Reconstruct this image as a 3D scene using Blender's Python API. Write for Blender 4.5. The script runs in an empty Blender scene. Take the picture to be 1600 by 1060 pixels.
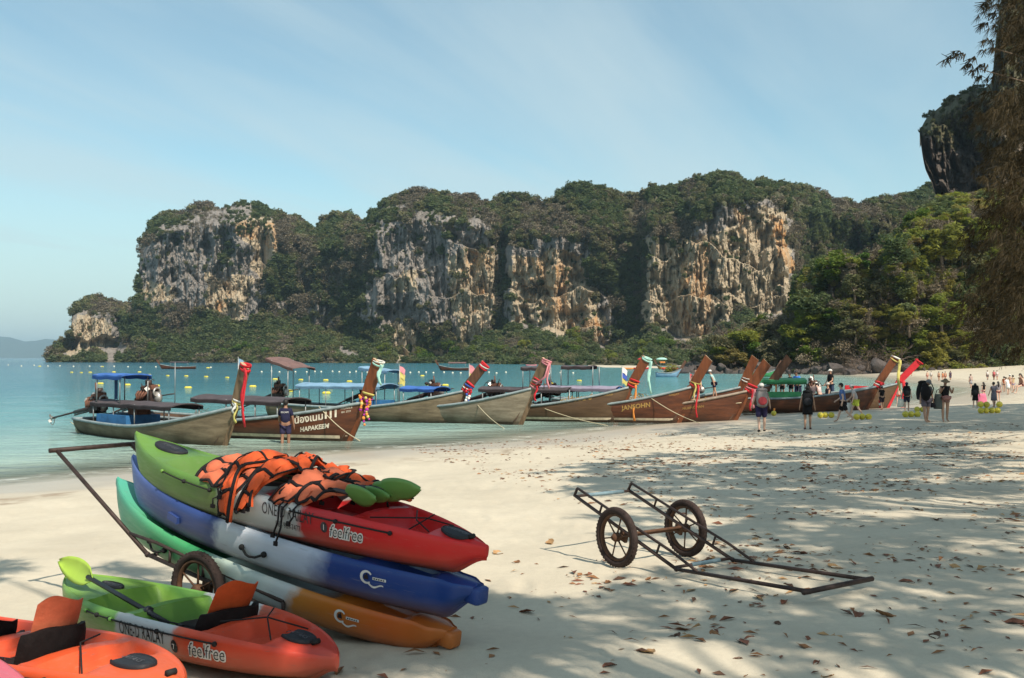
import bpy, math, random
import numpy as np
from mathutils import Vector, Matrix, Euler
from mathutils.bvhtree import BVHTree

SC = bpy.context.scene
COL = SC.collection
rng = np.random.default_rng(7)
random.seed(7)

# ------------------------------------------------------------------ camera
CZ = 2.7
PITCH = math.atan(29.5 / 1555.56)
cam_d = bpy.data.cameras.new('camera')
cam_d.lens = 35.0
cam_d.sensor_width = 36.0
cam_d.clip_start = 0.1
cam_d.clip_end = 30000
cam = bpy.data.objects.new('camera', cam_d)
COL.objects.link(cam)
cam.location = (0, 0, CZ)
cam.rotation_euler = (math.radians(90) + PITCH, 0, 0)
SC.camera = cam

# ------------------------------------------------------------------ sun and sky
SUN_EL = math.radians(47)
SUN_H = Vector((0.54, -0.84)).normalized()
SUN_DIR = Vector((SUN_H.x * math.cos(SUN_EL), SUN_H.y * math.cos(SUN_EL), math.sin(SUN_EL)))
sun_d = bpy.data.lights.new('sun', 'SUN')
sun_d.energy = 5.0
sun_d.angle = math.radians(0.5)
sun_d.color = (1.0, 0.90, 0.76)
sun = bpy.data.objects.new('sun', sun_d)
COL.objects.link(sun)
sun.location = (20, -30, 60)
sun.rotation_euler = SUN_DIR.to_track_quat('Z', 'Y').to_euler()

SC.view_settings.view_transform = 'Standard'
SC.view_settings.look = 'None'
SC.view_settings.exposure = 0.36
SC.view_settings.gamma = 1.0
SC.view_settings.use_curve_mapping = False
SC.cycles.use_denoising = True
SC.cycles.max_bounces = 6
SC.cycles.diffuse_bounces = 3
SC.cycles.transparent_max_bounces = 12
SC.cycles.volume_bounces = 0

world = bpy.data.worlds.new('World')
SC.world = world
world.use_nodes = True
wn, wl = world.node_tree.nodes, world.node_tree.links
wn.clear()
w_out = wn.new('ShaderNodeOutputWorld')
w_bg = wn.new('ShaderNodeBackground')
w_bg.inputs['Strength'].default_value = 0.114
w_sky = wn.new('ShaderNodeTexSky')
w_sky.sky_type = 'NISHITA'
w_sky.sun_disc = False
w_sky.sun_elevation = SUN_EL
w_sky.sun_rotation = math.atan2(SUN_H.x, SUN_H.y)
w_sky.air_density = 1.0
w_sky.dust_density = 0.7
w_sky.ozone_density = 1.0
w_tc = wn.new('ShaderNodeTexCoord')
w_sep = wn.new('ShaderNodeSeparateXYZ')
wl.new(w_tc.outputs['Generated'], w_sep.inputs[0])


def wmath(op, a, b=None, c=None):
    n = wn.new('ShaderNodeMath')
    n.operation = op
    for i, v in enumerate((a, b, c)):
        if v is None:
            continue
        if isinstance(v, (int, float)):
            n.inputs[i].default_value = v
        else:
            wl.new(v, n.inputs[i])
    return n.outputs[0]


# thin cirrus: noise on a flat cloud layer seen from below
w_z = wmath('MAXIMUM', w_sep.outputs[2], 0.02)
w_zz = wmath('ADD', w_z, 0.12)
w_px = wmath('DIVIDE', w_sep.outputs[0], w_zz)
w_py = wmath('DIVIDE', w_sep.outputs[1], w_zz)
w_cmb = wn.new('ShaderNodeCombineXYZ')
wl.new(w_px, w_cmb.inputs[0])
wl.new(w_py, w_cmb.inputs[1])
w_map = wn.new('ShaderNodeMapping')
w_rot = wn.new('ShaderNodeMapping')
w_rot.inputs['Rotation'].default_value = (0, 0, math.radians(-62))
wl.new(w_cmb.outputs[0], w_rot.inputs[0])
w_map.inputs['Scale'].default_value = (0.30, 1.5, 1)
w_map.inputs['Location'].default_value = (0.35, 0.9, 0)
wl.new(w_rot.outputs[0], w_map.inputs[0])
w_n1 = wn.new('ShaderNodeTexNoise')
w_n1.inputs['Scale'].default_value = 0.9
w_n1.inputs['Detail'].default_value = 7
w_n1.inputs['Roughness'].default_value = 0.55
w_n1.inputs['Distortion'].default_value = 0.5
wl.new(w_map.outputs[0], w_n1.inputs['Vector'])
w_n2 = wn.new('ShaderNodeTexNoise')
w_n2.inputs['Scale'].default_value = 0.35
w_n2.inputs['Detail'].default_value = 3
wl.new(w_cmb.outputs[0], w_n2.inputs['Vector'])
w_sum = wmath('ADD', wmath('MULTIPLY', w_n1.outputs[0], 0.75), wmath('MULTIPLY', w_n2.outputs[0], 0.5))
w_mr = wn.new('ShaderNodeMapRange')
w_mr.inputs[1].default_value = 0.44
w_mr.inputs[2].default_value = 0.68
w_mr.inputs[3].default_value = 0.0
w_mr.inputs[4].default_value = 0.62
wl.new(w_sum, w_mr.inputs[0])
w_tint = wn.new('ShaderNodeMix')
w_tint.data_type = 'RGBA'
w_tint.blend_type = 'MULTIPLY'
w_tint.inputs[0].default_value = 1.0
w_tint.inputs[7].default_value = (0.91, 1.13, 1.0, 1)
wl.new(w_sky.outputs[0], w_tint.inputs[6])
w_mix = wn.new('ShaderNodeMix')
w_mix.data_type = 'RGBA'
w_mix.inputs[7].default_value = (4.3, 5.25, 5.5, 1)
w_hor = wn.new('ShaderNodeMapRange')
w_hor.interpolation_type = 'SMOOTHSTEP'
for i_, v_ in ((1, 0.0), (2, 0.26), (3, 0.78), (4, 0.0)):
    w_hor.inputs[i_].default_value = v_
wl.new(w_sep.outputs[2], w_hor.inputs[0])
wl.new(wmath('MAXIMUM', w_mr.outputs[0], w_hor.outputs[0]), w_mix.inputs[0])
wl.new(w_tint.outputs[2], w_mix.inputs[6])
wl.new(w_mix.outputs[2], w_bg.inputs['Color'])
wl.new(w_bg.outputs[0], w_out.inputs[0])

# ------------------------------------------------------------------ helpers
FPX = 1555.56
HZ = 559.5


def at(u, v, Y):
    """world point at depth Y that the photograph shows at pixel (u, v)"""
    f = Y
    a = (530 - v) / FPX
    z = Y * (math.sin(PITCH) + a * math.cos(PITCH)) / (math.cos(PITCH) - a * math.sin(PITCH))
    fl = Y * math.cos(PITCH) + z * math.sin(PITCH)
    return Vector(((u - 800) / FPX * fl, Y, CZ + z))


def proj(P):
    P = np.asarray(P, float)
    x, y, z = P[..., 0], P[..., 1], P[..., 2] - CZ
    f = y * math.cos(PITCH) + z * math.sin(PITCH)
    u = -y * math.sin(PITCH) + z * math.cos(PITCH)
    f = np.where(np.abs(f) < 1e-6, 1e-6, f)
    return np.stack([800 + FPX * x / f, 530 - FPX * u / f, f], -1)


SHORE = np.array([(-80, -20), (-40, 2), (-20, 14), (-10.8, 21), (-4.4, 28.6), (0, 31.8), (5, 39), (10.3, 45.7), (16.5, 51.5), (24, 58),
                  (31, 69), (41, 86), (43.5, 98), (46, 113), (51, 134), (54, 160), (56, 400)], float)


def sdist(x, y):
    x = np.asarray(x, float)
    y = np.asarray(y, float)
    best = None
    for a, b in zip(SHORE[:-1], SHORE[1:]):
        d = b - a
        t = np.clip(((x - a[0]) * d[0] + (y - a[1]) * d[1]) / (d @ d), 0, 1)
        D = np.hypot(x - a[0] - t * d[0], y - a[1] - t * d[1])
        s = np.sign((x - a[0]) * d[1] - (y - a[1]) * d[0])
        if best is None:
            best, sg = D, s
        else:
            sg = np.where(D < best - 1e-9, s, sg)
            best = np.minimum(D, best)
    return best * sg


def h2(ix, iy, seed):
    n = (ix * 374761393 + iy * 668265263 + seed * 974634777) & 0xFFFFFFFF
    n = ((n ^ (n >> 13)) * 1274126177) & 0xFFFFFFFF
    return ((n ^ (n >> 16)) & 0xFFFF) / 65535.0


def vnoise(x, y, seed=0):
    x = np.asarray(x, float)
    y = np.asarray(y, float)
    ix = np.floor(x).astype(np.int64)
    iy = np.floor(y).astype(np.int64)
    fx, fy = x - ix, y - iy
    fx = fx * fx * fx * (fx * (fx * 6 - 15) + 10)
    fy = fy * fy * fy * (fy * (fy * 6 - 15) + 10)
    a = h2(ix, iy, seed)
    b = h2(ix + 1, iy, seed)
    c = h2(ix, iy + 1, seed)
    d = h2(ix + 1, iy + 1, seed)
    return (a + (b - a) * fx) * (1 - fy) + (c + (d - c) * fx) * fy


def fbm(x, y, seed=0, octv=5, gain=0.5, ridged=False):
    s, a, tot = 0, 1.0, 0
    x = np.asarray(x, float)
    y = np.asarray(y, float)
    for i in range(octv):
        n = vnoise(x, y, seed + i * 17)
        if ridged:
            n = 1 - np.abs(2 * n - 1)
        s = s + a * n
        tot += a
        a *= gain
        x, y = x * 1.63 - y * 1.17 + 5.2, x * 1.17 + y * 1.63 + 1.7
    return s / tot


def ground_h(x, y, detail=True):
    s = sdist(x, y)
    z = np.where(s < 0, np.maximum(0.075 * s, -3.2), np.where(s < 4, 0.06 * s, 0.24 + 0.044 * (np.minimum(s, 60) - 4)))
    if detail:
        k = np.clip((s - 1) / 5, 0, 1)
        z = z + k * (0.09 * (fbm(np.asarray(x) / 2.6, np.asarray(y) / 2.6, 3, 3) - 0.5))
    return z


def gh(x, y):
    return float(ground_h(np.array([x]), np.array([y]))[0])


def on_ground(u, v):
    """where the sight line of pixel (u, v) meets the beach"""
    lo, hi = 1.5, 400.0
    for Y in np.geomspace(1.5, 400, 240):
        p = at(u, v, Y)
        if p.z < gh(p.x, p.y):
            hi = Y
            break
        lo = Y
    for _ in range(30):
        m = (lo + hi) / 2
        p = at(u, v, m)
        if p.z < gh(p.x, p.y):
            hi = m
        else:
            lo = m
    return at(u, v, hi)


def on_water(u, v, z=0.0):
    lo, hi = 3.0, 6000.0
    for _ in range(60):
        m = (lo + hi) / 2
        if at(u, v, m).z < z:
            hi = m
        else:
            lo = m
    return at(u, v, hi)


def tag(o, label=None, cat=None, group=None, kind=None):
    if label:
        o['label'] = label
    if cat:
        o['category'] = cat
    if group:
        o['group'] = group
    if kind:
        o['kind'] = kind
    return o


def empty(name, loc=(0, 0, 0), rot=(0, 0, 0), label=None, cat=None, group=None):
    o = bpy.data.objects.new(name, None)
    COL.objects.link(o)
    o.location = loc
    o.rotation_euler = rot
    o.empty_display_size = 0.2
    return tag(o, label, cat, group)


def link(name, me, parent=None, loc=None, rot=None, scale=None):
    o = bpy.data.objects.new(name, me)
    COL.objects.link(o)
    if parent is not None:
        o.parent = parent
    if loc is not None:
        o.location = loc
    if rot is not None:
        o.rotation_euler = rot
    if scale is not None:
        o.scale = (scale, scale, scale) if isinstance(scale, (int, float)) else scale
    return o


def big_mesh(name, V, Fq, mats, smooth=True, attrs=None, midx=None):
    V = np.asarray(V, np.float32)
    Fq = np.asarray(Fq, np.int32)
    me = bpy.data.meshes.new(name)
    m, k = Fq.shape
    me.vertices.add(len(V))
    me.vertices.foreach_set('co', V.ravel())
    me.loops.add(m * k)
    me.loops.foreach_set('vertex_index', Fq.ravel())
    me.polygons.add(m)
    me.polygons.foreach_set('loop_start', np.arange(0, m * k, k, dtype=np.int32))
    me.polygons.foreach_set('loop_total', np.full(m, k, np.int32))
    for mt in (mats if isinstance(mats, (list, tuple)) else [mats]):
        me.materials.append(mt)
    if midx is not None:
        me.polygons.foreach_set('material_index', np.asarray(midx, np.int32))
    me.update(calc_edges=True)
    me.polygons.foreach_set('use_smooth', np.full(m, bool(smooth)))
    for an, av in (attrs or {}).items():
        dom = 'POINT' if len(av) == len(V) else 'FACE'
        a = me.attributes.new(an, 'FLOAT', dom)
        a.data.foreach_set('value', np.asarray(av, np.float32))
    return me


def grid_faces(nr, nc, wrap=False):
    r = np.arange(nr - 1)[:, None]
    c = np.arange(nc if wrap else nc - 1)[None, :]
    c2 = (c + 1) % nc
    return np.stack([r * nc + c, r * nc + c2, (r + 1) * nc + c2, (r + 1) * nc + c], -1).reshape(-1, 4)


class MB:
    """collects boxes, tubes, lofts and discs; build() links them as one mesh"""

    def __init__(self):
        self.v, self.f, self.m, self.s = [], [], [], []

    def add(self, V, F, mi=0, smooth=True):
        b = len(self.v)
        self.v.extend([tuple(map(float, p)) for p in V])
        for q in F:
            self.f.append([int(i) + b for i in q])
            self.m.append(mi)
            self.s.append(smooth)
        return self

    def box(self, c, size, rot=(0, 0, 0), mi=0, taper=1.0):
        hx, hy, hz = size[0] / 2, size[1] / 2, size[2] / 2
        R = Euler(rot).to_matrix()
        P = []
        for z in (-hz, hz):
            t = taper if z > 0 else 1
            for x, y in ((-hx, -hy), (hx, -hy), (hx, hy), (-hx, hy)):
                P.append(Vector(c) + R @ Vector((x * t, y * t, z)))
        return self.add(P, [(3, 2, 1, 0), (4, 5, 6, 7), (0, 1, 5, 4), (1, 2, 6, 5), (2, 3, 7, 6), (3, 0, 4, 7)], mi, False)

    def tube(self, pts, r, n=8, mi=0, caps=True, flat=1.0, up=None):
        pts = [Vector(p) for p in pts]
        rs = r if isinstance(r, (list, tuple)) else [r] * len(pts)
        nrm = None
        V, F = [], []
        for i, p in enumerate(pts):
            t = (pts[min(i + 1, len(pts) - 1)] - pts[max(i - 1, 0)]).normalized()
            if nrm is None:
                a = Vector(up) if up else (Vector((0, 0, 1)) if abs(t.z) < 0.9 else Vector((1, 0, 0)))
                nrm = (a - t * a.dot(t)).normalized()
            else:
                nrm = (nrm - t * nrm.dot(t)).normalized()
            bn = t.cross(nrm)
            for k in range(n):
                an = 2 * math.pi * k / n
                V.append(p + nrm * (math.cos(an) * rs[i] * flat) + bn * (math.sin(an) * rs[i]))
        for i in range(len(pts) - 1):
            for k in range(n):
                k2 = (k + 1) % n
                F.append((i * n + k, i * n + k2, (i + 1) * n + k2, (i + 1) * n + k))
        if caps:
            F.append(tuple(range(n - 1, -1, -1)))
            F.append(tuple((len(pts) - 1) * n + k for k in range(n)))
        return self.add(V, F, mi, n > 4)

    def loft(self, rings, mi=0, wrap=True, caps=True, smooth=True):
        n = len(rings[0])
        V = [p for rg in rings for p in rg]
        F = []
        for i in range(len(rings) - 1):
            for k in range(n if wrap else n - 1):
                k2 = (k + 1) % n
                F.append((i * n + k, i * n + k2, (i + 1) * n + k2, (i + 1) * n + k))
        if caps and wrap:
            F.append(tuple(range(n - 1, -1, -1)))
            F.append(tuple((len(rings) - 1) * n + k for k in range(n)))
        return self.add(V, F, mi, smooth)

    def torus(self, c, R, r, axis='y', N=40, n=10, mi=0, flat=1.0):
        V = []
        for i in range(N):
            a = 2 * math.pi * i / N
            for k in range(n):
                b = 2 * math.pi * k / n
                rr = R + r * math.cos(b)
                p = {'y': (rr * math.cos(a), r * flat * math.sin(b), rr * math.sin(a)), 'z': (rr * math.cos(a), rr * math.sin(a), r * flat * math.sin(b)),
                     'x': (r * flat * math.sin(b), rr * math.cos(a), rr * math.sin(a))}[axis]
                V.append(Vector(c) + Vector(p))
        F = []
        for i in range(N):
            for k in range(n):
                i2, k2 = (i + 1) % N, (k + 1) % n
                F.append((i * n + k, i2 * n + k, i2 * n + k2, i * n + k2))
        return self.add(V, F, mi)

    def ball(self, c, r, nu=12, nv=8, mi=0, sc=(1, 1, 1), rot=None, zmin=-1.0):
        V, F = [], []
        R = Euler(rot).to_matrix() if rot else Matrix.Identity(3)
        a0 = math.asin(max(-1, zmin))
        for j in range(nv + 1):
            la = a0 + (math.pi / 2 - a0) * j / nv
            for i in range(nu):
                lo = 2 * math.pi * i / nu
                V.append(Vector(c) + R @ Vector((r * sc[0] * math.cos(la) * math.cos(lo), r * sc[1] * math.cos(la) * math.sin(lo), r * sc[2] * math.sin(la))))
        for j in range(nv):
            for i in range(nu):
                i2 = (i + 1) % nu
                F.append((j * nu + i, j * nu + i2, (j + 1) * nu + i2, (j + 1) * nu + i))
        return self.add(V, F, mi)

    def mesh(self, name, mats):
        me = bpy.data.meshes.new(name)
        me.from_pydata(self.v, [], self.f)
        for mt in (mats if isinstance(mats, (list, tuple)) else [mats]):
            me.materials.append(mt)
        me.polygons.foreach_set('material_index', self.m)
        me.polygons.foreach_set('use_smooth', self.s)
        me.update()
        return me

    def build(self, name, mats, parent=None, loc=None, rot=None, sharp=None):
        me = self.mesh(name, mats)
        if sharp:
            me.set_sharp_from_angle(angle=math.radians(sharp))
        return link(name, me, parent, loc, rot)


# ------------------------------------------------------------------ materials
def nt(name):
    m = bpy.data.materials.new(name)
    m.use_nodes = True
    n, l = m.node_tree.nodes, m.node_tree.links
    n.clear()
    o = n.new('ShaderNodeOutputMaterial')
    b = n.new('ShaderNodeBsdfPrincipled')
    l.new(b.outputs[0], o.inputs[0])
    return m, n, l, b, o


def noise(n, l, scale, detail=4, vec=None, rough=0.55, dist=0.0):
    t = n.new('ShaderNodeTexNoise')
    t.inputs['Scale'].default_value = scale
    t.inputs['Detail'].default_value = detail
    t.inputs['Roughness'].default_value = rough
    t.inputs['Distortion'].default_value = dist
    if vec is not None:
        l.new(vec, t.inputs['Vector'])
    return t.outputs[0]


def coord(n, kind='Object'):
    return n.new('ShaderNodeTexCoord').outputs[kind]


def mapping(n, l, vec, scale=(1, 1, 1), rot=(0, 0, 0), loc=(0, 0, 0)):
    mp = n.new('ShaderNodeMapping')
    mp.inputs['Scale'].default_value = scale
    mp.inputs['Rotation'].default_value = rot
    mp.inputs['Location'].default_value = loc
    l.new(vec, mp.inputs[0])
    return mp.outputs[0]


def ramp(n, l, fac, stops, interp='LINEAR'):
    r = n.new('ShaderNodeValToRGB')
    r.color_ramp.interpolation = interp
    els = r.color_ramp.elements
    while len(els) < len(stops):
        els.new(0.5)
    for e, (p, c) in zip(els, stops):
        e.position = p
        e.color = (c[0], c[1], c[2], 1) if not isinstance(c, (int, float)) else (c, c, c, 1)
    l.new(fac, r.inputs[0])
    return r.outputs[0]


def mixc(n, l, fac, a, b, blend='MIX'):
    m = n.new('ShaderNodeMix')
    m.data_type = 'RGBA'
    m.blend_type = blend
    for i, v in ((0, fac), (6, a), (7, b)):
        if isinstance(v, (int, float)):
            m.inputs[i].default_value = v
        elif isinstance(v, tuple):
            m.inputs[i].default_value = (v[0], v[1], v[2], 1)
        else:
            l.new(v, m.inputs[i])
    return m.outputs[2]


def math_n(n, l, op, a, b=None, clamp=False):
    m = n.new('ShaderNodeMath')
    m.operation = op
    m.use_clamp = clamp
    for i, v in enumerate((a, b)):
        if v is None:
            continue
        if isinstance(v, (int, float)):
            m.inputs[i].default_value = v
        else:
            l.new(v, m.inputs[i])
    return m.outputs[0]


def maprange(n, l, v, a, b, c=0.0, d=1.0, smooth=False):
    m = n.new('ShaderNodeMapRange')
    if smooth:
        m.interpolation_type = 'SMOOTHSTEP'
    for i, x in enumerate((v, a, b, c, d)):
        if isinstance(x, (int, float)):
            m.inputs[i].default_value = x
        else:
            l.new(x, m.inputs[i])
    return m.outputs[0]


def bump(n, l, h, strength, dist, bsdf):
    b = n.new('ShaderNodeBump')
    b.inputs['Strength'].default_value = strength
    b.inputs['Distance'].default_value = dist
    l.new(h, b.inputs['Height'])
    l.new(b.outputs[0], bsdf.inputs['Normal'])
    return b


def attr(n, name, kind='GEOMETRY'):
    a = n.new('ShaderNodeAttribute')
    a.attribute_name = name
    a.attribute_type = kind
    return a.outputs['Fac']


_pm = {}


def pm(name, col, rough=0.6, var=0.2, scale=9.0, bmp=0.0, spec=0.4, metal=0.0, dark=None, stretch=None, coat=0.0):
    """plain material with wear: colour mottled between col and a darker version"""
    if name in _pm:
        return _pm[name]
    m, n, l, b, o = nt(name)
    v = coord(n)
    if stretch:
        v = mapping(n, l, v, stretch)
    f = noise(n, l, scale, 5, v, 0.6)
    f2 = noise(n, l, scale * 5.3, 3, v, 0.6)
    d = dark or tuple(c * (1 - 2 * var) for c in col)
    c = ramp(n, l, f, [(0.3, d), (0.58, col)])
    c = mixc(n, l, maprange(n, l, f2, 0.4, 0.75, 0, var), c, tuple(min(1, x * 1.35) for x in col))
    l.new(c, b.inputs['Base Color'])
    b.inputs['Roughness'].default_value = rough
    b.inputs['Specular IOR Level'].default_value = spec
    b.inputs['Metallic'].default_value = metal
    b.inputs['Coat Weight'].default_value = coat
    if bmp:
        bump(n, l, f2, 0.5, bmp, b)
    _pm[name] = m
    return m

# ------------------------------------------------------------------ the beach
def footprints(x, y):
    cs = 0.5
    gx, gy = np.floor(x / cs).astype(np.int64), np.floor(y / cs).astype(np.int64)
    out = np.zeros_like(x)
    for dx in (-1, 0, 1):
        for dy in (-1, 0, 1):
            cx, cy = gx + dx, gy + dy
            px_ = (cx + h2(cx, cy, 5)) * cs
            py_ = (cy + h2(cx, cy, 6)) * cs
            an = h2(cx, cy, 7) * 6.28
            ux, uy = (x - px_) * np.cos(an) + (y - py_) * np.sin(an), -(x - px_) * np.sin(an) + (y - py_) * np.cos(an)
            on = (h2(cx, cy, 8) < 0.75)
            d = np.sqrt((ux / 0.17) ** 2 + (uy / 0.085) ** 2)
            dep = np.where(d < 1, -(1 - d * d) ** 1.5 * 0.8, 0) + np.where((d >= 1) & (d < 1.7), 0.35 * np.sin((d - 1) / 0.7 * math.pi), 0)
            out = out + on * dep * (0.4 + 0.6 * h2(cx, cy, 9))
    return out


def sand_mesh():
    az = np.concatenate([np.linspace(-180, -38, 40)[:-1], np.linspace(-38, 38, 470), np.linspace(38, 180, 40)[1:]]) * math.pi / 180
    rr = np.geomspace(1.0, 900, 400)
    A, R = np.meshgrid(az, rr)
    X, Y = (R * np.sin(A)).ravel(), (R * np.cos(A)).ravel()
    S = sdist(X, Y)
    Z = ground_h(X, Y)
    near = np.clip((60 - np.hypot(X, Y)) / 30, 0, 1) * np.clip((S - 1.5) / 4, 0, 1)
    Z = Z + near * (0.030 * footprints(X, Y) + 0.045 * (fbm(X / 0.9, Y / 0.9, 21, 4) - 0.5) + 0.016 * (fbm(X / 0.17, Y / 0.17, 31, 3) - 0.5))
    V = np.stack([X, Y, Z], -1)
    # middle cap
    nc = len(az)
    F = grid_faces(len(rr), nc)[:, ::-1]
    return V, F, S


m_sand, n, l, b, o = nt('sand')
v = coord(n)
f1 = noise(n, l, 0.9, 6, v, 0.6)
f2 = noise(n, l, 14, 4, v, 0.7)
f3 = noise(n, l, 120, 2, v, 0.7)
c = ramp(n, l, f1, [(0.3, (0.475, 0.42, 0.325)), (0.7, (0.59, 0.525, 0.41))])
c = mixc(n, l, maprange(n, l, f2, 0.35, 0.75, 0, 0.35), c, (0.40, 0.35, 0.28))
c = mixc(n, l, maprange(n, l, f3, 0.62, 0.74, 0, 0.55), c, (0.23, 0.17, 0.12))
sh = attr(n, 'shore')
wob = math_n(n, l, 'ADD', sh, math_n(n, l, 'MULTIPLY', math_n(n, l, 'SUBTRACT', noise(n, l, 0.35, 4, v), 0.5), 5.0))
wet = maprange(n, l, wob, 5.5, 1.6, 0, 1, True)
wrack = math_n(n, l, 'MULTIPLY', maprange(n, l, math_n(n, l, 'ABSOLUTE', math_n(n, l, 'SUBTRACT', wob, 4.6)), 0.0, 0.5, 0.6, 0), maprange(n, l, noise(n, l, 1.6, 5, v), 0.45, 0.6, 0, 1))
c = mixc(n, l, math_n(n, l, 'MULTIPLY', wet, 0.6), c, (0.36, 0.31, 0.25))
c = mixc(n, l, wrack, c, (0.2, 0.13, 0.08))
l.new(c, b.inputs['Base Color'])
l.new(maprange(n, l, wet, 0, 1, 0.85, 0.35), b.inputs['Roughness'])
b.inputs['Specular IOR Level'].default_value = 0.25
bh = math_n(n, l, 'ADD', math_n(n, l, 'MULTIPLY', f2, 0.7), math_n(n, l, 'MULTIPLY', f3, 0.25))
bp = bump(n, l, bh, 0.5, 0.02, b)
sV, sF, sS = sand_mesh()
sand = link('beach', big_mesh('beach', sV, sF, m_sand, True, {'shore': sS}))
tag(sand, 'pale sandy beach sloping down to the bay', kind='structure')

# ------------------------------------------------------------------ the sea
az = np.concatenate([np.linspace(-100, -40, 40)[:-1], np.linspace(-40, 42, 330)]) * math.pi / 180
rr = np.geomspace(14, 15500, 350)
A, R = np.meshgrid(az, rr)
X, Y = (R * np.sin(A)).ravel(), (R * np.cos(A)).ravel()
S = sdist(X, Y)
near = np.clip((140 - R.ravel()) / 60, 0, 1)
Zw = near * (0.07 * (fbm(X / 2.2 + Y / 9, Y / 1.0 - X / 3, 50, 3) - 0.5)) * np.clip(-S / 3, 0.12, 1)
m_sea, n, l, b, o = nt('sea_water')
v = coord(n)
off = math_n(n, l, 'MULTIPLY', attr(n, 'shore'), -1.0)
offn = math_n(n, l, 'ADD', off, math_n(n, l, 'MULTIPLY', math_n(n, l, 'SUBTRACT', noise(n, l, 0.12, 4, v), 0.5), 12))
c = ramp(n, l, maprange(n, l, offn, 0, 260), [(0.0, (0.40, 0.44, 0.35)), (0.03, (0.25, 0.37, 0.33)), (0.09, (0.10, 0.265, 0.285)), (0.25, (0.03, 0.15, 0.205)), (1.0, (0.007, 0.072, 0.13))])
band = noise(n, l, 0.05, 5, mapping(n, l, v, (0.35, 1.2, 1), (0, 0, 0.5)), 0.6)
c = mixc(n, l, maprange(n, l, band, 0.42, 0.68, 0, 0.35), c, (0.07, 0.24, 0.275))
foam = math_n(n, l, 'MULTIPLY', maprange(n, l, math_n(n, l, 'ABSOLUTE', math_n(n, l, 'SUBTRACT', math_n(n, l, 'ADD', off, math_n(n, l, 'MULTIPLY', noise(n, l, 0.5, 5, v), -2.2)), -0.2)), 0.0, 0.8, 1, 0),
              maprange(n, l, noise(n, l, 1.4, 6, v, 0.7), 0.42, 0.62, 0, 0.9))
c = mixc(n, l, foam, c, (0.72, 0.72, 0.66))
l.new(c, b.inputs['Base Color'])
b.inputs['Roughness'].default_value = 0.1
b.inputs['Specular IOR Level'].default_value = 0.24
b.inputs['IOR'].default_value = 1.33
alpha = math_n(n, l, 'MAXIMUM', maprange(n, l, off, 0.0, 5.0, 0.12, 1.0), foam)
l.new(alpha, b.inputs['Alpha'])
w1 = noise(n, l, 1.1, 5, mapping(n, l, v, (0.5, 1.5, 1), (0, 0, 0.35)), 0.62)
w2 = noise(n, l, 0.17, 3, mapping(n, l, v, (0.5, 1.7, 1), (0, 0, 0.6)), 0.6)
bp = bump(n, l, math_n(n, l, 'ADD', w1, math_n(n, l, 'MULTIPLY', w2, 1.6)), 0.95, 0.55, b)
sea = link('sea', big_mesh('sea', np.stack([X, Y, Zw], -1), grid_faces(len(rr), len(az))[:, ::-1], m_sea, True, {'shore': S}))
tag(sea, 'turquoise bay water, shallow and sandy at the edge', kind='structure')


# ------------------------------------------------------------------ cliffs
def interp(pts, u):
    pts = np.asarray(pts, float)
    return np.interp(u, pts[:, 0], pts[:, 1])


def in_poly(px_, py_, poly):
    ins = np.zeros(px_.shape, bool)
    j = len(poly) - 1
    for i in range(len(poly)):
        xi, yi = poly[i]
        xj, yj = poly[j]
        cond = ((yi > py_) != (yj > py_)) & (px_ < (xj - xi) * (py_ - yi) / ((yj - yi) if yj != yi else 1e-9) + xi)
        ins ^= cond
        j = i
    return ins


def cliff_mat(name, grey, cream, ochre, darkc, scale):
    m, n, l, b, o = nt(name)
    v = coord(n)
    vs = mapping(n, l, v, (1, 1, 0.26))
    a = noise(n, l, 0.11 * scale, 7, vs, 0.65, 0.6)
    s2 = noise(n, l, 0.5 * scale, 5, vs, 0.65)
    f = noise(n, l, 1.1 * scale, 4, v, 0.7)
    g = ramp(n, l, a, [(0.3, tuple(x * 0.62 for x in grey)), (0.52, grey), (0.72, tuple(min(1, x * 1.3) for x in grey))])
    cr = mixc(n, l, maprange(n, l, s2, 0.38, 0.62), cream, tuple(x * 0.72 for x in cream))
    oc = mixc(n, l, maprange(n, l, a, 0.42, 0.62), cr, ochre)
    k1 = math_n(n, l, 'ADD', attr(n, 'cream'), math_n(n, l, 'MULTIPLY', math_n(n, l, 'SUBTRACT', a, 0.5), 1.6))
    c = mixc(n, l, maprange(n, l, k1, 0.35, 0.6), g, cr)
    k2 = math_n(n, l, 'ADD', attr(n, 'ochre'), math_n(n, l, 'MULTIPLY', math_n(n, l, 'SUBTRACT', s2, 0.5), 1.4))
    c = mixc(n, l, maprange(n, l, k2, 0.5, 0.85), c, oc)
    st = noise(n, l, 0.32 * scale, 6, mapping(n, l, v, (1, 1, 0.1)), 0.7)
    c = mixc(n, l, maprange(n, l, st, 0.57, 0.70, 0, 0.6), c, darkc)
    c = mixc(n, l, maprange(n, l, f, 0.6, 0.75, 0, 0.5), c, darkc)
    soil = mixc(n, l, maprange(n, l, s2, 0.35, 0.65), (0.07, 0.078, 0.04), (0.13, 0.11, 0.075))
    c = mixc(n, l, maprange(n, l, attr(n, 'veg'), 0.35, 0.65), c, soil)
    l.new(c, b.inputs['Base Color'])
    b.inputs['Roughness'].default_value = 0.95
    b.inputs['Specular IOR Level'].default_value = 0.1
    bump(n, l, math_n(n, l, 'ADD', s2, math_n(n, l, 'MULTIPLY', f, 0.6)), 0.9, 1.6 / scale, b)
    return m


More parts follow.
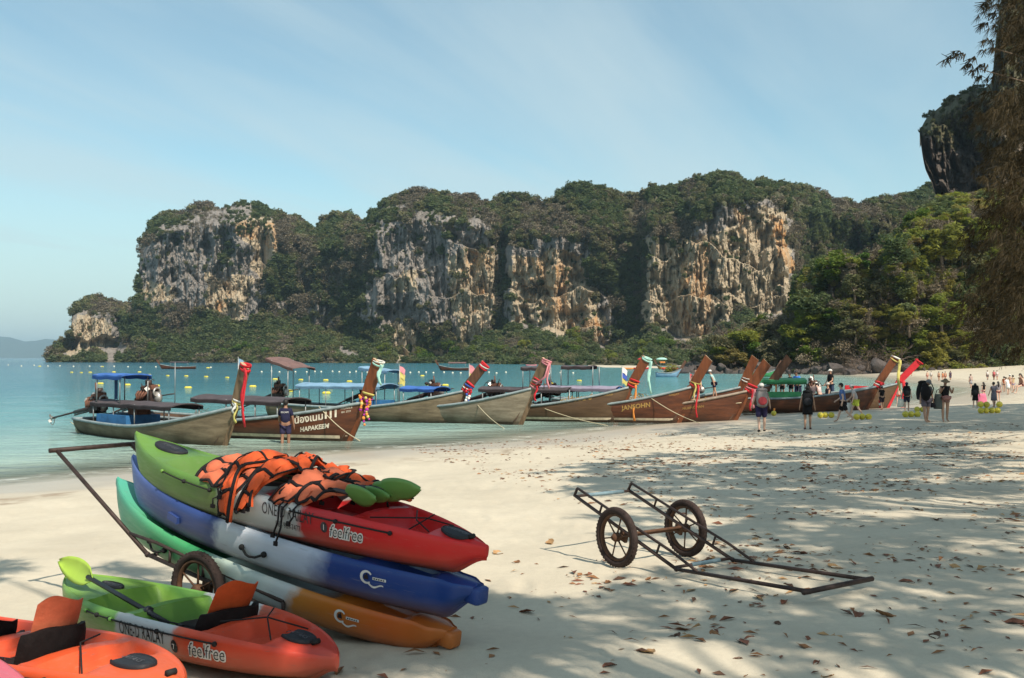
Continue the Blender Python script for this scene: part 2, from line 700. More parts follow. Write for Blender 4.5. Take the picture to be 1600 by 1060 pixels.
def poly_field(U, Yp, polys, seed, jit=9.0):
    ju = U + jit * (fbm(U / 22, Yp / 22, seed, 4) - 0.5) * 4
    jy = Yp + jit * (fbm(U / 22 + 50, Yp / 22, seed + 3, 4) - 0.5) * 4
    out = np.zeros(U.shape, bool)
    for p in polys:
        out |= in_poly(ju, jy, p)
    return out


def curtain(u0, u1, du, nv, sky, base_y, depth, foot, cap, relief, rock, cream, ochre, seed, rockveg=0.5, back=(30, 80), dbase=None):
    """a terrain wall that rises from base to skyline; setback makes talus slope, steep face and rounded top"""
    us = np.arange(u0, u1 + du, du)
    vs = np.linspace(0, 1, nv)
    V, U = np.meshgrid(vs, us, indexing='ij')
    top = interp(sky, us)[None, :]
    # ragged, tree-fringed skyline left to the plants: keep rock skyline a little lower
    top = top + 1.2 + 2.5 * (fbm(us / 9, us * 0 + 3.3, seed + 40, 3) - 0.5)[None, :]
    D = interp(depth, us)[None, :]
    if base_y is None:
        by = HZ + CZ * FPX / (interp(dbase, us)[None, :] if dbase else D)
    else:
        by = (interp(base_y, us) + 16 * (fbm(us / 7, us * 0 + 1.7, seed + 50, 3) - .5) + 10 * (fbm(us / 26, us * 0 + 8.7, seed + 51, 2) - .5))[None, :]
    Yp = by + (top - by) * V
    fy = interp(foot, us)[None, :]
    vf = np.clip((by - fy) / np.maximum(by - top, 1), 0.001, 0.95)
    cy = interp(cap, us)[None, :]
    vc = np.clip((by - cy) / np.maximum(by - top, 1), vf + 0.02, 0.99)
    DB = interp(dbase, us)[None, :] if dbase else D
    TA = D + 0.02 * D - DB if dbase else 0.05 * D
    S = np.where(V < vf, TA * np.minimum(V / vf, 1) ** 0.8, TA + 0.012 * D * np.clip((V - vf) / (vc - vf), 0, 1))
    S = S + 0.10 * D * np.clip((V - vc) / (1 - vc), 0, 1) ** 1.4
    isrock = poly_field(U, Yp, rock, seed)
    isrock &= ~(fbm(U / 16, Yp / 12, seed + 9, 4) < 0.17 + 0.13 * rockveg + 0.16 * np.clip((cy - Yp) / 20, 0, 1))
    sc = D / 400.0
    wx = U * D / FPX
    wz = (by - Yp) * D / FPX
    big = fbm(wx / (26 * sc), wz / (60 * sc), seed + 1, 4) - 0.5
    flu = fbm(wx / (6.5 * sc) + 1.2 * big, wz / (22 * sc), seed + 2, 5, 0.55, True) - 0.5
    fin = fbm(wx / (2.2 * sc), wz / (3.6 * sc), seed + 4, 4, 0.6) - 0.5
    crev = fbm(wx / (2.6 * sc) + .8 * big, wz / (13 * sc), seed + 8, 4, 0.6, True) ** 3
    saw = (wz / (24 * sc) + 1.6 * fbm(wx / (20 * sc), wz / (46 * sc), seed + 12, 3)) % 1.0
    col = fbm(wx / (11 * sc) + 2.0 * big, wz / (40 * sc), seed + 14, 4, 0.5, True)
    steep = np.clip((V - vf * 0.6) / 0.1, 0, 1)
    pock = np.clip(fbm(wx / (7 * sc), wz / (7 * sc), seed + 6, 3) - 0.60, 0, 1) * 5
    Yd = DB + S - relief * D * (0.050 * big + 0.020 * flu * steep + 0.012 * fin * steep - 0.013 * crev * steep + 0.020 * (col - .5) * steep + 0.016 * saw * steep) + relief * D * 0.02 * np.minimum(pock, 1.5) * steep * 0.7
    fl = Yd
    P = []
    a = (530 - Yp) / FPX
    Zz = Yd * (math.sin(PITCH) + a * math.cos(PITCH)) / (math.cos(PITCH) - a * math.sin(PITCH))
    fl = Yd * math.cos(PITCH) + Zz * math.sin(PITCH)
    Xx = (U - 800) / FPX * fl
    Zw = CZ + Zz
    if base_y is None:
        Zw[0] -= 1.5
    rows = [np.stack([Xx, Yd, Zw], -1)]
    for i, bk in enumerate(back):
        q = rows[0][-1:].copy()
        q[..., 0] += q[..., 0] / q[..., 1] * bk
        q[..., 1] += bk
        q[..., 2] = CZ + (q[..., 2] - CZ) * q[..., 1] / (q[..., 1] - bk) - (1.0 if i == 0 else 5.0)
        rows.append(q)
    W = np.concatenate(rows, 0)
    nr, nc = W.shape[:2]
    ext = nr - nv
    pad = lambda f: np.concatenate([f] + [f[-1:]] * ext, 0)
    cre = poly_field(U, Yp, cream, seed + 20).astype(float)
    och = poly_field(U, Yp, ochre, seed + 30).astype(float)
    at_ = {'cream': pad(cre).ravel(), 'ochre': pad(och).ravel(), 'veg': pad(1.0 - isrock).ravel()}
    return W, grid_faces(nr, nc), at_, U, Yp, isrock, V


SKY_FAR = [(72, 558), (78, 548), (90, 538), (105, 530), (111, 512), (113, 482), (130, 470), (150, 466), (175, 472), (190, 478), (205, 474), (213, 470), (216, 440), (218, 402), (222, 380), (240, 350), (255, 338), (290, 335), (300, 326), (320, 320),
           (340, 326), (355, 322), (380, 316), (400, 318), (418, 330), (440, 338), (470, 345), (482, 358), (490, 365), (498, 358), (505, 346), (520, 338), (545, 338), (560, 345), (572, 350), (580, 335), (600, 318), (630, 305), (650, 298),
           (680, 303), (720, 310), (740, 307), (755, 318), (768, 321), (780, 308), (800, 305), (825, 311), (845, 318), (866, 319), (872, 305), (890, 293), (915, 290), (940, 297), (960, 303), (980, 309), (1000, 305), (1020, 295), (1050, 292),
           (1070, 290), (1090, 280), (1120, 272), (1150, 276), (1165, 288), (1180, 285), (1210, 285), (1240, 292), (1270, 297), (1290, 305), (1300, 312), (1325, 317), (1340, 323), (1360, 315), (1400, 308), (1430, 305), (1450, 290), (1520, 290)]
DEP_FAR = [(72, 640), (205, 636), (216, 622), (330, 600), (425, 592), (450, 600), (500, 596), (560, 570), (590, 548), (690, 530), (765, 522), (785, 526), (800, 506), (930, 490), (960, 492), (1000, 484), (1016, 464), (1130, 450), (1230, 448), (1250, 470), (1300, 490), (1520, 520)]
BASE_FAR = [(72, 628), (215, 600), (330, 560), (500, 510), (600, 505), (715, 490), (780, 430), (850, 385), (950, 345), (1060, 335), (1240, 350), (1520, 420)]
FOOT_FAR = [(72, 552), (110, 545), (180, 540), (215, 500), (330, 500), (420, 490), (500, 512), (600, 540), (640, 560), (700, 560), (770, 520), (800, 500), (900, 520), (950, 545), (1000, 520), (1020, 500), (1060, 528), (1100, 525), (1150, 490), (1240, 480), (1300, 500), (1520, 520)]
CAP_FAR = [(72, 545), (120, 500), (210, 488), (218, 420), (245, 365), (400, 345), (440, 372), (490, 392), (580, 372), (650, 345), (760, 352), (800, 375), (860, 372), (900, 360), (1000, 372), (1060, 355), (1120, 318), (1230, 318), (1300, 340), (1520, 340)]
ROCK_FAR = [
    [(113, 490), (150, 482), (190, 498), (196, 545), (185, 557), (75, 558), (88, 545), (110, 540)],
    [(219, 400), (243, 348), (290, 336), (322, 316), (380, 312), (410, 322), (430, 345), (436, 395), (420, 440), (412, 490), (345, 503), (300, 488), (240, 480), (217, 470)],
    [(585, 338), (640, 318), (690, 330), (760, 345), (775, 398), (779, 470), (762, 530), (722, 542), (705, 500), (698, 450), (645, 462), (600, 450), (582, 400)],
    [(608, 515), (640, 502), (665, 540), (720, 545), (700, 563), (615, 563)],
    [(790, 388), (850, 380), (915, 380), (920, 440), (955, 480), (950, 550), (900, 525), (850, 522), (788, 500)],
    [(1013, 372), (1040, 382), (1062, 392), (1078, 345), (1100, 338), (1160, 318), (1200, 310), (1228, 332), (1240, 400), (1242, 480), (1200, 500), (1150, 484), (1100, 530), (1058, 532), (1006, 503)],
    [(578, 440), (720, 440), (722, 500), (690, 510), (640, 505), (600, 520), (575, 500)],
    [(478, 478), (522, 478), (526, 512), (480, 516)], [(425, 462), (445, 462), (448, 490), (425, 490)],
    [(535, 545), (560, 545), (575, 562), (528, 563)], [(560, 470), (575, 470), (575, 500), (562, 500)],
]
CREAM_FAR = [
    [(112, 495), (160, 500), (180, 540), (150, 557), (110, 557)],
    [(372, 345), (428, 340), (436, 400), (425, 430), (410, 440), (385, 385)], [(322, 430), (395, 435), (385, 490), (330, 500)], [(225, 440), (270, 455), (270, 478), (225, 475)],
    [(615, 425), (660, 425), (660, 455), (615, 455)], [(700, 400), (775, 385), (780, 470), (765, 535), (718, 545), (706, 500)], [(608, 510), (640, 502), (725, 548), (700, 565), (612, 565)],
    [(795, 405), (910, 400), (948, 490), (940, 545), (850, 520), (793, 495)],
    [(1010, 385), (1075, 375), (1150, 350), (1230, 360), (1242, 480), (1150, 495), (1100, 535), (1005, 510)], [(1150, 322), (1228, 335), (1235, 400), (1150, 380)],
]
OCHRE_FAR = [
    [(372, 355), (400, 350), (408, 378), (378, 375)], [(418, 345), (434, 350), (436, 395), (424, 390)], [(345, 470), (352, 440), (360, 440), (355, 490), (335, 497)],
    [(725, 400), (772, 395), (776, 440), (735, 520), (722, 520)], [(800, 400), (910, 395), (912, 430), (880, 500), (935, 490), (940, 540), (905, 525), (850, 470), (800, 450)],
    [(1150, 325), (1185, 330), (1185, 390), (1155, 370)], [(1205, 340), (1230, 345), (1236, 420), (1212, 400)], [(1085, 380), (1110, 380), (1120, 520), (1060, 525), (1040, 470)],
]
m_cliff = cliff_mat('limestone', (0.25, 0.225, 0.205), (0.49, 0.40, 0.285), (0.48, 0.27, 0.12), (0.11, 0.09, 0.078), 1.0)
CL_SEG = [(72, 493, 'headland_cliff', 'grey limestone headland at the far left end of the range'), (493, 783, 'limestone_cliff', 'wide wooded limestone cliff in the middle of the bay with cream streaks'),
          (783, 1007, 'limestone_cliff', 'lower ochre limestone cliff with hollows under a wooded top'), (1007, 1520, 'limestone_cliff', 'tall cream limestone wall with dark pockets at the head of the bay')]
far_pts = []
for (a_, b_, nm, lb) in CL_SEG:
    W_, F_, at_, U_, Y_, R_, V_ = curtain(a_, b_ + 2, 1.1, 270, SKY_FAR, None, DEP_FAR, FOOT_FAR, CAP_FAR, 1.0, ROCK_FAR, CREAM_FAR, OCHRE_FAR, 11, dbase=BASE_FAR)
    o_ = link(nm, big_mesh(nm, W_.reshape(-1, 3), F_, m_cliff, False, at_))
    tag(o_, lb, kind='structure')
    nv_ = U_.shape[0]
    far_pts.append((W_[:nv_], U_, Y_, R_, V_))

# the distant hills beyond the headland
us = np.linspace(-220, 330, 200)
hy = interp([(-220, 535), (-60, 524), (0, 526), (15, 527), (40, 534), (55, 533), (70, 530), (90, 531), (110, 535), (160, 548), (330, 556)], us) + 1.2 * (fbm(us / 12, us * 0, 77, 4) - 0.5)
rows = []
for k, (vv, dd) in enumerate([(0, 10000), (0.25, 10100), (0.5, 10300), (0.75, 10500), (1, 10800), (0.9, 11200), (0, 12000)]):
    q = []
    for u_, y_ in zip(us, hy):
        D_ = dd + 60 * math.sin(u_ / 23 + k)
        p = at(u_, HZ + (y_ - HZ) * vv, D_)
        if k in (0, 6):
            p.z = -0.9
        q.append(p)
    rows.append(np.array(q))
m_hill = pm('far_forest', (0.05, 0.075, 0.05), 0.95, 0.3, 0.02, 0, 0.05)
hills = link('distant_hills', big_mesh('distant_hills', np.concatenate(rows), grid_faces(len(rows), len(us)), m_hill))
tag(hills, 'low blue wooded hills on the horizon', kind='structure')

# ------------------------------------------------------------------ near headland on the right
SKY_R = [(1046, 582), (1066, 572), (1082, 560), (1102, 546), (1130, 532), (1160, 520), (1190, 508), (1228, 500), (1236, 480), (1244, 456), (1262, 428), (1290, 412), (1320, 408), (1350, 408), (1382, 388), (1410, 362), (1440, 338), (1470, 318), (1510, 312), (1550, 308), (1600, 300), (1900, 285)]
DEP_R = [(1046, 178), (1100, 172), (1200, 168), (1240, 164), (1300, 160), (1400, 160), (1500, 165), (1600, 170), (1900, 190)]
BASE_R = None
FOOT_R = [(1046, 583), (1100, 566), (1200, 556), (1240, 545), (1280, 530), (1400, 540), (1500, 540), (1900, 540)]
CAP_R = [(1046, 575), (1100, 552), (1200, 525), (1240, 475), (1290, 420), (1400, 390), (1500, 340), (1900, 320)]
ROCK_R = [[(1268, 452), (1304, 448), (1310, 505), (1272, 515)], [(1388, 452), (1424, 448), (1428, 490), (1390, 494)], [(1450, 490), (1490, 490), (1490, 520), (1452, 520)], [(1046, 566), (1430, 560), (1430, 595), (1046, 595)]]
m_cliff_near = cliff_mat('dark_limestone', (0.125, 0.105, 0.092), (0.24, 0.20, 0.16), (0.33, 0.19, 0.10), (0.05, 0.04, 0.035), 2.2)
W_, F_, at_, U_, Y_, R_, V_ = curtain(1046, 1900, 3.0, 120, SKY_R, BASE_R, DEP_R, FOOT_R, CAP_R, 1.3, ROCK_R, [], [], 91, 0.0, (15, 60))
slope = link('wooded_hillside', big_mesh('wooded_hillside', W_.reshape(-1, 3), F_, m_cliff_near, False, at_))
tag(slope, 'steep wooded hillside above the far end of the beach', kind='structure')
near_pts = (W_[:U_.shape[0]], U_, Y_, R_, V_)

# overhanging cliff above it, running on out of the frame towards the beach
SKY_T = [(1437, 206), (1441, 196), (1447, 184), (1458, 174), (1472, 164), (1490, 150), (1505, 144), (1520, 138), (1540, 136), (1550, 128), (1556, 60), (1566, -20), (1585, -90), (1640, -160), (1900, -330)]
BOT_T = [(1437, 214), (1440, 236), (1443, 254), (1447, 268), (1452, 278), (1462, 300), (1476, 316), (1500, 340), (1550, 380), (1900, 520)]
DEP_T = [(1437, 226), (1470, 222), (1545, 220), (1556, 212), (1640, 232), (1900, 270)]
FOOT_T = [(a, b - 1) for a, b in BOT_T]
CAP_T = [(a, b + 22) for a, b in SKY_T]
ROCK_T = [[(1430, 212), (1452, 222), (1480, 236), (1510, 228), (1535, 262), (1560, 200), (1600, 150), (1920, -50), (1920, 540), (1500, 400), (1440, 300)]]
W_, F_, at_, U_, Y_, R_, V_ = curtain(1437, 1900, 2.2, 150, SKY_T, BOT_T, DEP_T, FOOT_T, CAP_T, 2.3, ROCK_T, [[(1545, 200), (1600, 200), (1600, 300), (1545, 300)]], [], 131, 0.3, (20, 60))
# underside row so that the overhang is closed
und = W_[:1].copy()
und[..., 1] += 45
und[..., 0] = W_[:1][..., 0] * und[..., 1] / W_[:1][..., 1]
und[..., 2] = CZ + (W_[:1][..., 2] - CZ) * und[..., 1] / W_[:1][..., 1] + 3
W2 = np.concatenate([und, W_], 0)
at2 = {k: np.concatenate([a.reshape(W_.shape[:2])[:1], a.reshape(W_.shape[:2])], 0).ravel() for k, a in at_.items()}
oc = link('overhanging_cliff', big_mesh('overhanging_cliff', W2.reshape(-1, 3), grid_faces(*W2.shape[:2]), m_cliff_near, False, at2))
tag(oc, 'dark overhanging limestone cliff high above the hillside', kind='structure')
top_pts = (W_[:U_.shape[0]], U_, Y_, R_, V_)
# unseen cliff beyond the right edge, added to shade the hillside's right part
ys = np.linspace(48, 138, 60)
zs = np.linspace(0, 1, 50)
ZZ, YY = np.meshgrid(zs, ys, indexing='ij')
hh = np.interp(ys, [42, 60, 100, 160, 225], [70, 110, 122, 118, 110])[None, :]
XX = 134 + 14 * ZZ + 10 * (fbm(YY / 14, ZZ * hh / 30, 61, 5, 0.55, True) - 0.5) + 0.03 * (YY - 120)
rows = [np.stack([XX, YY, 1 + ZZ * hh], -1)]
q = rows[0][-1:].copy()
q[..., 0] += 40
rows.append(q)
q = q.copy()
q[..., 0] += 30
q[..., 2] = 0
rows.append(q)
Wc = np.concatenate(rows, 0)
kk = Wc.shape[0] * Wc.shape[1]
rc = link('unseen_shading_cliff', big_mesh('unseen_shading_cliff', Wc.reshape(-1, 3), grid_faces(*Wc.shape[:2]), m_cliff_near, True, {'cream': np.zeros(kk), 'ochre': np.zeros(kk), 'veg': np.zeros(kk)}))
tag(rc, 'unseen dark limestone cliff on the right, added to shade the hillside', kind='structure')

# ------------------------------------------------------------------ vegetation
def leaf_mat(name, cols, transl=0.42, rough=0.6):
    """cols: dark .. light leaf colours; each plant takes its own place on that scale, each leaf its own small shift"""
    m, n, l, b, o = nt(name)
    oi = n.new('ShaderNodeObjectInfo')
    r = ramp(n, l, oi.outputs['Random'], [(i / max(1, len(cols) - 1), c) for i, c in enumerate(cols)])
    t = attr(n, 'tint')
    c = mixc(n, l, maprange(n, l, t, 0, 1, 0.0, 0.65), r, mixc(n, l, 1.0, r, (1.7, 1.5, 1.0), 'MULTIPLY'))
    c = mixc(n, l, maprange(n, l, t, 0.0, 0.45, 0.5, 0.0), c, mixc(n, l, 1.0, r, (0.7, 0.75, 0.7), 'MULTIPLY'))
    l.new(c, b.inputs['Base Color'])
    b.inputs['Roughness'].default_value = rough
    b.inputs['Specular IOR Level'].default_value = 0.25
    tr = n.new('ShaderNodeBsdfTranslucent')
    l.new(c, tr.inputs['Color'])
    mx = n.new('ShaderNodeMixShader')
    mx.inputs[0].default_value = transl
    l.new(b.outputs[0], mx.inputs[1])
    l.new(tr.outputs[0], mx.inputs[2])
    l.new(mx.outputs[0], o.inputs[0])
    return m


M_DARK = leaf_mat('leaf_dark_green', [(0.066, 0.10, 0.045), (0.095, 0.13, 0.058), (0.115, 0.14, 0.07)])
M_OLIVE = leaf_mat('leaf_olive', [(0.105, 0.12, 0.06), (0.13, 0.14, 0.072), (0.15, 0.145, 0.09)])
M_BRIGHT = leaf_mat('leaf_bright_green', [(0.065, 0.13, 0.024), (0.09, 0.15, 0.028), (0.115, 0.15, 0.03)])
M_YELLOW = leaf_mat('leaf_yellow_green', [(0.175, 0.22, 0.045), (0.215, 0.24, 0.055), (0.235, 0.20, 0.08)], 0.45)
M_DRY = leaf_mat('leaf_dry', [(0.115, 0.10, 0.08), (0.145, 0.125, 0.10), (0.175, 0.155, 0.125)], 0.15, 0.85)
M_CASU = leaf_mat('casuarina_needles', [(0.042, 0.032, 0.016), (0.055, 0.042, 0.02)], 0.3)
M_BARK = pm('bark', (0.16, 0.125, 0.095), 0.9, 0.3, 6, 0.02, 0.1, stretch=(1, 1, 0.25))
M_TWIG = pm('bare_twig', (0.13, 0.10, 0.08), 0.9, 0.3, 5, 0, 0.1)


def leaves(C, size, rg, droop=0.0, aspect=0.55, up=0.9):
    """one bent-free quad leaf per centre, random heading"""
    N = len(C)
    nrm = rg.normal(size=(N, 3))
    nrm[:, 2] = np.abs(nrm[:, 2]) + up
    nrm /= np.linalg.norm(nrm, axis=1)[:, None]
    d = rg.normal(size=(N, 3))
    d[:, 2] -= droop
    d -= nrm * (d * nrm).sum(1)[:, None]
    d /= np.linalg.norm(d, axis=1)[:, None]
    w = np.cross(nrm, d)
    s = size * rg.uniform(0.6, 1.35, (N, 1))
    V = np.stack([C - d * s * .5, C + w * s * aspect * .5, C + d * s * .5, C - w * s * aspect * .5], 1).reshape(-1, 3)
    return V, np.arange(N * 4).reshape(N, 4)


def crown_pts(nl, per, rg, flat=0.8, spread=0.72, lob=0.42, base=0.0):
    """leaf centres of a crown of radius 1: lobes with gaps between them"""
    L = rg.normal(size=(nl, 3))
    L /= np.linalg.norm(L, axis=1)[:, None]
    L *= (rg.uniform(0.35, 1, (nl, 1)) ** 0.5) * spread
    L[:, 2] = L[:, 2] * flat + base
    out, tint = [], []
    for c in L:
        r = lob * rg.uniform(0.55, 1.2)
        p = rg.normal(size=(per, 3))
        p /= np.linalg.norm(p, axis=1)[:, None]
        p *= r * rg.uniform(0.25, 1.0, (per, 1)) ** 0.45
        p[:, 2] *= 0.75
        out.append(c + p)
        tint.append(np.full(per, rg.uniform(0.0, 1)) * 0.6 + rg.uniform(0, 0.4, per))
    return np.concatenate(out), np.concatenate(tint), L


def crown_mesh(name, mat, seed, nl=12, per=120, leaf=0.16, flat=0.8, droop=0.0, aspect=0.55, lob=0.42, spread=0.72, up=0.9, base=0.0):
    rg = np.random.default_rng(seed)
    C, T, L = crown_pts(nl, per, rg, flat, spread, lob, base)
    V, F = leaves(C, leaf, rg, droop, aspect, up)
    return big_mesh(name, V, F, mat, False, {'tint': T}), L


def trunk_mesh(name, L, seed, h=1.0, r=0.07, mat=None):
    """trunk from z=-h to the crown, limbs to every lobe"""
    rg = np.random.default_rng(seed)
    mb = MB()
    bend = rg.uniform(-.12, .12, 2)
    top = Vector((bend[0], bend[1], -0.25))
    mb.tube([(0, 0, -h - .1), (bend[0] * .4, bend[1] * .3, -h * .6), top], [r, r * .8, r * .62], 7)
    for c in L[:9]:
        c = Vector(c)
        mid = top.lerp(c, 0.5) + Vector((0, 0, 0.07))
        mb.tube([top, mid, c], [r * .5, r * .34, r * .12], 5)
    return mb.mesh(name, mat or M_BARK)


def bare_mesh(name, seed, n=14, mat=None, h=1.0, spread=0.9):
    rg = np.random.default_rng(seed)
    mb = MB()

    def br(p, d, ln, r, depth):
        q = p + d * ln * .5 + Vector(rg.normal(size=3) * ln * .07)
        e = p + d * ln + Vector(rg.normal(size=3) * ln * .12)
        mb.tube([p, q, e], [r, r * .75, r * .45], 3, caps=False)
        if depth > 0:
            for k in range(3 if depth > 1 else 4):
                dd = (d + Vector(rg.normal(size=3)) * 0.55).normalized()
                br(q.lerp(e, rg.uniform(0, 1)), dd, ln * rg.uniform(.5, .8), r * .5, depth - 1)
    for k in range(n):
        an = 2 * math.pi * k / n + rg.uniform(-.3, .3)
        d = Vector((math.cos(an) * spread, math.sin(an) * spread, rg.uniform(.5, 1.3) * h)).normalized()
        br(Vector((0, 0, -1)), d, rg.uniform(.7, 1.1), .03, 2)
    return mb.mesh(name, mat or M_TWIG)


# -- kinds of trees: (crown, trunk)
KINDS = {}
for kind, mat_, sd, kw in (('broad', M_BRIGHT, 1, dict(nl=16, per=150, leaf=.17, lob=.36)), ('dark', M_DARK, 2, dict(nl=16, per=150, leaf=.16, lob=.36)),
                           ('olive', M_OLIVE, 3, dict(nl=15, per=150, leaf=.15, lob=.36, droop=.5)), ('feather', M_YELLOW, 4, dict(nl=18, per=170, leaf=.24, lob=.33, droop=1.0, aspect=.3, up=1.5)),
                           ('drywood', M_DRY, 5, dict(nl=14, per=60, leaf=.12, lob=.42, aspect=.4))):
    KINDS[kind] = []
    for k in range(3):
        cm, L = crown_mesh('crown', mat_, sd * 10 + k, **kw)
        KINDS[kind].append((cm, trunk_mesh('trunk', L, sd * 10 + k)))
BARE = [bare_mesh('branches', 70 + k) for k in range(3)]


def tree(name, kind, k, p, r, label, group, rz=None, sc=(1, 1, 1), h=1.0, cat='tree'):
    e = empty(name, p, (0, 0, rng.uniform(0, 6.28) if rz is None else rz), label, cat, group)
    e.scale = (r * sc[0], r * sc[1], r * sc[2])
    if kind == 'bare':
        link('branches', BARE[k % 3], e)
    else:
        cm, tm = KINDS[kind][k % 3]
        link('trunk', tm, e)
        link('crown', cm, e)
    return e


# -- scrub and trees covering the far cliffs: nobody could count them
def gn_scatter(name, pts, sizes, src_mesh, label, mat):
    me = bpy.data.meshes.new(name)
    me.vertices.add(len(pts))
    me.vertices.foreach_set('co', np.asarray(pts, np.float32).ravel())
    a = me.attributes.new('size', 'FLOAT', 'POINT')
    a.data.foreach_set('value', np.asarray(sizes, np.float32))
    me.materials.append(mat)
    me.update()
    o = link(name, me)
    tag(o, label, kind='stuff')
    src = bpy.data.objects.new(name + '_plant', src_mesh)
    g = bpy.data.node_groups.new(name, 'GeometryNodeTree')
    g.interface.new_socket('Geometry', in_out='INPUT', socket_type='NodeSocketGeometry')
    g.interface.new_socket('Geometry', in_out='OUTPUT', socket_type='NodeSocketGeometry')
    gi, go = g.nodes.new('NodeGroupInput'), g.nodes.new('NodeGroupOutput')
    ip = g.nodes.new('GeometryNodeInstanceOnPoints')
    ob = g.nodes.new('GeometryNodeObjectInfo')
    ob.inputs['As Instance'].default_value = True
    ob.inputs['Object'].default_value = src
    na = g.nodes.new('GeometryNodeInputNamedAttribute')
    na.data_type = 'FLOAT'
    na.inputs['Name'].default_value = 'size'
    rv = g.nodes.new('FunctionNodeRandomValue')
    rv.data_type = 'FLOAT_VECTOR'
    rv.inputs[0].default_value = (-0.25, -0.25, 0)
    rv.inputs[1].default_value = (0.25, 0.25, 6.28)
    g.links.new(gi.outputs[0], ip.inputs['Points'])
    g.links.new(ob.outputs['Geometry'], ip.inputs['Instance'])
    g.links.new(na.outputs['Attribute'], ip.inputs['Scale'])
    g.links.new(rv.outputs[0], ip.inputs['Rotation'])
    g.links.new(ip.outputs[0], go.inputs[0])
    md = o.modifiers.new('scatter', 'NODES')
    md.node_group = g
    return o


def scatter_px(pts, n_, seed, dens_rock=0.03, smin=4.0, smax=9.0, ucut=None):
    """random places on a curtain's planted ground, evenly spread over its face; crown size in photo px at that distance"""
    W_, U_, Y_, R_, V_ = pts
    rg = np.random.default_rng(seed)
    h = np.abs(np.gradient(Y_, axis=0))
    w = np.where(R_, dens_rock, 1.0) * h
    w = w * np.where(R_ & (V_ > .80), 7.0, 1.0)
    w = w * np.where(V_ > 0.985, 3.0, 1.0)
    w[-1] *= 2
    if ucut is not None:
        w = w * ((U_ > ucut[0]) & (U_ < ucut[1]))
    idx = rg.choice(w.size, n_, p=(w / w.sum()).ravel())
    P = W_.reshape(-1, 3)[idx]
    s = rg.uniform(smin, smax, n_) * rg.uniform(0.6, 1.0, n_) * P[:, 1] / FPX
    s = np.where(R_.ravel()[idx], s * 0.55, s)
    kind = fbm(U_.ravel()[idx] / 40, Y_.ravel()[idx] / 30, seed + 5, 3) + rg.normal(size=n_) * 0.09
    return P, s, kind, U_.ravel()[idx], Y_.ravel()[idx]


SRC = [crown_mesh('scrub_dark', M_DARK, 201, 10, 44, .34, .8, lob=.42)[0], crown_mesh('scrub_olive', M_OLIVE, 202, 10, 44, .33, .8, lob=.42)[0], crown_mesh('scrub_dry', M_DRY, 203, 9, 18, .34, .8, lob=.5, aspect=.4)[0]]
allP, allS, allK, allY = [], [], [], []
for i_, pts_ in enumerate(far_pts):
    span = pts_[1].max() - pts_[1].min()
    P_, s_, k_, u_, y_ = scatter_px(pts_, int(span * 12), 300 + i_, 0.05, 5.0, 11.0)
    P_[:, 2] += s_ * 0.35
    P_[:, 1] -= s_ * 0.2
    allP.append(P_)
    allS.append(s_)
    allK.append(k_)
    allY.append(y_)
P_, S_, K_, Y_ = (np.concatenate(a) for a in (allP, allS, allK, allY))
K_ = K_ - np.where(Y_ > 500, 0.10, 0)
gn_scatter('dark_cliff_forest', P_[K_ < 0.475], S_[K_ < 0.475], SRC[0], 'dark green trees clinging to the far cliffs', M_DARK)
sel = (K_ >= 0.475) & (K_ < 0.585)
gn_scatter('olive_cliff_scrub', P_[sel], S_[sel], SRC[1], 'olive scrub covering the far cliffs', M_OLIVE)
gn_scatter('dry_cliff_scrub', P_[K_ >= 0.585], S_[K_ >= 0.585], SRC[2], 'greyish dry scrub on the upper parts of the far cliffs', M_DRY)

# undergrowth of the near hillside and of the overhanging cliff
P_, s_, k_, u_, y_ = scatter_px(near_pts, 9500, 401, 0.03, 8, 17)
k_ = k_ + np.where((y_ > 470) & (u_ < 1490), .045, 0)
P_[:, 2] += s_ * 0.3
vis = u_ < 1700
P_, s_, k_ = P_[vis], s_[vis], k_[vis]
UG = [crown_mesh('brush_dark', M_DARK, 211, 10, 60, .30, .8, lob=.5)[0], crown_mesh('brush_olive', M_YELLOW, 212, 12, 60, .36, .8, lob=.45, droop=.8, aspect=.32, up=1.5)[0], crown_mesh('brush_dry', M_DRY, 213, 10, 40, .24, .8, lob=.5, aspect=.4)[0]]
gn_scatter('hillside_brush', P_[k_ < 0.39], s_[k_ < 0.39], UG[0], 'dark green brush covering the near hillside', M_DARK)
sel = (k_ >= 0.39) & (k_ < 0.58)
gn_scatter('hillside_bamboo', P_[sel], s_[sel], UG[1], 'yellowish feathery brush covering the near hillside', M_YELLOW)
gn_scatter('hillside_dry_brush', P_[k_ >= 0.58], s_[k_ >= 0.58], UG[2], 'brown dry brush covering the near hillside', M_DRY)
P_, s_, k_, u_, y_ = scatter_px(top_pts, 1500, 402, 0.07, 4, 9)
P_[:, 2] += s_ * 0.3
gn_scatter('clifftop_scrub', P_, s_, SRC[1], 'olive scrub on top of the overhanging cliff', M_OLIVE)


def surf(pts, u, v):
    W_, U_, Y_, R_, V_ = pts
    i = int(np.argmin((U_ - u) ** 2 + (Y_ - v) ** 2))
    return Vector(W_.reshape(-1, 3)[i])


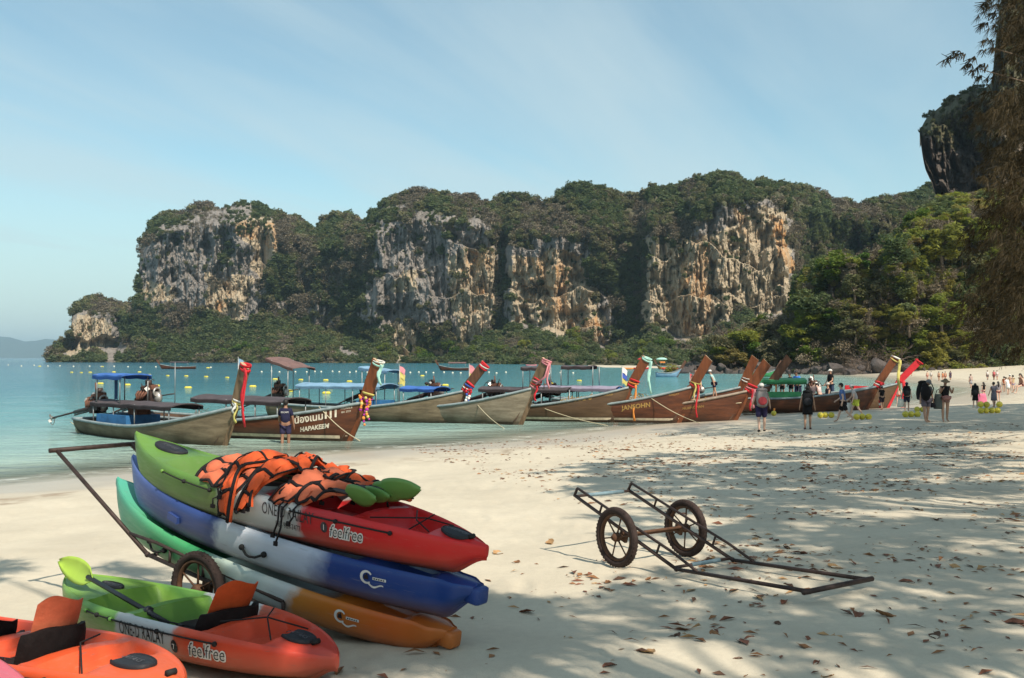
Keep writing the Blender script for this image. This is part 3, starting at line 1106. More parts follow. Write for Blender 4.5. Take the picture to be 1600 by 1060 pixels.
# -- trees of the near hillside one can tell apart
HERO = [
    ('broad', 1298, 412, 38, 'bright green round tree on the left shoulder of the hillside'), ('broad', 1340, 404, 24, 'small bright green tree right of the round one on the shoulder'),
    ('broad', 1424, 330, 26, 'vivid green tree standing up at the top of the hillside'), ('dark', 1392, 385, 40, 'dark green tree below the hillside skyline'),
    ('feather', 1462, 372, 44, 'large yellowish feathery tree under the overhanging cliff'), ('feather', 1520, 352, 40, 'yellowish feathery tree at the foot of the overhanging cliff'),
    ('olive', 1370, 440, 40, 'olive tree in the middle of the hillside'), ('dark', 1260, 470, 36, 'dark tree in the shaded hollow on the left of the hillside'),
    ('dark', 1246, 520, 34, 'dark tree low in the shaded hollow'), ('feather', 1462, 480, 40, 'pale green bamboo like tree in the middle right of the hillside'),
    ('feather', 1412, 528, 40, 'pale green feathery bush low on the hillside'), ('feather', 1452, 545, 38, 'pale feathery bush just above the far end of the beach'),
    ('broad', 1182, 490, 20, 'bright green tree in front of the cream wall'), ('olive', 1120, 535, 30, 'olive bush above the boulders on the left'),
    ('feather', 1160, 525, 30, 'yellow green bush on the low point'), ('olive', 1205, 545, 34, 'olive bush on the low point above the water'),
    ('drywood', 1262, 556, 34, 'brown dry bush above the boulders'), ('drywood', 1310, 545, 36, 'brown dry bush in the middle above the boulders'),
    ('dark', 1535, 550, 40, 'dark bush at the back of the beach'), ('dark', 1500, 455, 36, 'dark tree in the shaded part of the hillside'),
    ('olive', 1560, 470, 42, 'olive tree at the right edge of the hillside'), ('dark', 1580, 560, 36, 'dark bush at the right edge behind the bathers'),
    ('olive', 1500, 410, 40, 'olive tree right of the large feathery one'), ('olive', 1330, 440, 30, 'olive tree below the round bright one'), ('feather', 1560, 380, 44, 'brownish feathery tree at the right edge'),
    ('dark', 1595, 450, 44, 'dark tree cut by the right edge'), ('feather', 1590, 330, 44, 'feathery tree cut by the right edge under the rock'),
]
for i_, (kd, u_, v_, rpx, lb) in enumerate(HERO):
    p = surf(near_pts, u_, v_ + rpx * 0.4)
    r = rpx * p.y / FPX
    tree({'broad': 'broadleaf_tree', 'dark': 'evergreen_tree', 'olive': 'olive_tree', 'feather': 'feathery_tree', 'drywood': 'dry_bush'}[kd], kd, i_, p + Vector((0, -0.5 * r, 0.2 * r)), r, lb, 'trees on the near hillside',
         cat='bush' if 'bush' in lb else 'tree', sc=(1, .9, .92))
for i_, (u_, v_, rpx, lb) in enumerate([(1335, 505, 30, 'bare grey brush on the hillside with tangled branches'), (1385, 545, 34, 'fallen bare tree with pale branches above the boulders'), (1372, 470, 26, 'leafless shrub in the middle of the hillside'),
                                        (1140, 500, 30, 'leafless pinkish shrub before the cream wall'), (1350, 560, 30, 'leafless shrub just above the boulders')]):
    p = surf(near_pts, u_, v_ + rpx * .5) if v_ > 500 or u_ > 1240 else surf(near_pts, u_, 520)
    r = rpx * p.y / FPX
    tree('bare_tree', 'bare', i_, p + Vector((0, -.5 * r, .6 * r)), r, lb, 'bare shrubs on the near hillside')
rg = np.random.default_rng(55)


def hzone(u, v):
    h = ' high up' if v < 390 else ' halfway up' if v < 470 else ' low down'
    for lim, s_ in ((1200, ' above the bare prows'), (1262, ' above the green sided boat'), (1325, ' above the people boarding'), (1390, ' above the yellow ribbon prow'), (1440, ' above the red prow'), (1500, ' above the far bathers')):
        if u < lim:
            return h + s_
    return h + ' at the right edge'


kd_n = {'dark': 'small dark green hillside tree', 'olive': 'small olive hillside tree', 'feather': 'small yellowish feathery hillside tree'}
P_, s_, k_, u_, y_ = scatter_px(near_pts, 60, 403, 0.03, 11, 19, (1110, 1640))
k_ = k_ + np.where(y_ > 440, .05, 0)
for i_ in range(len(P_)):
    kd = ('dark', 'olive', 'feather')[0 if k_[i_] < .43 else 1 if k_[i_] < .54 else 2]
    if y_[i_] > 560:
        continue
    zn = hzone(u_[i_], y_[i_])
    tree('hillside_tree', kd, i_, Vector(P_[i_]) + Vector((0, -.3 * s_[i_], .12 * s_[i_])), float(s_[i_]), kd_n[kd] + zn, kd + ' hillside trees' + zn, sc=(1.1, 1.0, rg.uniform(.6, .85)))

# sunlit bushes stepping down to the beach and the boulders
rg = np.random.default_rng(59)
BL = {'feather': 'sunlit yellow green hillside bush', 'olive': 'sunlit olive hillside bush', 'drywood': 'brownish dry hillside bush', 'broad': 'bright green hillside bush'}
for u_ in np.arange(1095, 1500, 13.0):
    for v0 in (555, 528, 500):
        if v0 < interp(SKY_R, u_) + 14 or rg.uniform() < .22:
            continue
        uu, vv = u_ + rg.uniform(-9, 9), v0 + rg.uniform(-10, 8)
        kd = rg.choice(['feather', 'olive', 'drywood', 'broad'], p=[.52, .2, .16, .12])
        p = surf(near_pts, uu, vv)
        r = rg.uniform(17, 30) * p.y / FPX
        tree('hillside_bush', kd, int(rg.integers(0, 3)), p + Vector((0, -1.6, .12 * r)), r, BL[kd] + (zn := hzone(uu, vv).replace(' low down', {555: ' at the foot', 528: ' just above the foot', 500: ' low down'}[v0])), kd + ' bushes' + zn, sc=(1.15, .9, .72), cat='bush')

# -- trees along the far shore
rg = np.random.default_rng(56)
for i_ in range(70):
    u_ = rg.uniform(200, 1060)
    k_ = int(np.searchsorted([493, 783, 1007], u_))
    base = HZ + CZ * FPX / interp(DEP_FAR, u_)
    v_ = base - rg.uniform(2, 26) * (1.6 if 730 < u_ < 1060 else 1)
    p = surf(far_pts[k_], u_, v_)
    r = rg.uniform(9, 15) * p.y / FPX
    kd = rg.choice(['broad', 'dark', 'olive', 'feather'], p=[.38, .27, .25, .10])
    if far_pts[k_][3].reshape(-1)[int(np.argmin((far_pts[k_][1] - u_) ** 2 + (far_pts[k_][2] - v_) ** 2))] and rg.uniform() < .8:
        continue
    tree('shore_tree', kd, i_, p + Vector((0, -.3 * r, .45 * r)), r, {'broad': 'bright green tree at the water edge under the far cliffs', 'dark': 'dark green tree at the water edge under the far cliffs', 'olive': 'olive tree at the water edge under the far cliffs',
                                                                     'feather': 'yellow green tree at the water edge under the far cliffs'}[kd].replace('under the far cliffs', sz_ := ('below the left headland' if u_ < 430 else 'in the wooded gap after the headland' if u_ < 575 else 'below the wide middle cliff' if u_ < 783 else 'below the ochre cliff' if u_ < 940 else 'below the dark gully')), kd + ' trees ' + sz_)

# -- boulders along the foot of the near hillside
m_rock = cliff_mat('boulder', (0.10, 0.085, 0.08), (0.24, 0.20, 0.17), (0.3, 0.2, 0.1), (0.035, 0.028, 0.026), 6.0)


def boulder_mesh(seed, mat):
    import bmesh
    bm = bmesh.new()
    bmesh.ops.create_icosphere(bm, subdivisions=3, radius=1.0)
    rg = np.random.default_rng(seed)
    cuts = [(Vector(rg.normal(size=3)).normalized(), rg.uniform(.45, .85)) for _ in range(14)]
    for v_ in bm.verts:
        for nrm, d in cuts:
            e = v_.co.dot(nrm) - d
            if e > 0:
                v_.co -= nrm * e * 0.92
        v_.co *= 1 + 0.10 * (float(fbm(np.array([v_.co.x * 2 + v_.co.z]), np.array([v_.co.y * 2 - v_.co.z]), seed, 3)[0]) - .5)
    me = bpy.data.meshes.new('boulder')
    bm.to_mesh(me)
    bm.free()
    me.materials.append(mat)
    for k_ in ('cream', 'ochre', 'veg'):
        me.attributes.new(k_, 'FLOAT', 'POINT')
    me.set_sharp_from_angle(angle=math.radians(32))
    return me


BLD = [boulder_mesh(500 + k, m_rock) for k in range(5)]
rg = np.random.default_rng(57)
spots = [(1372, 568, 17, 'large pale grey boulder behind the yellow ribbon prow'), (1080, 578, 16, 'dark boulder at the left tip of the low point'), (1108, 573, 14, 'pale topped boulder next to the left tip'), (1180, 570, 13, 'light grey boulder between the brown prows'),
         (1418, 574, 12, 'grey boulder beside the red prow')]
for u_ in np.arange(1070, 1480, 11):
    spots.append((u_ + rg.uniform(-4, 4), 577 + rg.uniform(-6, 6), rg.uniform(6, 12), 'dark boulder in the line along the foot of the hillside'))
for i_, (u_, v_, rpx, lb) in enumerate(spots):
    D_ = interp(DEP_R, u_) - 1.5
    p = at(u_, v_ + rpx * .4, D_)
    rpx = rpx * (1.0 if i_ < 5 else rg.uniform(.5, 1.15))
    r = rpx * D_ / FPX
    o_ = link('boulder', BLD[i_ % 5], None, p, (rg.uniform(-.3, .3), rg.uniform(-.3, .3), rg.uniform(0, 6.28)), (r * 1.25, r * 1.1, r))
    tag(o_, lb, 'boulder', 'dark boulders at the foot of the hillside' if i_ > 4 else 'boulders one can tell apart')


# ------------------------------------------------------------------ casuarinas at the right and behind, shading the sand
def spray(rg, base, d, ln, tufts=13, per=14, nl=0.34, wd=0.020):
    """a drooping branchlet hung with tufts of needles: returns needle quads"""
    C, D = [], []
    for k in range(tufts):
        t = (k + .5) / tufts
        q = base + d * ln * t + np.array([0, 0, -0.35 * ln * t * t]) + rg.normal(size=3) * ln * .07
        for j in range(per):
            dd = np.array([d[0] * .6, d[1] * .6, -0.9]) + rg.normal(size=3) * .42
            dd /= np.linalg.norm(dd)
            C.append(q)
            D.append(dd * nl * rg.uniform(.6, 1.25))
    C, D = np.array(C), np.array(D)
    w = np.cross(D, rg.normal(size=D.shape))
    w /= np.linalg.norm(w, axis=1)[:, None]
    w *= wd
    return np.stack([C - w, C + w, C + D + w * .5, C + D - w * .5], 1).reshape(-1, 3)


SH_POLY = [
    ([(890, 742), (1010, 712), (1200, 702), (1600, 690), (1640, 1060), (1120, 1060), (1060, 985), (1100, 925), (1000, 845), (1040, 790), (940, 765)], 0.95, 0.33),
    ([(600, 945), (800, 930), (905, 958), (880, 990), (1080, 1040), (1100, 1060), (470, 1060)], 0.85, 0.38),
    ([(1150, 648), (1640, 630), (1640, 668), (1300, 674)], 0.9, 0.25), ([(1000, 790), (1100, 760), (1100, 840), (1010, 840)], 0.3, 0.4), ([(-60, 888), (250, 880), (270, 905), (-60, 912)], 0.5, 0.4), ([(-80, 1000), (200, 960), (420, 960), (560, 1080), (-80, 1080)], .4, 0.4),
]
rg = np.random.default_rng(58)
TR = [(6.5, -3.5), (13.5, 1.0), (3.0, -8.5), (9.5, -9.0), (17.5, 9.0), (24, 20), (-4, -7)]
tips = {i: [] for i in range(len(TR))}
tver = {i: [] for i in range(len(TR))}


def add_spray(P, ti, **kw):
    tx, ty = TR[ti]
    d = np.array([P[0] - tx, P[1] - ty, 0.0])
    d = d / (np.linalg.norm(d) + 1e-6) + rg.normal(size=3) * .5
    d[2] *= .3
    d /= np.linalg.norm(d)
    tver[ti].append(spray(rg, P, d, rg.uniform(.9, 1.6), **kw))
    tips[ti].append(P)


def in_view(P, mar=40):
    q = proj(P)
    return q[2] > 0 and -mar < q[0] < 1600 + mar and -mar < q[1] < 1060 + mar


def cast(gx, gy, gz_, hmin, hmax):
    for _ in range(8):
        h = rg.uniform(hmin, hmax)
        P = np.array([gx, gy, gz_]) + np.array(SUN_DIR) / SUN_DIR.z * h
        if not in_view(P, 120) and not in_view(P - np.array([0, 0, 1.2]), 120):
            d = [np.hypot(P[0] - t[0], P[1] - t[1]) for t in TR]
            add_spray(P, int(np.argmin(d)))
            return


n_s = 0
gxs, gys = rg.uniform(-6, 34, 40000), rg.uniform(4, 60, 40000)
gzs = ground_h(gxs, gys, False)
q = proj(np.stack([gxs, gys, gzs], -1))
pat = fbm(gxs / 1.5 + gys * .25, gys / 2.0, 71, 3)
keep_n = np.zeros(len(gxs), bool)
for poly, w, thr in SH_POLY:
    ins = in_poly(q[:, 0], q[:, 1], poly)
    keep_n |= ins & (pat > thr) & (rg.uniform(size=len(gxs)) < w * 0.27 * np.where(gys > 26, 1.7, 1.0))
for k in np.where(keep_n)[0]:
    cast(gxs[k], gys[k], gzs[k], 7.5 if gys[k] < 26 else 14, 12 if gys[k] < 26 else 20)
for k in range(70):
    cast(rg.uniform(-0.95, 0.4), rg.uniform(5.6, 7.2), 1.2, 7, 11)
for k in range(5):
    cast(rg.uniform(-2.5, -1.2), rg.uniform(5.8, 6.6), 0.95, 7, 10)
# foliage that shows at the right edge of the picture
TR.append((17.2, 25.0))
ti = len(TR) - 1
tips[ti], tver[ti] = [], []
for k in range(330):
    v_ = rg.uniform(-200, 540)
    edge = 1590 + 12 * math.sin(v_ / 47.0) + (14 if v_ < 130 else 0) - 18 * min(1, max(0, (v_ - 250) / 90))
    u_ = edge + abs(rg.normal()) * 60 + 8
    add_spray(np.array(at(u_, v_, rg.uniform(22, 28))), ti, tufts=14, per=16, nl=.26, wd=.0065)
for (u_, v_) in [(1545, 100), (1528, 92), (1512, 84), (1500, 82), (1490, 90), (1540, 118), (1530, 108), (1556, 120), (1545, 35), (1550, 60), (1548, 5), (1560, 20), (1552, 140), (1550, 75), (1520, 100)]:
    P = np.array(at(u_, v_, 24.5))
    tver[ti].append(spray(rg, P, np.array([-.8, -.1, .1]), .32, tufts=4, per=7, nl=.22, wd=.013))
    tips[ti].append(P)
TLAB = ['feathery casuarina overhanging the sand behind the camera, nearest of its kind', 'feathery casuarina right of the beach beside the empty cart', 'feathery casuarina behind the camera with spreading limbs', 'tall casuarina at the back of the beach',
        'casuarina on the right side of the beach', 'tall casuarina farther along the right side of the beach', 'casuarina behind the kayaks on the left', 'dark feathery casuarina at the right edge with a branch against the sky']
for i_, (tx, ty) in enumerate(TR):
    if not tver[i_]:
        continue
    gz_ = gh(tx, ty)
    e = empty('casuarina_tree', (tx, ty, gz_), (0, 0, 0), TLAB[i_], 'tree', 'casuarinas along the beach')
    Vn = np.concatenate(tver[i_]) - np.array([tx, ty, gz_])
    nf = len(Vn) // 4
    link('crown', big_mesh('crown', Vn, np.arange(nf * 4).reshape(nf, 4), M_CASU, False, {'tint': rg.uniform(0, 1, nf)}), e)
    T = np.array(tips[i_]) - np.array([tx, ty, gz_])
    mb = MB()
    hh_ = max(8.0, float(T[:, 2].max()) * 0.92)
    mb.tube([(0, 0, -.4), (.15, .1, hh_ * .35), (-.1, .2, hh_ * .7), (0, 0, hh_)], [.24, .2, .14, .05], 10)
    for k in range(0, len(T), max(1, len(T) // 45)):
        t = Vector(T[k])
        zb = max(2.5, min(hh_ * .95, t.z - 1.5 - 0.15 * math.hypot(t.x, t.y)))
        s_ = Vector((0, .1, zb))
        mb.tube([s_, s_.lerp(t, .5) + Vector((0, 0, .5)), t], [.05, .032, .01], 5, caps=False)
    mb.build('trunk', M_BARK, e)

# ------------------------------------------------------------------ longtail boats
def plank_mat(name, base, dark, grime, rough=0.6, spec=0.3, stain=0.6):
    m, n, l, b, o = nt(name)
    v = coord(n)
    vs = mapping(n, l, v, (0.35, 1, 3.0))
    f1 = noise(n, l, 2.2, 6, vs, 0.65)
    f2 = noise(n, l, 9, 4, vs, 0.7)
    f3 = noise(n, l, 1.2, 4, mapping(n, l, v, (1, 1, 0.4)), 0.6)
    c = ramp(n, l, f1, [(0.28, dark), (0.6, base)])
    c = mixc(n, l, maprange(n, l, f2, 0.5, 0.75, 0, 0.6), c, dark)
    c = mixc(n, l, maprange(n, l, f3, 0.5, 0.68, 0, stain), c, grime)
    sep = n.new('ShaderNodeSeparateXYZ')
    l.new(v, sep.inputs[0])
    wl_ = math_n(n, l, 'ADD', sep.outputs[2], math_n(n, l, 'MULTIPLY', f3, -0.35))
    c = mixc(n, l, maprange(n, l, wl_, 0.12, -0.10, 0, 0.75), c, tuple(x * 0.35 for x in grime))
    l.new(c, b.inputs['Base Color'])
    b.inputs['Roughness'].default_value = rough
    b.inputs['Specular IOR Level'].default_value = spec
    bump(n, l, f2, 0.4, 0.01, b)
    return m


M_HGREY = plank_mat('weathered_grey_planks', (0.20, 0.155, 0.098), (0.075, 0.056, 0.034), (0.10, 0.068, 0.036), 0.75)
M_HPALE = plank_mat('pale_grey_planks', (0.25, 0.21, 0.15), (0.11, 0.09, 0.062), (0.14, 0.10, 0.062), 0.75)
M_HBROWN = plank_mat('varnished_brown_planks', (0.12, 0.040, 0.017), (0.042, 0.015, 0.009), (0.075, 0.036, 0.020), 0.42, 0.4, 0.4)
M_HOLIVE = plank_mat('brown_grey_planks', (0.11, 0.066, 0.036), (0.06, 0.034, 0.018), (0.08, 0.055, 0.034), 0.6)
M_PROW = pm('prow_plank', (0.17, 0.052, 0.018), 0.45, 0.3, 3, 0.004, 0.4, stretch=(3, 3, .4))
M_PROWD = pm('dark_prow_plank', (0.13, 0.06, 0.035), 0.55, 0.3, 3, 0.004, 0.3, stretch=(3, 3, .4))
M_PROWG = pm('weathered_prow_plank', (0.20, 0.13, 0.075), 0.7, 0.3, 3, 0.004, 0.3, stretch=(3, 3, .4))
M_ENDG = pm('bare_wood_end', (0.42, 0.30, 0.19), 0.8, 0.2, 6)
M_GUN = pm('faded_blue_rail', (0.24, 0.29, 0.30), 0.6, 0.2, 5)
M_GUNB = pm('faded_brown_rail', (0.28, 0.22, 0.17), 0.6, 0.2, 5)
M_INS = pm('boat_inside', (0.12, 0.075, 0.05), 0.8, 0.3, 4)
M_INSB = pm('boat_inside_blue', (0.03, 0.14, 0.32), 0.6, 0.2, 4)
M_POLE = pm('galvanised_pole', (0.30, 0.31, 0.31), 0.45, 0.2, 8, metal=0.5)
M_POLED = pm('dark_pole', (0.05, 0.045, 0.045), 0.6, 0.2, 8)
M_CANB = pm('blue_tarpaulin', (0.04, 0.13, 0.42), 0.7, 0.15, 3, .02)
M_CANL = pm('pale_blue_tarpaulin', (0.20, 0.34, 0.48), 0.7, 0.15, 3, .02)
M_CAND = pm('dark_tarpaulin', (0.07, 0.055, 0.06), 0.8, 0.2, 3, .02)
M_CANBR = pm('brown_tarpaulin', (0.17, 0.10, 0.09), 0.8, 0.2, 3, .02)
M_CANG = pm('green_tarpaulin', (0.05, 0.26, 0.10), 0.6, 0.15, 3, .02)
M_CANV = pm('violet_grey_tarpaulin', (0.28, 0.25, 0.33), 0.7, 0.15, 3, .02)
M_ENG = pm('engine_iron', (0.06, 0.04, 0.035), 0.55, 0.3, 10, .01, metal=0.4)
M_ENGR = pm('engine_rust', (0.16, 0.07, 0.045), 0.8, 0.3, 10, .01)
M_ENGA = pm('engine_alloy', (0.42, 0.40, 0.37), 0.4, 0.2, 10, metal=0.6)
M_ROPE = pm('pale_rope', (0.52, 0.45, 0.30), 0.9, 0.2, 30)
M_ROPEY = pm('yellow_rope', (0.50, 0.40, 0.12), 0.9, 0.2, 30)
M_RED = pm('red_cloth', (0.55, 0.02, 0.03), 0.75, 0.15, 6)
M_PINK = pm('pink_cloth', (0.62, 0.24, 0.27), 0.75, 0.15, 6)
M_WHITEC = pm('white_cloth', (0.72, 0.70, 0.66), 0.75, 0.1, 6)
M_BLUEC = pm('blue_cloth', (0.05, 0.10, 0.42), 0.75, 0.15, 6)
M_MINT = pm('mint_cloth', (0.36, 0.62, 0.54), 0.75, 0.15, 6)
M_YELC = pm('yellow_cloth', (0.55, 0.48, 0.14), 0.75, 0.15, 6)
M_ORNC = pm('orange_flowers', (0.70, 0.25, 0.05), 0.75, 0.15, 20)
M_PURC = pm('magenta_flowers', (0.40, 0.03, 0.30), 0.75, 0.15, 20)
M_PALEPAINT = pm('white_lettering_paint', (0.66, 0.60, 0.48), 0.7, 0.2, 12)
M_GOLDPAINT = pm('gold_lettering_paint', (0.36, 0.22, 0.06), 0.6, 0.2, 12)
M_STRIPE = pm('cream_stripe_paint', (0.55, 0.46, 0.33), 0.7, 0.2, 6)
M_SHADE_BLUE = pm('navy_cloth', (.02, .05, .12), .8)
M_YBUOY = pm('yellow_float', (0.62, 0.52, 0.06), 0.5, 0.15, 6)
M_WBUOY = pm('white_float', (0.70, 0.66, 0.52), 0.5, 0.15, 6)


def text_mesh(s, size, mat, shear=0.0, offset=0.0, bold=False, spacing=1.0):
    cu = bpy.data.curves.new('lettering', 'FONT')
    cu.body = s
    cu.size = size
    cu.shear = shear
    cu.offset = offset
    cu.resolution_u = 3
    cu.space_character = spacing
    ob = bpy.data.objects.new('lettering', cu)
    COL.objects.link(ob)
    dg = bpy.context.evaluated_depsgraph_get()
    me = bpy.data.meshes.new_from_object(ob.evaluated_get(dg))
    bpy.data.objects.remove(ob)
    bpy.data.curves.remove(cu)
    me.materials.clear()
    me.materials.append(mat)
    return me


def stick_text(parent, bvh, s, size, x0, z0, dirx, side, mat, slope=0.0, lift=0.006, shear=0.0, offset=0.0, sx=1.0, name='lettering', spacing=1.0):
    """lettering painted on a hull side: flat letters laid onto the curved planking"""
    me = text_mesh(s, size, mat, shear, offset, spacing=spacing)
    for v in me.vertices:
        x = x0 + dirx * v.co.x * sx
        z = z0 + v.co.y + slope * v.co.x * sx
        h = bvh.ray_cast(Vector((x, side * 4, z)), Vector((0, -side, 0)))
        if h[0] is None:
            h = (Vector((x, side * .4, z)),)
        v.co = h[0] + Vector((0, side * lift, 0))
    me.update()
    return link(name, me, parent)


def longtail(foot, head, L, label, hull_m, prow_m, gun_m=None, beam=0.95, sheer=(0.55, 0.48, 1.25), prow_top=(0.55, 2.5), prow_w=0.40, inside=None, group='longtail boats moored in the shallows', stripe=None, name='longtail_boat', rake=0.65):
    """local x forward from the stern, y to port, z up from the waterline"""
    c_, s_ = math.cos(head), math.sin(head)
    fx = L - rake
    e = empty(name, (foot.x - c_ * fx, foot.y - s_ * fx, 0), (0, 0, head), label, 'boat', group)
    ns = 36
    rings, inner, gun = [], [], []
    NP = 13

    def stat(x):
        t = x / L
        bm_ = beam * (0.62 + 0.38 * math.sin(min(1, t / .5) * math.pi / 2)) if t < .5 else beam * max(0.02, (1 - ((t - .5) / .5) ** 2.3))
        if t < .45:
            sz = sheer[1] + (sheer[0] - sheer[1]) * (1 - t / .45) ** 2
        else:
            sz = sheer[1] + (sheer[2] - sheer[1]) * ((t - .45) / .55) ** 1.7
        kz = -0.32 + 0.25 * max(0, 1 - t / .18) ** 1.5
        if x > fx - 0.25:
            kz = -0.32 + (sheer[2] + .32) * ((x - fx + .25) / (rake + .25)) ** 1.0
        return bm_, sz, min(kz, sz - .01)
    xs = np.concatenate([np.linspace(0, L * .75, 22), np.linspace(L * .75, L, 16)[1:]])
    for x in xs:
        bm_, sz, kz = stat(x)
        pts = []
        for i in range(NP):
            p = i / (NP - 1)
            y = bm_ * (math.sin(p * math.pi / 2) ** .75) if p > 0 else 0
            z = kz + (sz - kz) * p ** 1.45
            lap = 0.010 * (1 - (p * 6 % 1)) if 0 < p < 1 else 0
            pts.append((y + lap * (1 if bm_ > .1 else 0), z))
        rings.append([Vector((x, -y, z)) for y, z in pts[::-1]] + [Vector((x, y, z)) for y, z in pts[1:]])
        fl = max(0.02, kz + .25)
        inner.append([Vector((x, -bm_ + .05, sz - .005)), Vector((x, -bm_ * .9 + .06, max(fl, sz - .35))), Vector((x, -bm_ * .75 + .02, fl)), Vector((x, 0, fl)), Vector((x, bm_ * .75 - .02, fl)), Vector((x, bm_ * .9 - .06, max(fl, sz - .35))),
                      Vector((x, bm_ - .05, sz - .005))] if bm_ > .15 else None)
        gun.append((x, bm_, sz))
    mb = MB().loft(rings, 0, wrap=False, caps=False)
    # transom
    r0 = rings[0]
    mb.add(r0, [tuple(range(len(r0)))], 0, False)
    hull = mb.build('hull', [hull_m], e, sharp=40)
    bvh = BVHTree.FromPolygons([v.co.copy() for v in hull.data.vertices], [tuple(p.vertices) for p in hull.data.polygons])
    ii = [r for r in inner if r]
    mbi = MB().loft([r[::-1] for r in ii], 0, wrap=False, caps=False)
    for xx in (L * .25, L * .42, L * .6, L * .74):
        bm_, sz, kz = stat(xx)
        mbi.box((xx, 0, sz - .16), (.26, 2 * bm_ - .16, .04))
    mbi.build('inside_planking', [inside or M_INS], e)
    gm = MB()
    for s in (-1, 1):
        P = [Vector((x, s * (b_ + .015), z_ + .01)) for x, b_, z_ in gun if x < L - .02]
        gm.tube(P, .05, 6, flat=1.0)
    gm.tube([Vector((0, -gun[0][1], gun[0][2])), Vector((0, gun[0][1], gun[0][2]))], .05, 6)
    gm.build('gunwale', [gun_m or M_GUN], e)
    # prow plank
    ctrl = [Vector((fx - .12, 0, -.22)), Vector((fx + rake * .5, 0, sheer[2] * .5)), Vector((fx + rake * .92, 0, sheer[2])), Vector((L + prow_top[0] * .45, 0, sheer[2] + (prow_top[1] - sheer[2]) * .5)), Vector((L + prow_top[0], 0, prow_top[1]))]
    rg_, P = [], []
    for i in range(17):
        t = i / 16 * 4
        k = min(3, int(t))
        f = t - k
        p0, p1, p2, p3 = ctrl[max(0, k - 1)], ctrl[k], ctrl[k + 1], ctrl[min(4, k + 2)]
        P.append(0.5 * ((2 * p1) + (p2 - p0) * f + (2 * p0 - 5 * p1 + 4 * p2 - p3) * f * f + (3 * p1 - p0 - 3 * p2 + p3) * f ** 3))
    for i, p in enumerate(P):
        tn = (P[min(16, i + 1)] - P[max(0, i - 1)]).normalized()
        nm = Vector((tn.z, 0, -tn.x))
        w = prow_w * (0.55 + .45 * min(1, i / 9)) * .5
        th = .075
        o1, o2 = p + nm * (.07 if i < 9 else w * .8), p - nm * w * (1.0 if i > 6 else .75)
        if i == 16:
            o2 = o2 + tn * .0
            o1 = o1 - tn * .10
        rg_.append([o1 + Vector((0, -th * .5, 0)), o1 + Vector((0, th * .5, 0)), o2 + Vector((0, th, 0)), o2 + Vector((0, -th, 0))])
    pb = MB().loft(rg_, 0, caps=False, smooth=False)
    nV = len(pb.v)
    pb.add(rg_[-1], [(0, 1, 2, 3)], 1, False)
    prow = pb.build('prow', [prow_m, M_ENDG], e)
    if stripe:
        sb = MB()
        for s in (-1, 1):
            ring = []
            for x in np.linspace(L * .35, fx - .02, 26):
                rr_ = []
                for z in (.10, .20):
                    h = bvh.ray_cast(Vector((x, s * 4, z)), Vector((0, -s, 0)))
                    rr_.append((h[0] if h[0] else Vector((x, 0, z))) + Vector((0, s * .012, 0)))
                ring.append(rr_)
            sb.loft(ring, 0, wrap=False, caps=False)
        sb.build('stripe', [stripe], e)
    e['_'] = 0
    del e['_']
    return dict(e=e, bvh=bvh, L=L, stat=stat, P=P, fx=fx, sheer=sheer)


def w_of(b, p):
    e = b['e']
    return Matrix.Translation(e.location) @ Euler(e.rotation_euler).to_matrix().to_4x4() @ Vector(p)


def canopy(b, x0, x1, z, hw, mat, posts=(), camber=.08, tilt=0.0, sag=.03, name='canopy', post_m=None, z0=.35, thick=.035):
    e = b['e']
    rings = []
    N = 10
    for i in range(N + 1):
        t = i / N
        x = x0 + (x1 - x0) * t
        zc = z + tilt * t - sag * math.sin(t * math.pi * len(posts) if posts else 0) ** 2 * (1 if posts else 0)
        up, dn = [], []
        for k in range(7):
            y = -hw + 2 * hw * k / 6
            zz = zc + camber * (1 - (y / hw) ** 2)
            up.append(Vector((x, y, zz)))
            dn.append(Vector((x, y, zz - thick)))
        ed = .10
        up[0].z -= 0
        rings.append([dn[0] - Vector((0, 0, ed))] + up + [dn[6] - Vector((0, 0, ed))] + dn[::-1])
    c = MB().loft(rings, 0).build(name, [mat], e, sharp=40)
    pm_ = MB()
    for px_ in posts:
        t = (px_ - x0) / (x1 - x0)
        for s in (-1, 1):
            MB().tube([(px_, s * hw * .93, z0), (px_, s * hw * .93, z + tilt * t)], .022, 6).build('canopy_post', [post_m or M_POLE], e)
    return c


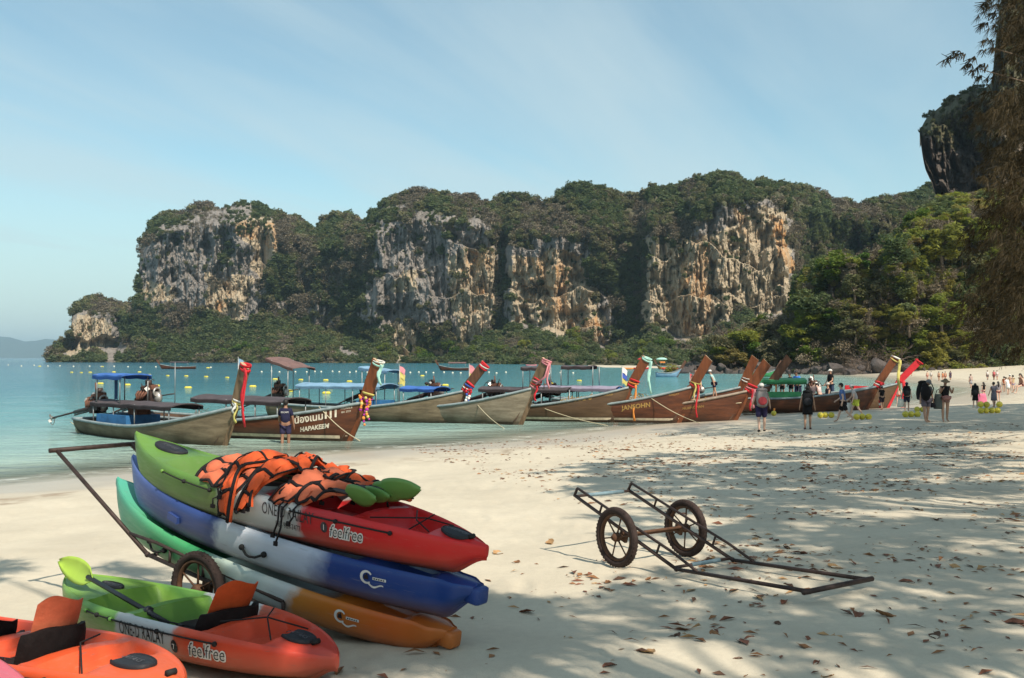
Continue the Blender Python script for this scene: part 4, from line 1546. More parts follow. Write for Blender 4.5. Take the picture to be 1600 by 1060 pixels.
def engine(b, x, z, shaft_to=None, sc=1.0, swing=0.0):
    """car engine on a pivot with a long propeller shaft running aft"""
    e = b['e']
    rg = np.random.default_rng(int(abs(x * 100) + 5))
    en = MB()
    en.box((x, 0, z + .28 * sc), (.55 * sc, .36 * sc, .42 * sc), (0, -.15, 0), 0)
    en.box((x + .05 * sc, .0, z + .54 * sc), (.46 * sc, .28 * sc, .14 * sc), (0, -.15, 0), 1)
    for k in range(4):
        en.tube([(x - .18 * sc + .12 * sc * k, -.2 * sc, z + .45 * sc), (x - .18 * sc + .12 * sc * k, -.3 * sc, z + .36 * sc), (x - .1 * sc + .05 * sc * k, -.33 * sc, z + .2 * sc)], .035 * sc, 6, 1)
    en.tube([(x + .34 * sc, -.06 * sc, z + .25 * sc), (x + .34 * sc, .06 * sc, z + .25 * sc)], .19 * sc, 14, 2)
    en.torus((x + .36 * sc, 0, z + .42 * sc), .13 * sc, .03 * sc, 'x', 16, 6, 2)
    en.tube([(x - .1 * sc, .1 * sc, z + .6 * sc), (x - .1 * sc, .1 * sc, z + .78 * sc)], .10 * sc, 10, 0)
    en.tube([(x + .1 * sc, -.1 * sc, z + .6 * sc), (x + .05 * sc, -.1 * sc, z + .95 * sc)], .03 * sc, 8, 1)
    for k in range(14):
        q = Vector((x + rg.uniform(-.3, .3) * sc, rg.uniform(-.24, .24) * sc, z + rg.uniform(.1, .65) * sc))
        en.box(q, tuple(rg.uniform(.05, .14, 3) * sc), tuple(rg.uniform(-1, 1, 3)), int(rg.integers(0, 3)))
    for k in range(6):
        q = Vector((x + rg.uniform(-.3, .3) * sc, rg.uniform(-.2, .2) * sc, z + rg.uniform(.4, .7) * sc))
        q2 = q + Vector((rg.uniform(-.25, .25), rg.uniform(-.2, .2), rg.uniform(-.3, .1))) * sc
        en.tube([q, (q + q2) / 2 + Vector((0, 0, .1 * sc)), q2], .015 * sc, 5, 0)
    ei = en.build('engine', [M_ENG, M_ENGR, M_ENGA], e)
    MB().tube([(x, 0, .1), (x, 0, z + .1)], .05, 8).box((x, 0, z + .03), (.3, .5, .06)).build('engine_mount', [M_ENG], e)
    MB().tube([(x + .3 * sc, .12, z + .3 * sc), (x + .9 * sc, .22, z + .38 * sc)], .022, 6).build('tiller', [M_ENG], ei)
    if shaft_to is not None:
        p0 = Vector((x - .25 * sc, 0, z + .18 * sc))
        p1 = Vector(shaft_to)
        m = p0.lerp(p1, .45)
        sh_ = MB().tube([p0, m], .07, 8).tube([m, p1], .035, 8).tube([p0 - Vector((0, 0, .1)), m - Vector((0, 0, .11))], .03, 6).build('propeller_shaft', [M_ENG], e)
        d = (p1 - p0).normalized()
        pr = MB().tube([p1 - d * .05, p1 + d * .16], .05, 8)
        for k in range(3):
            a = 2.1 * k
            u1 = Vector((0, math.cos(a), math.sin(a)))
            u2 = d.cross(u1)
            pr.add([p1 + d * .04 + u1 * .03 - u2 * .02, p1 + d * .02 + u1 * .12 - u2 * .07, p1 + d * .06 + u1 * .19, p1 + d * .12 + u1 * .12 + u2 * .07, p1 + d * .09 + u1 * .03 + u2 * .02], [(0, 1, 2, 3, 4)], 0, False)
        pr.torus(p1 + Vector((0, 0, -.10)), .16, .018, 'y', 18, 5)
        pr.build('propeller', [M_ENGA], e)
    return ei


def sash(b, lo, hi, mats, label, name='ribbon', tails=(), wraps=3, w=.09, group='ribbons and garlands on the prows', bulky=False, cat='ribbon'):
    """cloth wound round the prow between parameters lo..hi (0 foot, 1 top) with hanging tails (param, length, material, dx)"""
    P = b['P']
    mb = MB()
    w *= .78

    def at_p(t):
        f = min(15.99, t * 16)
        i = int(f)
        return P[i].lerp(P[i + 1], f - i), (P[i + 1] - P[i]).normalized()
    rg = np.random.default_rng(int(lo * 1000 + len(label)))
    for k in range(wraps):
        t = lo + (hi - lo) * (k / max(1, wraps - 1) if wraps > 1 else 0)
        p, tn = at_p(min(.985, t))
        nm = Vector((tn.z, 0, -tn.x))
        ring = []
        pts = []
        for a in range(17):
            an = 2 * math.pi * a / 16
            pts.append(p + nm * (math.cos(an) * .215) + Vector((0, math.sin(an) * .10, 0)) + tn * (.04 * math.sin(an + k)) + nm * 0.0)
        mb.tube(pts, w * (.6 if not bulky else .75) * rg.uniform(.8, 1.2), 6, k % len(mats), caps=False, flat=.35, up=nm)
    for (t, ln, mi, dx) in tails:
        p, tn = at_p(min(.985, t))
        nm = Vector((tn.z, 0, -tn.x))
        p = p + nm * dx + Vector((0, -.15, 0))
        pts, rs = [], []
        n_ = 9
        for i in range(n_):
            f = i / (n_ - 1)
            pts.append(p + Vector((.05 * math.sin(f * 5 + dx * 9), -.02 + .03 * math.sin(f * 7), -ln * f)))
            rs.append(w * (.5 + .35 * math.sin(f * 9 + dx * 20) ** 2) * (1.0 if not bulky else 1.3))
        if bulky:
            for i in range(n_):
                mb.ball(pts[i], rs[i] * 1.1, 8, 6, int(rg.integers(0, len(mats))), (1, .8, 1))
        else:
            mb.tube(pts, rs, 6, mi, flat=.25, up=(0, 1, 0))
    o = mb.build(name, mats, None)
    o.matrix_world = Matrix.Translation(b['e'].location) @ Euler(b['e'].rotation_euler).to_matrix().to_4x4()
    tag(o, label, cat, group)
    return o


def rope(a, c, label, sag=.25, r=.016, mat=None, n=14, group='mooring ropes'):
    pts = [Vector(a).lerp(Vector(c), i / n) - Vector((0, 0, sag * math.sin(math.pi * i / n))) for i in range(n + 1)]
    o = MB().tube(pts, r, 5).build('mooring_rope', [mat or M_ROPE])
    return tag(o, label, 'rope', group)


R_ = math.radians
# A: the nearest, grey weathered boat
fA = on_water(352, 697)
sA = on_water(141, 676)
hA = math.atan2(fA.y - sA.y, fA.x - sA.x)
A_ = longtail(fA, hA, (fA - sA).length + .75, 'weathered grey longtail with a red ribbon on its prow, nearest on the left', M_HGREY, M_PROWG, sheer=(.52, .46, 1.22), prow_top=(.42, 2.5), prow_w=.46)
LA = A_['L']
canopy(A_, LA * .13, LA * .70, 1.16, .58, M_CAND, (LA * .15, LA * .3, LA * .45, LA * .68), .09)
canopy(A_, LA * .14, LA * .36, 2.12, .55, M_CANB, (LA * .17, LA * .34), .05, name='upper_canopy', z0=1.15, thick=.05)
engine(A_, LA * .07, .72, (-3.3, .2, .38), 1.15)
MB().box((LA * .3, 0, .52), (2.0, 1.25, .5)).build('locker', [M_INSB], A_['e'])
MB().box((LA * .36, .1, .95), (.6, .5, .35)).build('crate', [M_ENGR], A_['e'])
MB().tube([(LA * .62, 0, 1.2), (LA * .62, 0, 2.55)], .013, 6).build('flag_pole', [M_POLE], A_['e'])
stick_text(A_['e'], A_['bvh'], 'HAPHONG', .17, LA - 1.75, .93, 1, -1, M_HPALE, .14)
sash(A_, .93, .99, [M_RED], 'long red ribbon hanging from the prow of the grey longtail', tails=[(.97, 1.75, 0, .18), (.97, 1.3, 0, .12)], wraps=2, w=.11)
sash(A_, .53, .57, [M_WHITEC, M_YELC], 'white and yellow cloth knotted at the neck of the grey longtail prow', tails=[(.55, .55, 1, .15), (.55, .3, 0, .05)], wraps=3, w=.08)
rope(w_of(A_, (LA - 1.4, -.35, .9)), on_ground(330, 712), 'pale rope running down the side of the nearest grey longtail', .05)
rope(w_of(A_, (0, 0, .5)), w_of(A_, (-1.6, .1, .3)), 'slack rope behind the stern of the nearest grey longtail', .2)
tb = MB()
for k in range(3):
    tb.torus((-.08 + .02 * k, -.25 + .25 * k, .15 - .05 * k), .17, .05, 'x', 16, 8)
o_ = tb.build('rope_coil', [M_ROPE])
o_.matrix_world = Matrix.Translation(A_['e'].location) @ Euler(A_['e'].rotation_euler).to_matrix().to_4x4()
tag(o_, 'loops of rope and fenders hung at the stern of the nearest grey longtail', 'rope')

cb = MB()
cx_ = LA * .27
cb.loft([[w_of(A_, (cx_ + dx, -.3 + .03 * math.sin(dx * 30), 2.08 - dz * (.75 if k_ else 0) - abs(dx) * .5 * k_)) for dx in np.linspace(-.14, .14, 6)] for k_, dz in ((0, 0), (1, .55), (1, 1.05))], 0, wrap=False, caps=False)
tag(cb.build('hanging_cloth', [M_SHADE_BLUE]), 'dark blue cloth hanging from the blue roof of the nearest grey longtail', 'cloth')

# B: the brown boat with big white lettering
fB = on_water(547, 690)
hB = R_(-27)
B_ = longtail(fB, hB, 10.5, 'varnished brown longtail with big white Thai lettering and the number 111', M_HBROWN, M_PROW, sheer=(.7, .58, 1.28), prow_top=(.48, 2.62), prow_w=.44, stripe=M_STRIPE)
LB = B_['L']
canopy(B_, LB * .35, LB * .73, 1.32, .78, M_CAND, (LB * .37, LB * .5, LB * .62, LB * .71), .12, tilt=-.05)
engine(B_, LB * .08, .95, (-2.3, .5, .35), 1.2)
stick_text(B_['e'], B_['bvh'], 'น้องเนม', .31, LB - 2.36, .56, 1, -1, M_PALEPAINT, .16, offset=.008)
stick_text(B_['e'], B_['bvh'], '111', .32, LB - 1.36, .74, 1, -1, M_PALEPAINT, .17, offset=.016)
stick_text(B_['e'], B_['bvh'], 'HAPAKEEM', .20, LB - 2.2, .30, 1, -1, M_PALEPAINT, .15, shear=.2, offset=.008)
stick_text(B_['e'], B_['bvh'], 'MOBILE', .11, LB - .80, 1.03, 1, -1, M_PALEPAINT, .17)
stick_text(B_['e'], B_['bvh'], '081 2729', .08, LB - .78, .92, 1, -1, M_PALEPAINT, .17)
sash(B_, .94, .98, [M_MINT, M_WHITEC], 'pale mint ribbon tied to the top of the brown 111 prow', tails=[(.965, .65, 0, .2), (.965, .5, 0, .16)], wraps=2, w=.08)
sash(B_, .50, .60, [M_ORNC, M_PURC, M_YELC], 'garland of orange and magenta flowers round the brown 111 prow', name='flower_garland', tails=[(.56, .62, 0, .18), (.56, .85, 1, .05), (.56, .5, 2, -.14)], wraps=3, w=.065, bulky=True, cat='garland')
rope(w_of(B_, (LB - 1.6, -.4, 1.12)), w_of(B_, (LB + .6, -1.2, .15)), 'pale rope slanting from the gunwale across the 111 prow', .1)

SPECS = []


def boat(foot_px, head_deg, L, label, hull_m, prow_m, top_px=None, **kw):
    f = on_water(*foot_px)
    b = longtail(f, R_(head_deg), L, label, hull_m, prow_m, **kw)
    return b


# C grey boat with the red white and blue garland
C_ = boat((708, 661), -24, 9.8, 'brownish grey longtail with a red, white and blue garland on a short dark prow', M_HGREY, M_PROWD, sheer=(.7, .58, 1.35), prow_top=(.85, 2.45), prow_w=.42)
LC = C_['L']
canopy(C_, LC * .18, LC * .62, 1.5, .8, M_CANL, (LC * .2, LC * .34, LC * .48, LC * .6), .12)
MB().box((LC * .55, 0, .7), (1.2, 1.2, .35)).build('locker', [M_INSB], C_['e'])
stick_text(C_['e'], C_['bvh'], 'NAPASAKORN', .20, LC - 3.0, .72, 1, -1, M_GUNB, .15)
sash(C_, .92, .985, [M_RED, M_WHITEC, M_RED], 'red and white cloth wound round the tip of a dark prow', wraps=4, w=.085)
sash(C_, .50, .62, [M_RED, M_WHITEC, M_BLUEC], 'red, white and blue garland hanging below a dark prow', name='flower_garland', tails=[(.54, 1.3, 0, .12), (.54, 1.0, 1, .0), (.56, .7, 2, .2)], wraps=4, w=.075, bulky=True, cat='garland')
# the brown tilted sunshade standing behind it
e_ = C_
canopy(C_, LC * .02, LC * .17, 2.7, .85, M_CANBR, (LC * .05, LC * .14), .05, tilt=-.45, name='tilted_sunshade', z0=.6)
engine(C_, LC * .03, .9, (-2.2, .2, .3), 1.0)

# D pale grey boat with a pink sash
D_ = boat((815, 664), -32, 9.2, 'pale grey longtail with a pink sash on its prow', M_HPALE, M_PROWG, sheer=(.75, .65, 1.5), prow_top=(.55, 2.62), prow_w=.46)
LD = D_['L']
canopy(D_, LD * .3, LD * .5, 1.4, .6, M_CANB, (LD * .32, LD * .48), .1)
canopy(D_, LD * .04, LD * .22, 2.3, .5, M_CANL, (LD * .06, LD * .2), .04, tilt=-.15, name='upper_canopy', z0=.6)
engine(D_, LD * .05, .95, (-2.2, .3, .35), 1.0)
sash(D_, .93, .985, [M_PINK], 'pink sash draped over the tip of a pale grey prow', tails=[(.97, 1.0, 0, .2)], wraps=3, w=.09)
sash(D_, .52, .64, [M_PINK, M_RED], 'pink sash wound round the neck of a pale grey prow', tails=[(.55, .6, 1, .12)], wraps=4, w=.085)
o_ = MB().tube([w_of(D_, D_['P'][15] + Vector((.2, -.12, 0))), w_of(D_, D_['P'][12] + Vector((.3, -.16, -.1))), w_of(D_, D_['P'][9] + Vector((.1, -.16, 0)))], [.05, .11, .08], 6, flat=.4).build('ribbon', [M_PINK])
tag(o_, 'pink cloth running down the front of a pale grey prow', 'ribbon', 'ribbons and garlands on the prows')
rope(w_of(D_, (LD - 2.6, -.55, .95)), w_of(D_, (LD - .2, -2.0, -.02)), 'pale rope falling from the pale grey longtail into the water', .1)

# E brown boat with mint ribbon
E_ = boat((965, 660), -20, 9.6, 'olive brown longtail with gold lettering and a mint ribbon at the prow', M_HOLIVE, M_PROW, sheer=(.75, .6, 1.5), prow_top=(.62, 2.72), prow_w=.42, stripe=M_STRIPE)
LE = E_['L']
canopy(E_, LE * .3, LE * .72, 1.36, .6, M_CAND, (LE * .32, LE * .45, LE * .6, LE * .73), .1)
canopy(E_, LE * .5, LE * .6, 2.3, .5, M_CAND, (LE * .51, LE * .61), .04, name='upper_canopy', z0=1.4, post_m=M_POLE)
engine(E_, LE * .05, .95, (-2.2, .3, .35), 1.0)
engine_like = engine(E_, LE * .88, 1.2, None, .7) if False else None
stick_text(E_['e'], E_['bvh'], 'แม่ลำดวน 8', .30, LE - 3.0, .78, 1, -1, M_GOLDPAINT, .14, offset=.006)
stick_text(E_['e'], E_['bvh'], 'KRABI', .12, LE - 1.1, 1.1, 1, -1, M_GOLDPAINT, .14)
sash(E_, .95, .98, [M_MINT], 'mint ribbon hanging from the brown prow in the middle of the row', tails=[(.97, 1.35, 0, .22), (.97, 1.1, 0, .17)], wraps=2, w=.09)
sash(E_, .52, .60, [M_RED, M_ORNC], 'red and orange cloth at the neck of the brown prow in the middle', tails=[(.55, 1.5, 1, .12)], wraps=3, w=.09)
rope(w_of(E_, (LE - 4.2, -.7, .75)), w_of(E_, (LE - .6, -1.8, -.03)), 'pale rope falling from the olive brown longtail into the water', .1)

# F
F_b = boat((1062, 661), -22, 9.5, 'brown longtail with gold Roman lettering and a bare prow', M_HBROWN, M_PROW, sheer=(.75, .62, 1.52), prow_top=(.62, 2.72), prow_w=.42, stripe=M_STRIPE)
LF = F_b['L']
canopy(F_b, LF * .25, LF * .66, 1.42, .62, M_CANV, (LF * .27, LF * .4, LF * .55, LF * .68), .1)
canopy(F_b, LF * .4, LF * .54, 2.35, .5, M_CAND, (LF * .4, LF * .55), .04, name='upper_canopy', z0=1.5)
engine(F_b, LF * .05, .95, (-2.2, .3, .35), 1.0)
stick_text(F_b['e'], F_b['bvh'], 'ศรีตรัง', .30, LF - 2.9, .92, 1, -1, M_GOLDPAINT, .14, offset=.006)
stick_text(F_b['e'], F_b['bvh'], 'JANSOHN', .26, LF - 2.9, .52, 1, -1, M_GOLDPAINT, .14, offset=.008)
stick_text(F_b['e'], F_b['bvh'], 'RAILAY', .12, LF - 1.0, 1.12, 1, -1, M_GOLDPAINT, .14)
sash(F_b, .52, .56, [M_RED, M_YELC], 'thin red ribbon hanging from the neck of a bare brown prow', tails=[(.55, 1.35, 0, .12), (.55, .6, 1, .0)], wraps=2, w=.07)
rope(w_of(F_b, (LF - 2.0, -.5, 1.2)), w_of(F_b, (LF + .9, -1.5, -.03)), 'pale rope crossing the bow of the brown longtail with Roman lettering', .15)

# G
G_ = boat((1148, 661), -18, 9.0, 'dark brown longtail with faded gold lettering and a cream topped prow', M_HBROWN, M_PROW, sheer=(.75, .62, 1.35), prow_top=(.72, 2.55), prow_w=.46, gun_m=M_GUNB)
LG = G_['L']
canopy(G_, LG * .15, LG * .4, 1.4, .6, M_CANB, (LG * .17, LG * .38), .1)
engine(G_, LG * .04, .95, (-2.2, .3, .35), 1.0)
stick_text(G_['e'], G_['bvh'], 'นวลจันทร์', .24, LG - 2.7, .78, 1, -1, M_GOLDPAINT, .12, offset=.004)
stick_text(G_['e'], G_['bvh'], 'NUANCHAN', .15, LG - 2.7, .55, 1, -1, M_GOLDPAINT, .12)
sash(G_, .50, .58, [M_RED, M_PINK], 'red and pink cloth tied under the cream topped prow', tails=[(.54, .9, 0, .05), (.54, .75, 1, .15)], wraps=3, w=.10)
rope(w_of(G_, (LG - 2.6, -.5, 1.05)), w_of(G_, (LG - .35, -.2, .85)), 'pale rope looped along the gunwale of the dark brown longtail', .15)
# H behind G
H_ = boat((1140, 652), -20, 9.0, 'brown longtail half hidden behind the cream topped prow', M_HBROWN, M_PROW, sheer=(.75, .62, 1.4), prow_top=(.55, 2.75), prow_w=.42)
engine(H_, H_['L'] * .75, 1.0, None, .9)
sash(H_, .60, .64, [M_WHITEC], 'white cloth tied round the prow behind the cream topped one', wraps=2, w=.08)
# I
I_ = boat((1186, 645), -14, 9.0, 'brown longtail behind the backpacker in the white cap', M_HBROWN, M_PROWD, sheer=(.75, .62, 1.4), prow_top=(.85, 2.75), prow_w=.46)
sash(I_, .52, .56, [M_PINK, M_ORNC], 'orange ribbon hanging from a dark prow behind the white capped backpacker', tails=[(.55, 2.1, 1, .1)], wraps=2, w=.08)
# J long boat with green canopy
J_ = boat((1352, 645), -6, 9.5, 'dark brown longtail with green cloth sides and a yellow ribbon on its prow', M_HBROWN, M_PROW, sheer=(.85, .7, 1.3), prow_top=(.85, 2.75), prow_w=.42)
LJ = J_['L']
canopy(J_, LJ * .32, LJ * .62, 1.62, .85, M_CANG, (LJ * .33, LJ * .47, LJ * .61), .1, thick=.1)
MB().box((LJ * .45, -.8, .88), (2.7, .05, .32)).build('side_cloth', [M_CANG], J_['e'])
sash(J_, .93, .985, [M_YELC, M_WHITEC], 'yellow ribbon streaming from the prow beside the red one', tails=[(.97, 1.5, 0, .18), (.97, 1.2, 0, .12)], wraps=2, w=.10)
sash(J_, .50, .56, [M_RED, M_WHITEC], 'red and white cloth bands hanging below the yellow ribbon prow', name='flower_garland', tails=[(.54, 1.1, 0, .05)], wraps=3, w=.085, bulky=True, cat='garland')
# K with red prow
K_ = boat((1386, 641), -8, 8.0, 'brown longtail with a prow wrapped all over in red, last of the row', M_HOLIVE, M_RED, sheer=(.85, .75, 1.4), prow_top=(1.0, 2.55), prow_w=.36)
sash(K_, .55, .97, [M_RED], 'bright red cloth wound along the whole prow of the last longtail', tails=[(.56, 2.2, 0, .1), (.56, 1.8, 0, .05)], wraps=2, w=.12)
o_ = MB().box(w_of(K_, (K_['L'] - 2.2, -.55, 1.15)), (1.3, .12, .22), (0, .05, R_(-8))).build('red_cloth', [M_RED])
tag(o_, 'red cloth laid over the gunwale of the last longtail', 'cloth')
engine(K_, K_['L'] * .45, .95, None, .9)

# -- flags on slim poles
def flag_pole(px, v_top, v_bot, Y, mats, label):
    a, c = at(px, v_top, Y), at(px, v_bot, Y)
    e = empty('flag_pole', c, (0, 0, 0), label, 'flag', 'flags on boat poles')
    h = a.z - c.z
    MB().tube([(0, 0, 0), (0, 0, h)], .02, 6).build('pole', [M_POLE], e)
    fb = MB()
    k = len(mats)
    for i in range(k):
        z0, z1 = h - .06 - .75 * i / k, h - .06 - .75 * (i + 1) / k
        fb.loft([[Vector((.02, 0, z0)), Vector((.16 + .05 * (i % 2), .03, z0 - .06)), Vector((.26, .02, z0 - .18))], [Vector((.02, 0, z1)), Vector((.13, -.03, z1 - .06)), Vector((.22, .02, z1 - .18))]], i, wrap=False, caps=False)
    fb.build('flag', mats, e)
    return e


flag_pole(372, 558, 632, 38, [M_CANL, M_PINK, M_YELC], 'yellow, pink and blue flags behind the red ribbon prow')
flag_pole(624, 570, 640, 44, [M_PINK, M_YELC, M_YELC], 'yellow pennant standing right of the brown 111 prow')
flag_pole(733, 568, 640, 46, [M_PINK, M_YELC], 'pale yellow flag left of the red and white prow tip')
flag_pole(972, 572, 640, 47, [M_WHITEC, M_BLUEC, M_YELC], 'white, blue and yellow flag left of the mint ribbon prow')
flag_pole(1078, 582, 640, 46, [M_RED, M_WHITEC, M_YELC], 'red and white flag left of a bare brown prow')
flag_pole(1266, 586, 625, 58, [M_WHITEC, M_YELC], 'small yellow flag between the people boarding')

# -- boats lying farther out
def small_boat(px, py, L, head, label, cmat, pole=False, name='far_boat', hull=None, group='boats farther out on the bay'):
    f = on_water(px, py)
    b = longtail(f, R_(head), L, label, hull or M_HBROWN, M_PROWD, sheer=(.7, .55, 1.2), prow_top=(.6, 2.3), name=name, group=group)
    if cmat is not None:
        canopy(b, L * .2, L * .7, 1.7, .8, cmat, (L * .22, L * .68), .15, thick=.08)
    return b


small_boat(253, 577, 8.5, 190, 'small dark boat lying alone in front of the left headland', M_CAND)
small_boat(689, 579.5, 7.5, 178, 'small dark boat lying in front of the middle cliff', M_CANBR)
small_boat(1030, 577.5, 2.4, 185, 'small orange boat near the far sand strip', M_ORNC, hull=M_ORNC)
small_boat(1058, 589.5, 3.6, 0, 'pale blue boat behind the bare brown prow', None, hull=M_CANL)
small_boat(1208, 589, 4, 0, 'pale green skiff under the boulders', None, hull=M_CANG)
for i_, (u_, y_, c_) in enumerate([(830, 571.5, M_PINK), (1046, 577.5, M_RED), (1066, 577.5, M_RED), (1002, 577, M_RED), (985, 577, M_ORNC), (1080, 578, M_RED)]):
    f = on_water(u_, y_ + .4)
    e = empty('kayak', f, (0, 0, rng.uniform(-.4, .4)), ['pink', 'red', 'red', 'red', 'orange', 'red'][i_] + ' kayak far off by the sand under the cliffs' if i_ not in (1, 2, 3, 5) else 'red kayak far off by the sand under the cliffs', 'kayak', 'far kayaks')
    rings = []
    for t in np.linspace(-1, 1, 9):
        w_ = .38 * max(.05, 1 - abs(t) ** 2.5)
        zz = .12 * t * t
        rings.append([Vector((1.9 * t, -w_, .3 + zz)), Vector((1.9 * t, -w_ * .6, zz - .05)), Vector((1.9 * t, w_ * .6, zz - .05)), Vector((1.9 * t, w_, .3 + zz)), Vector((1.9 * t, 0, .34 + zz))])
    MB().loft(rings).build('hull', [c_], e)

# -- floats of the swimming line
LAB_Y = 'yellow float of the swimming line on the bay'
LAB_W = 'small white float of the far swimming line'
yb = MB().tube([(-.42, 0, .02), (-.3, 0, .07), (.3, 0, .07), (.42, 0, .02)], [.10, .17, .17, .10], 10).mesh('yellow_float', [M_YBUOY])
wb = MB().ball((0, 0, .06), .22, 10, 6).mesh('white_float', [M_WBUOY])
YB = [(112, 582.5), (141, 582.5), (127, 583), (178, 582), (218, 582), (233, 586.5), (262, 588), (291, 588.5), (322, 589.5), (355, 591), (157, 600.5), (199, 602.5), (245, 604), (294, 607), (62, 573), (160, 573.5), (325, 575.5),
      (430, 593.5), (470, 594.5), (509, 595), (546, 597), (626, 600.5), (669, 602.5), (696, 603), (775, 608), (452, 612.5), (510, 615.5), (811, 609.5), (515, 605), (395, 605), (660, 588), (860, 600), (905, 596)]
for (u_, v_) in YB:
    p = on_water(u_, v_)
    o_ = link('float_buoy', yb, None, p, (0, 0, rng.uniform(-.5, .5)), 0.72 if v_ > 580 else 1.0)
    tag(o_, LAB_Y, 'float', 'yellow floats')
for u_ in list(np.arange(12, 345, 21)) + list(np.arange(410, 790, 13.5)) + [860, 878, 895]:
    v_ = (571.5 + 3.5 * (u_ > 345) + .012 * u_) if u_ < 345 else 578.5 + .006 * u_
    p = on_water(u_ + rng.uniform(-3, 3), v_ + rng.uniform(-1, 1))
    o_ = link('float_buoy', wb, None, p, None, 1.1 if u_ < 345 else .8)
    tag(o_, LAB_W, 'float', 'white floats')

# -- sand strip and sunshades under the far cliffs
xs = np.linspace(0, 1, 60)
w0, w1 = at(942, 575, 285), at(1062, 577, 255)
rows = []
for k, (dz, dy) in enumerate([(-.3, -1.5), (.05, 0), (.12, 3), (.2, 10), (.22, 60)]):
    rows.append(np.array([(w0.x + (w1.x - w0.x) * t, w0.y + (w1.y - w0.y) * t + dy + 1.0 * math.sin(t * 11), dz * (1 if 0.02 < t < .98 else .2)) for t in xs]))
st = link('sand_strip', big_mesh('sand_strip', np.concatenate(rows), grid_faces(len(rows), len(xs)), m_sand, True, {'shore': np.full(300, 20.0)}))
tag(st, 'narrow strip of sand under the far cliffs', kind='structure')
for (u_, m_, lb) in [(1005, M_RED, 'red sunshade on the far sand strip'), (1034, M_MINT, 'teal sunshade on the far sand strip'), (1090, M_RED, 'faded red sunshade near the low point')]:
    p = at(u_, 573.5, 256)
    e = empty('sunshade', (p.x, p.y, .3), (0, 0, 0), lb, 'sunshade', 'sunshades on the far sand')
    MB().tube([(0, 0, 0), (0, 0, 2.3)], .04, 6).build('pole', [M_POLE], e)
    MB().ball((0, 0, 1.9), 1.5, 10, 4, 0, (1, 1, .4), zmin=.15).build('canopy', [m_], e)

# ------------------------------------------------------------------ people
def skin_obj(name, verts, edges, radii, mat, parent=None, sub=1):
    me = bpy.data.meshes.new(name)
    me.from_pydata([tuple(v) for v in verts], edges, [])
    ob = bpy.data.objects.new(name, me)
    COL.objects.link(ob)
    md = ob.modifiers.new('skin', 'SKIN')
    md.use_smooth_shade = True
    sv = me.skin_vertices[0].data
    for i, r in enumerate(radii):
        sv[i].radius = r if isinstance(r, tuple) else (r, r)
        sv[i].use_root = (i == 0)
    if sub:
        ss = ob.modifiers.new('sub', 'SUBSURF')
        ss.levels = ss.render_levels = sub
    dg = bpy.context.evaluated_depsgraph_get()
    m2 = bpy.data.meshes.new_from_object(ob.evaluated_get(dg))
    bpy.data.objects.remove(ob)
    bpy.data.meshes.remove(me)
    m2.materials.clear()
    m2.materials.append(mat)
    m2.polygons.foreach_set('use_smooth', [True] * len(m2.polygons))
    return m2


SKIN = [pm('skin_tan', (0.44, 0.25, 0.165), 0.6, 0.08, 6), pm('skin_fair', (0.56, 0.36, 0.27), 0.6, 0.08, 6), pm('skin_brown', (0.26, 0.135, 0.085), 0.6, 0.08, 6)]
_cl = {}


def cloth(c):
    k = 'cloth_%02x%02x%02x' % tuple(int(255 * x) for x in c)
    if k not in _cl:
        _cl[k] = pm('fabric_' + str(len(_cl)), c, 0.85, 0.12, 5, 0.01, 0.15)
    return _cl[k]


HAIRS = {'black': pm('black_hair', (0.015, 0.012, 0.011), 0.6, 0.2, 20), 'brown': pm('brown_hair', (0.07, 0.04, 0.022), 0.6, 0.2, 20), 'grey': pm('grey_hair', (0.25, 0.24, 0.23), 0.7, 0.2, 20)}


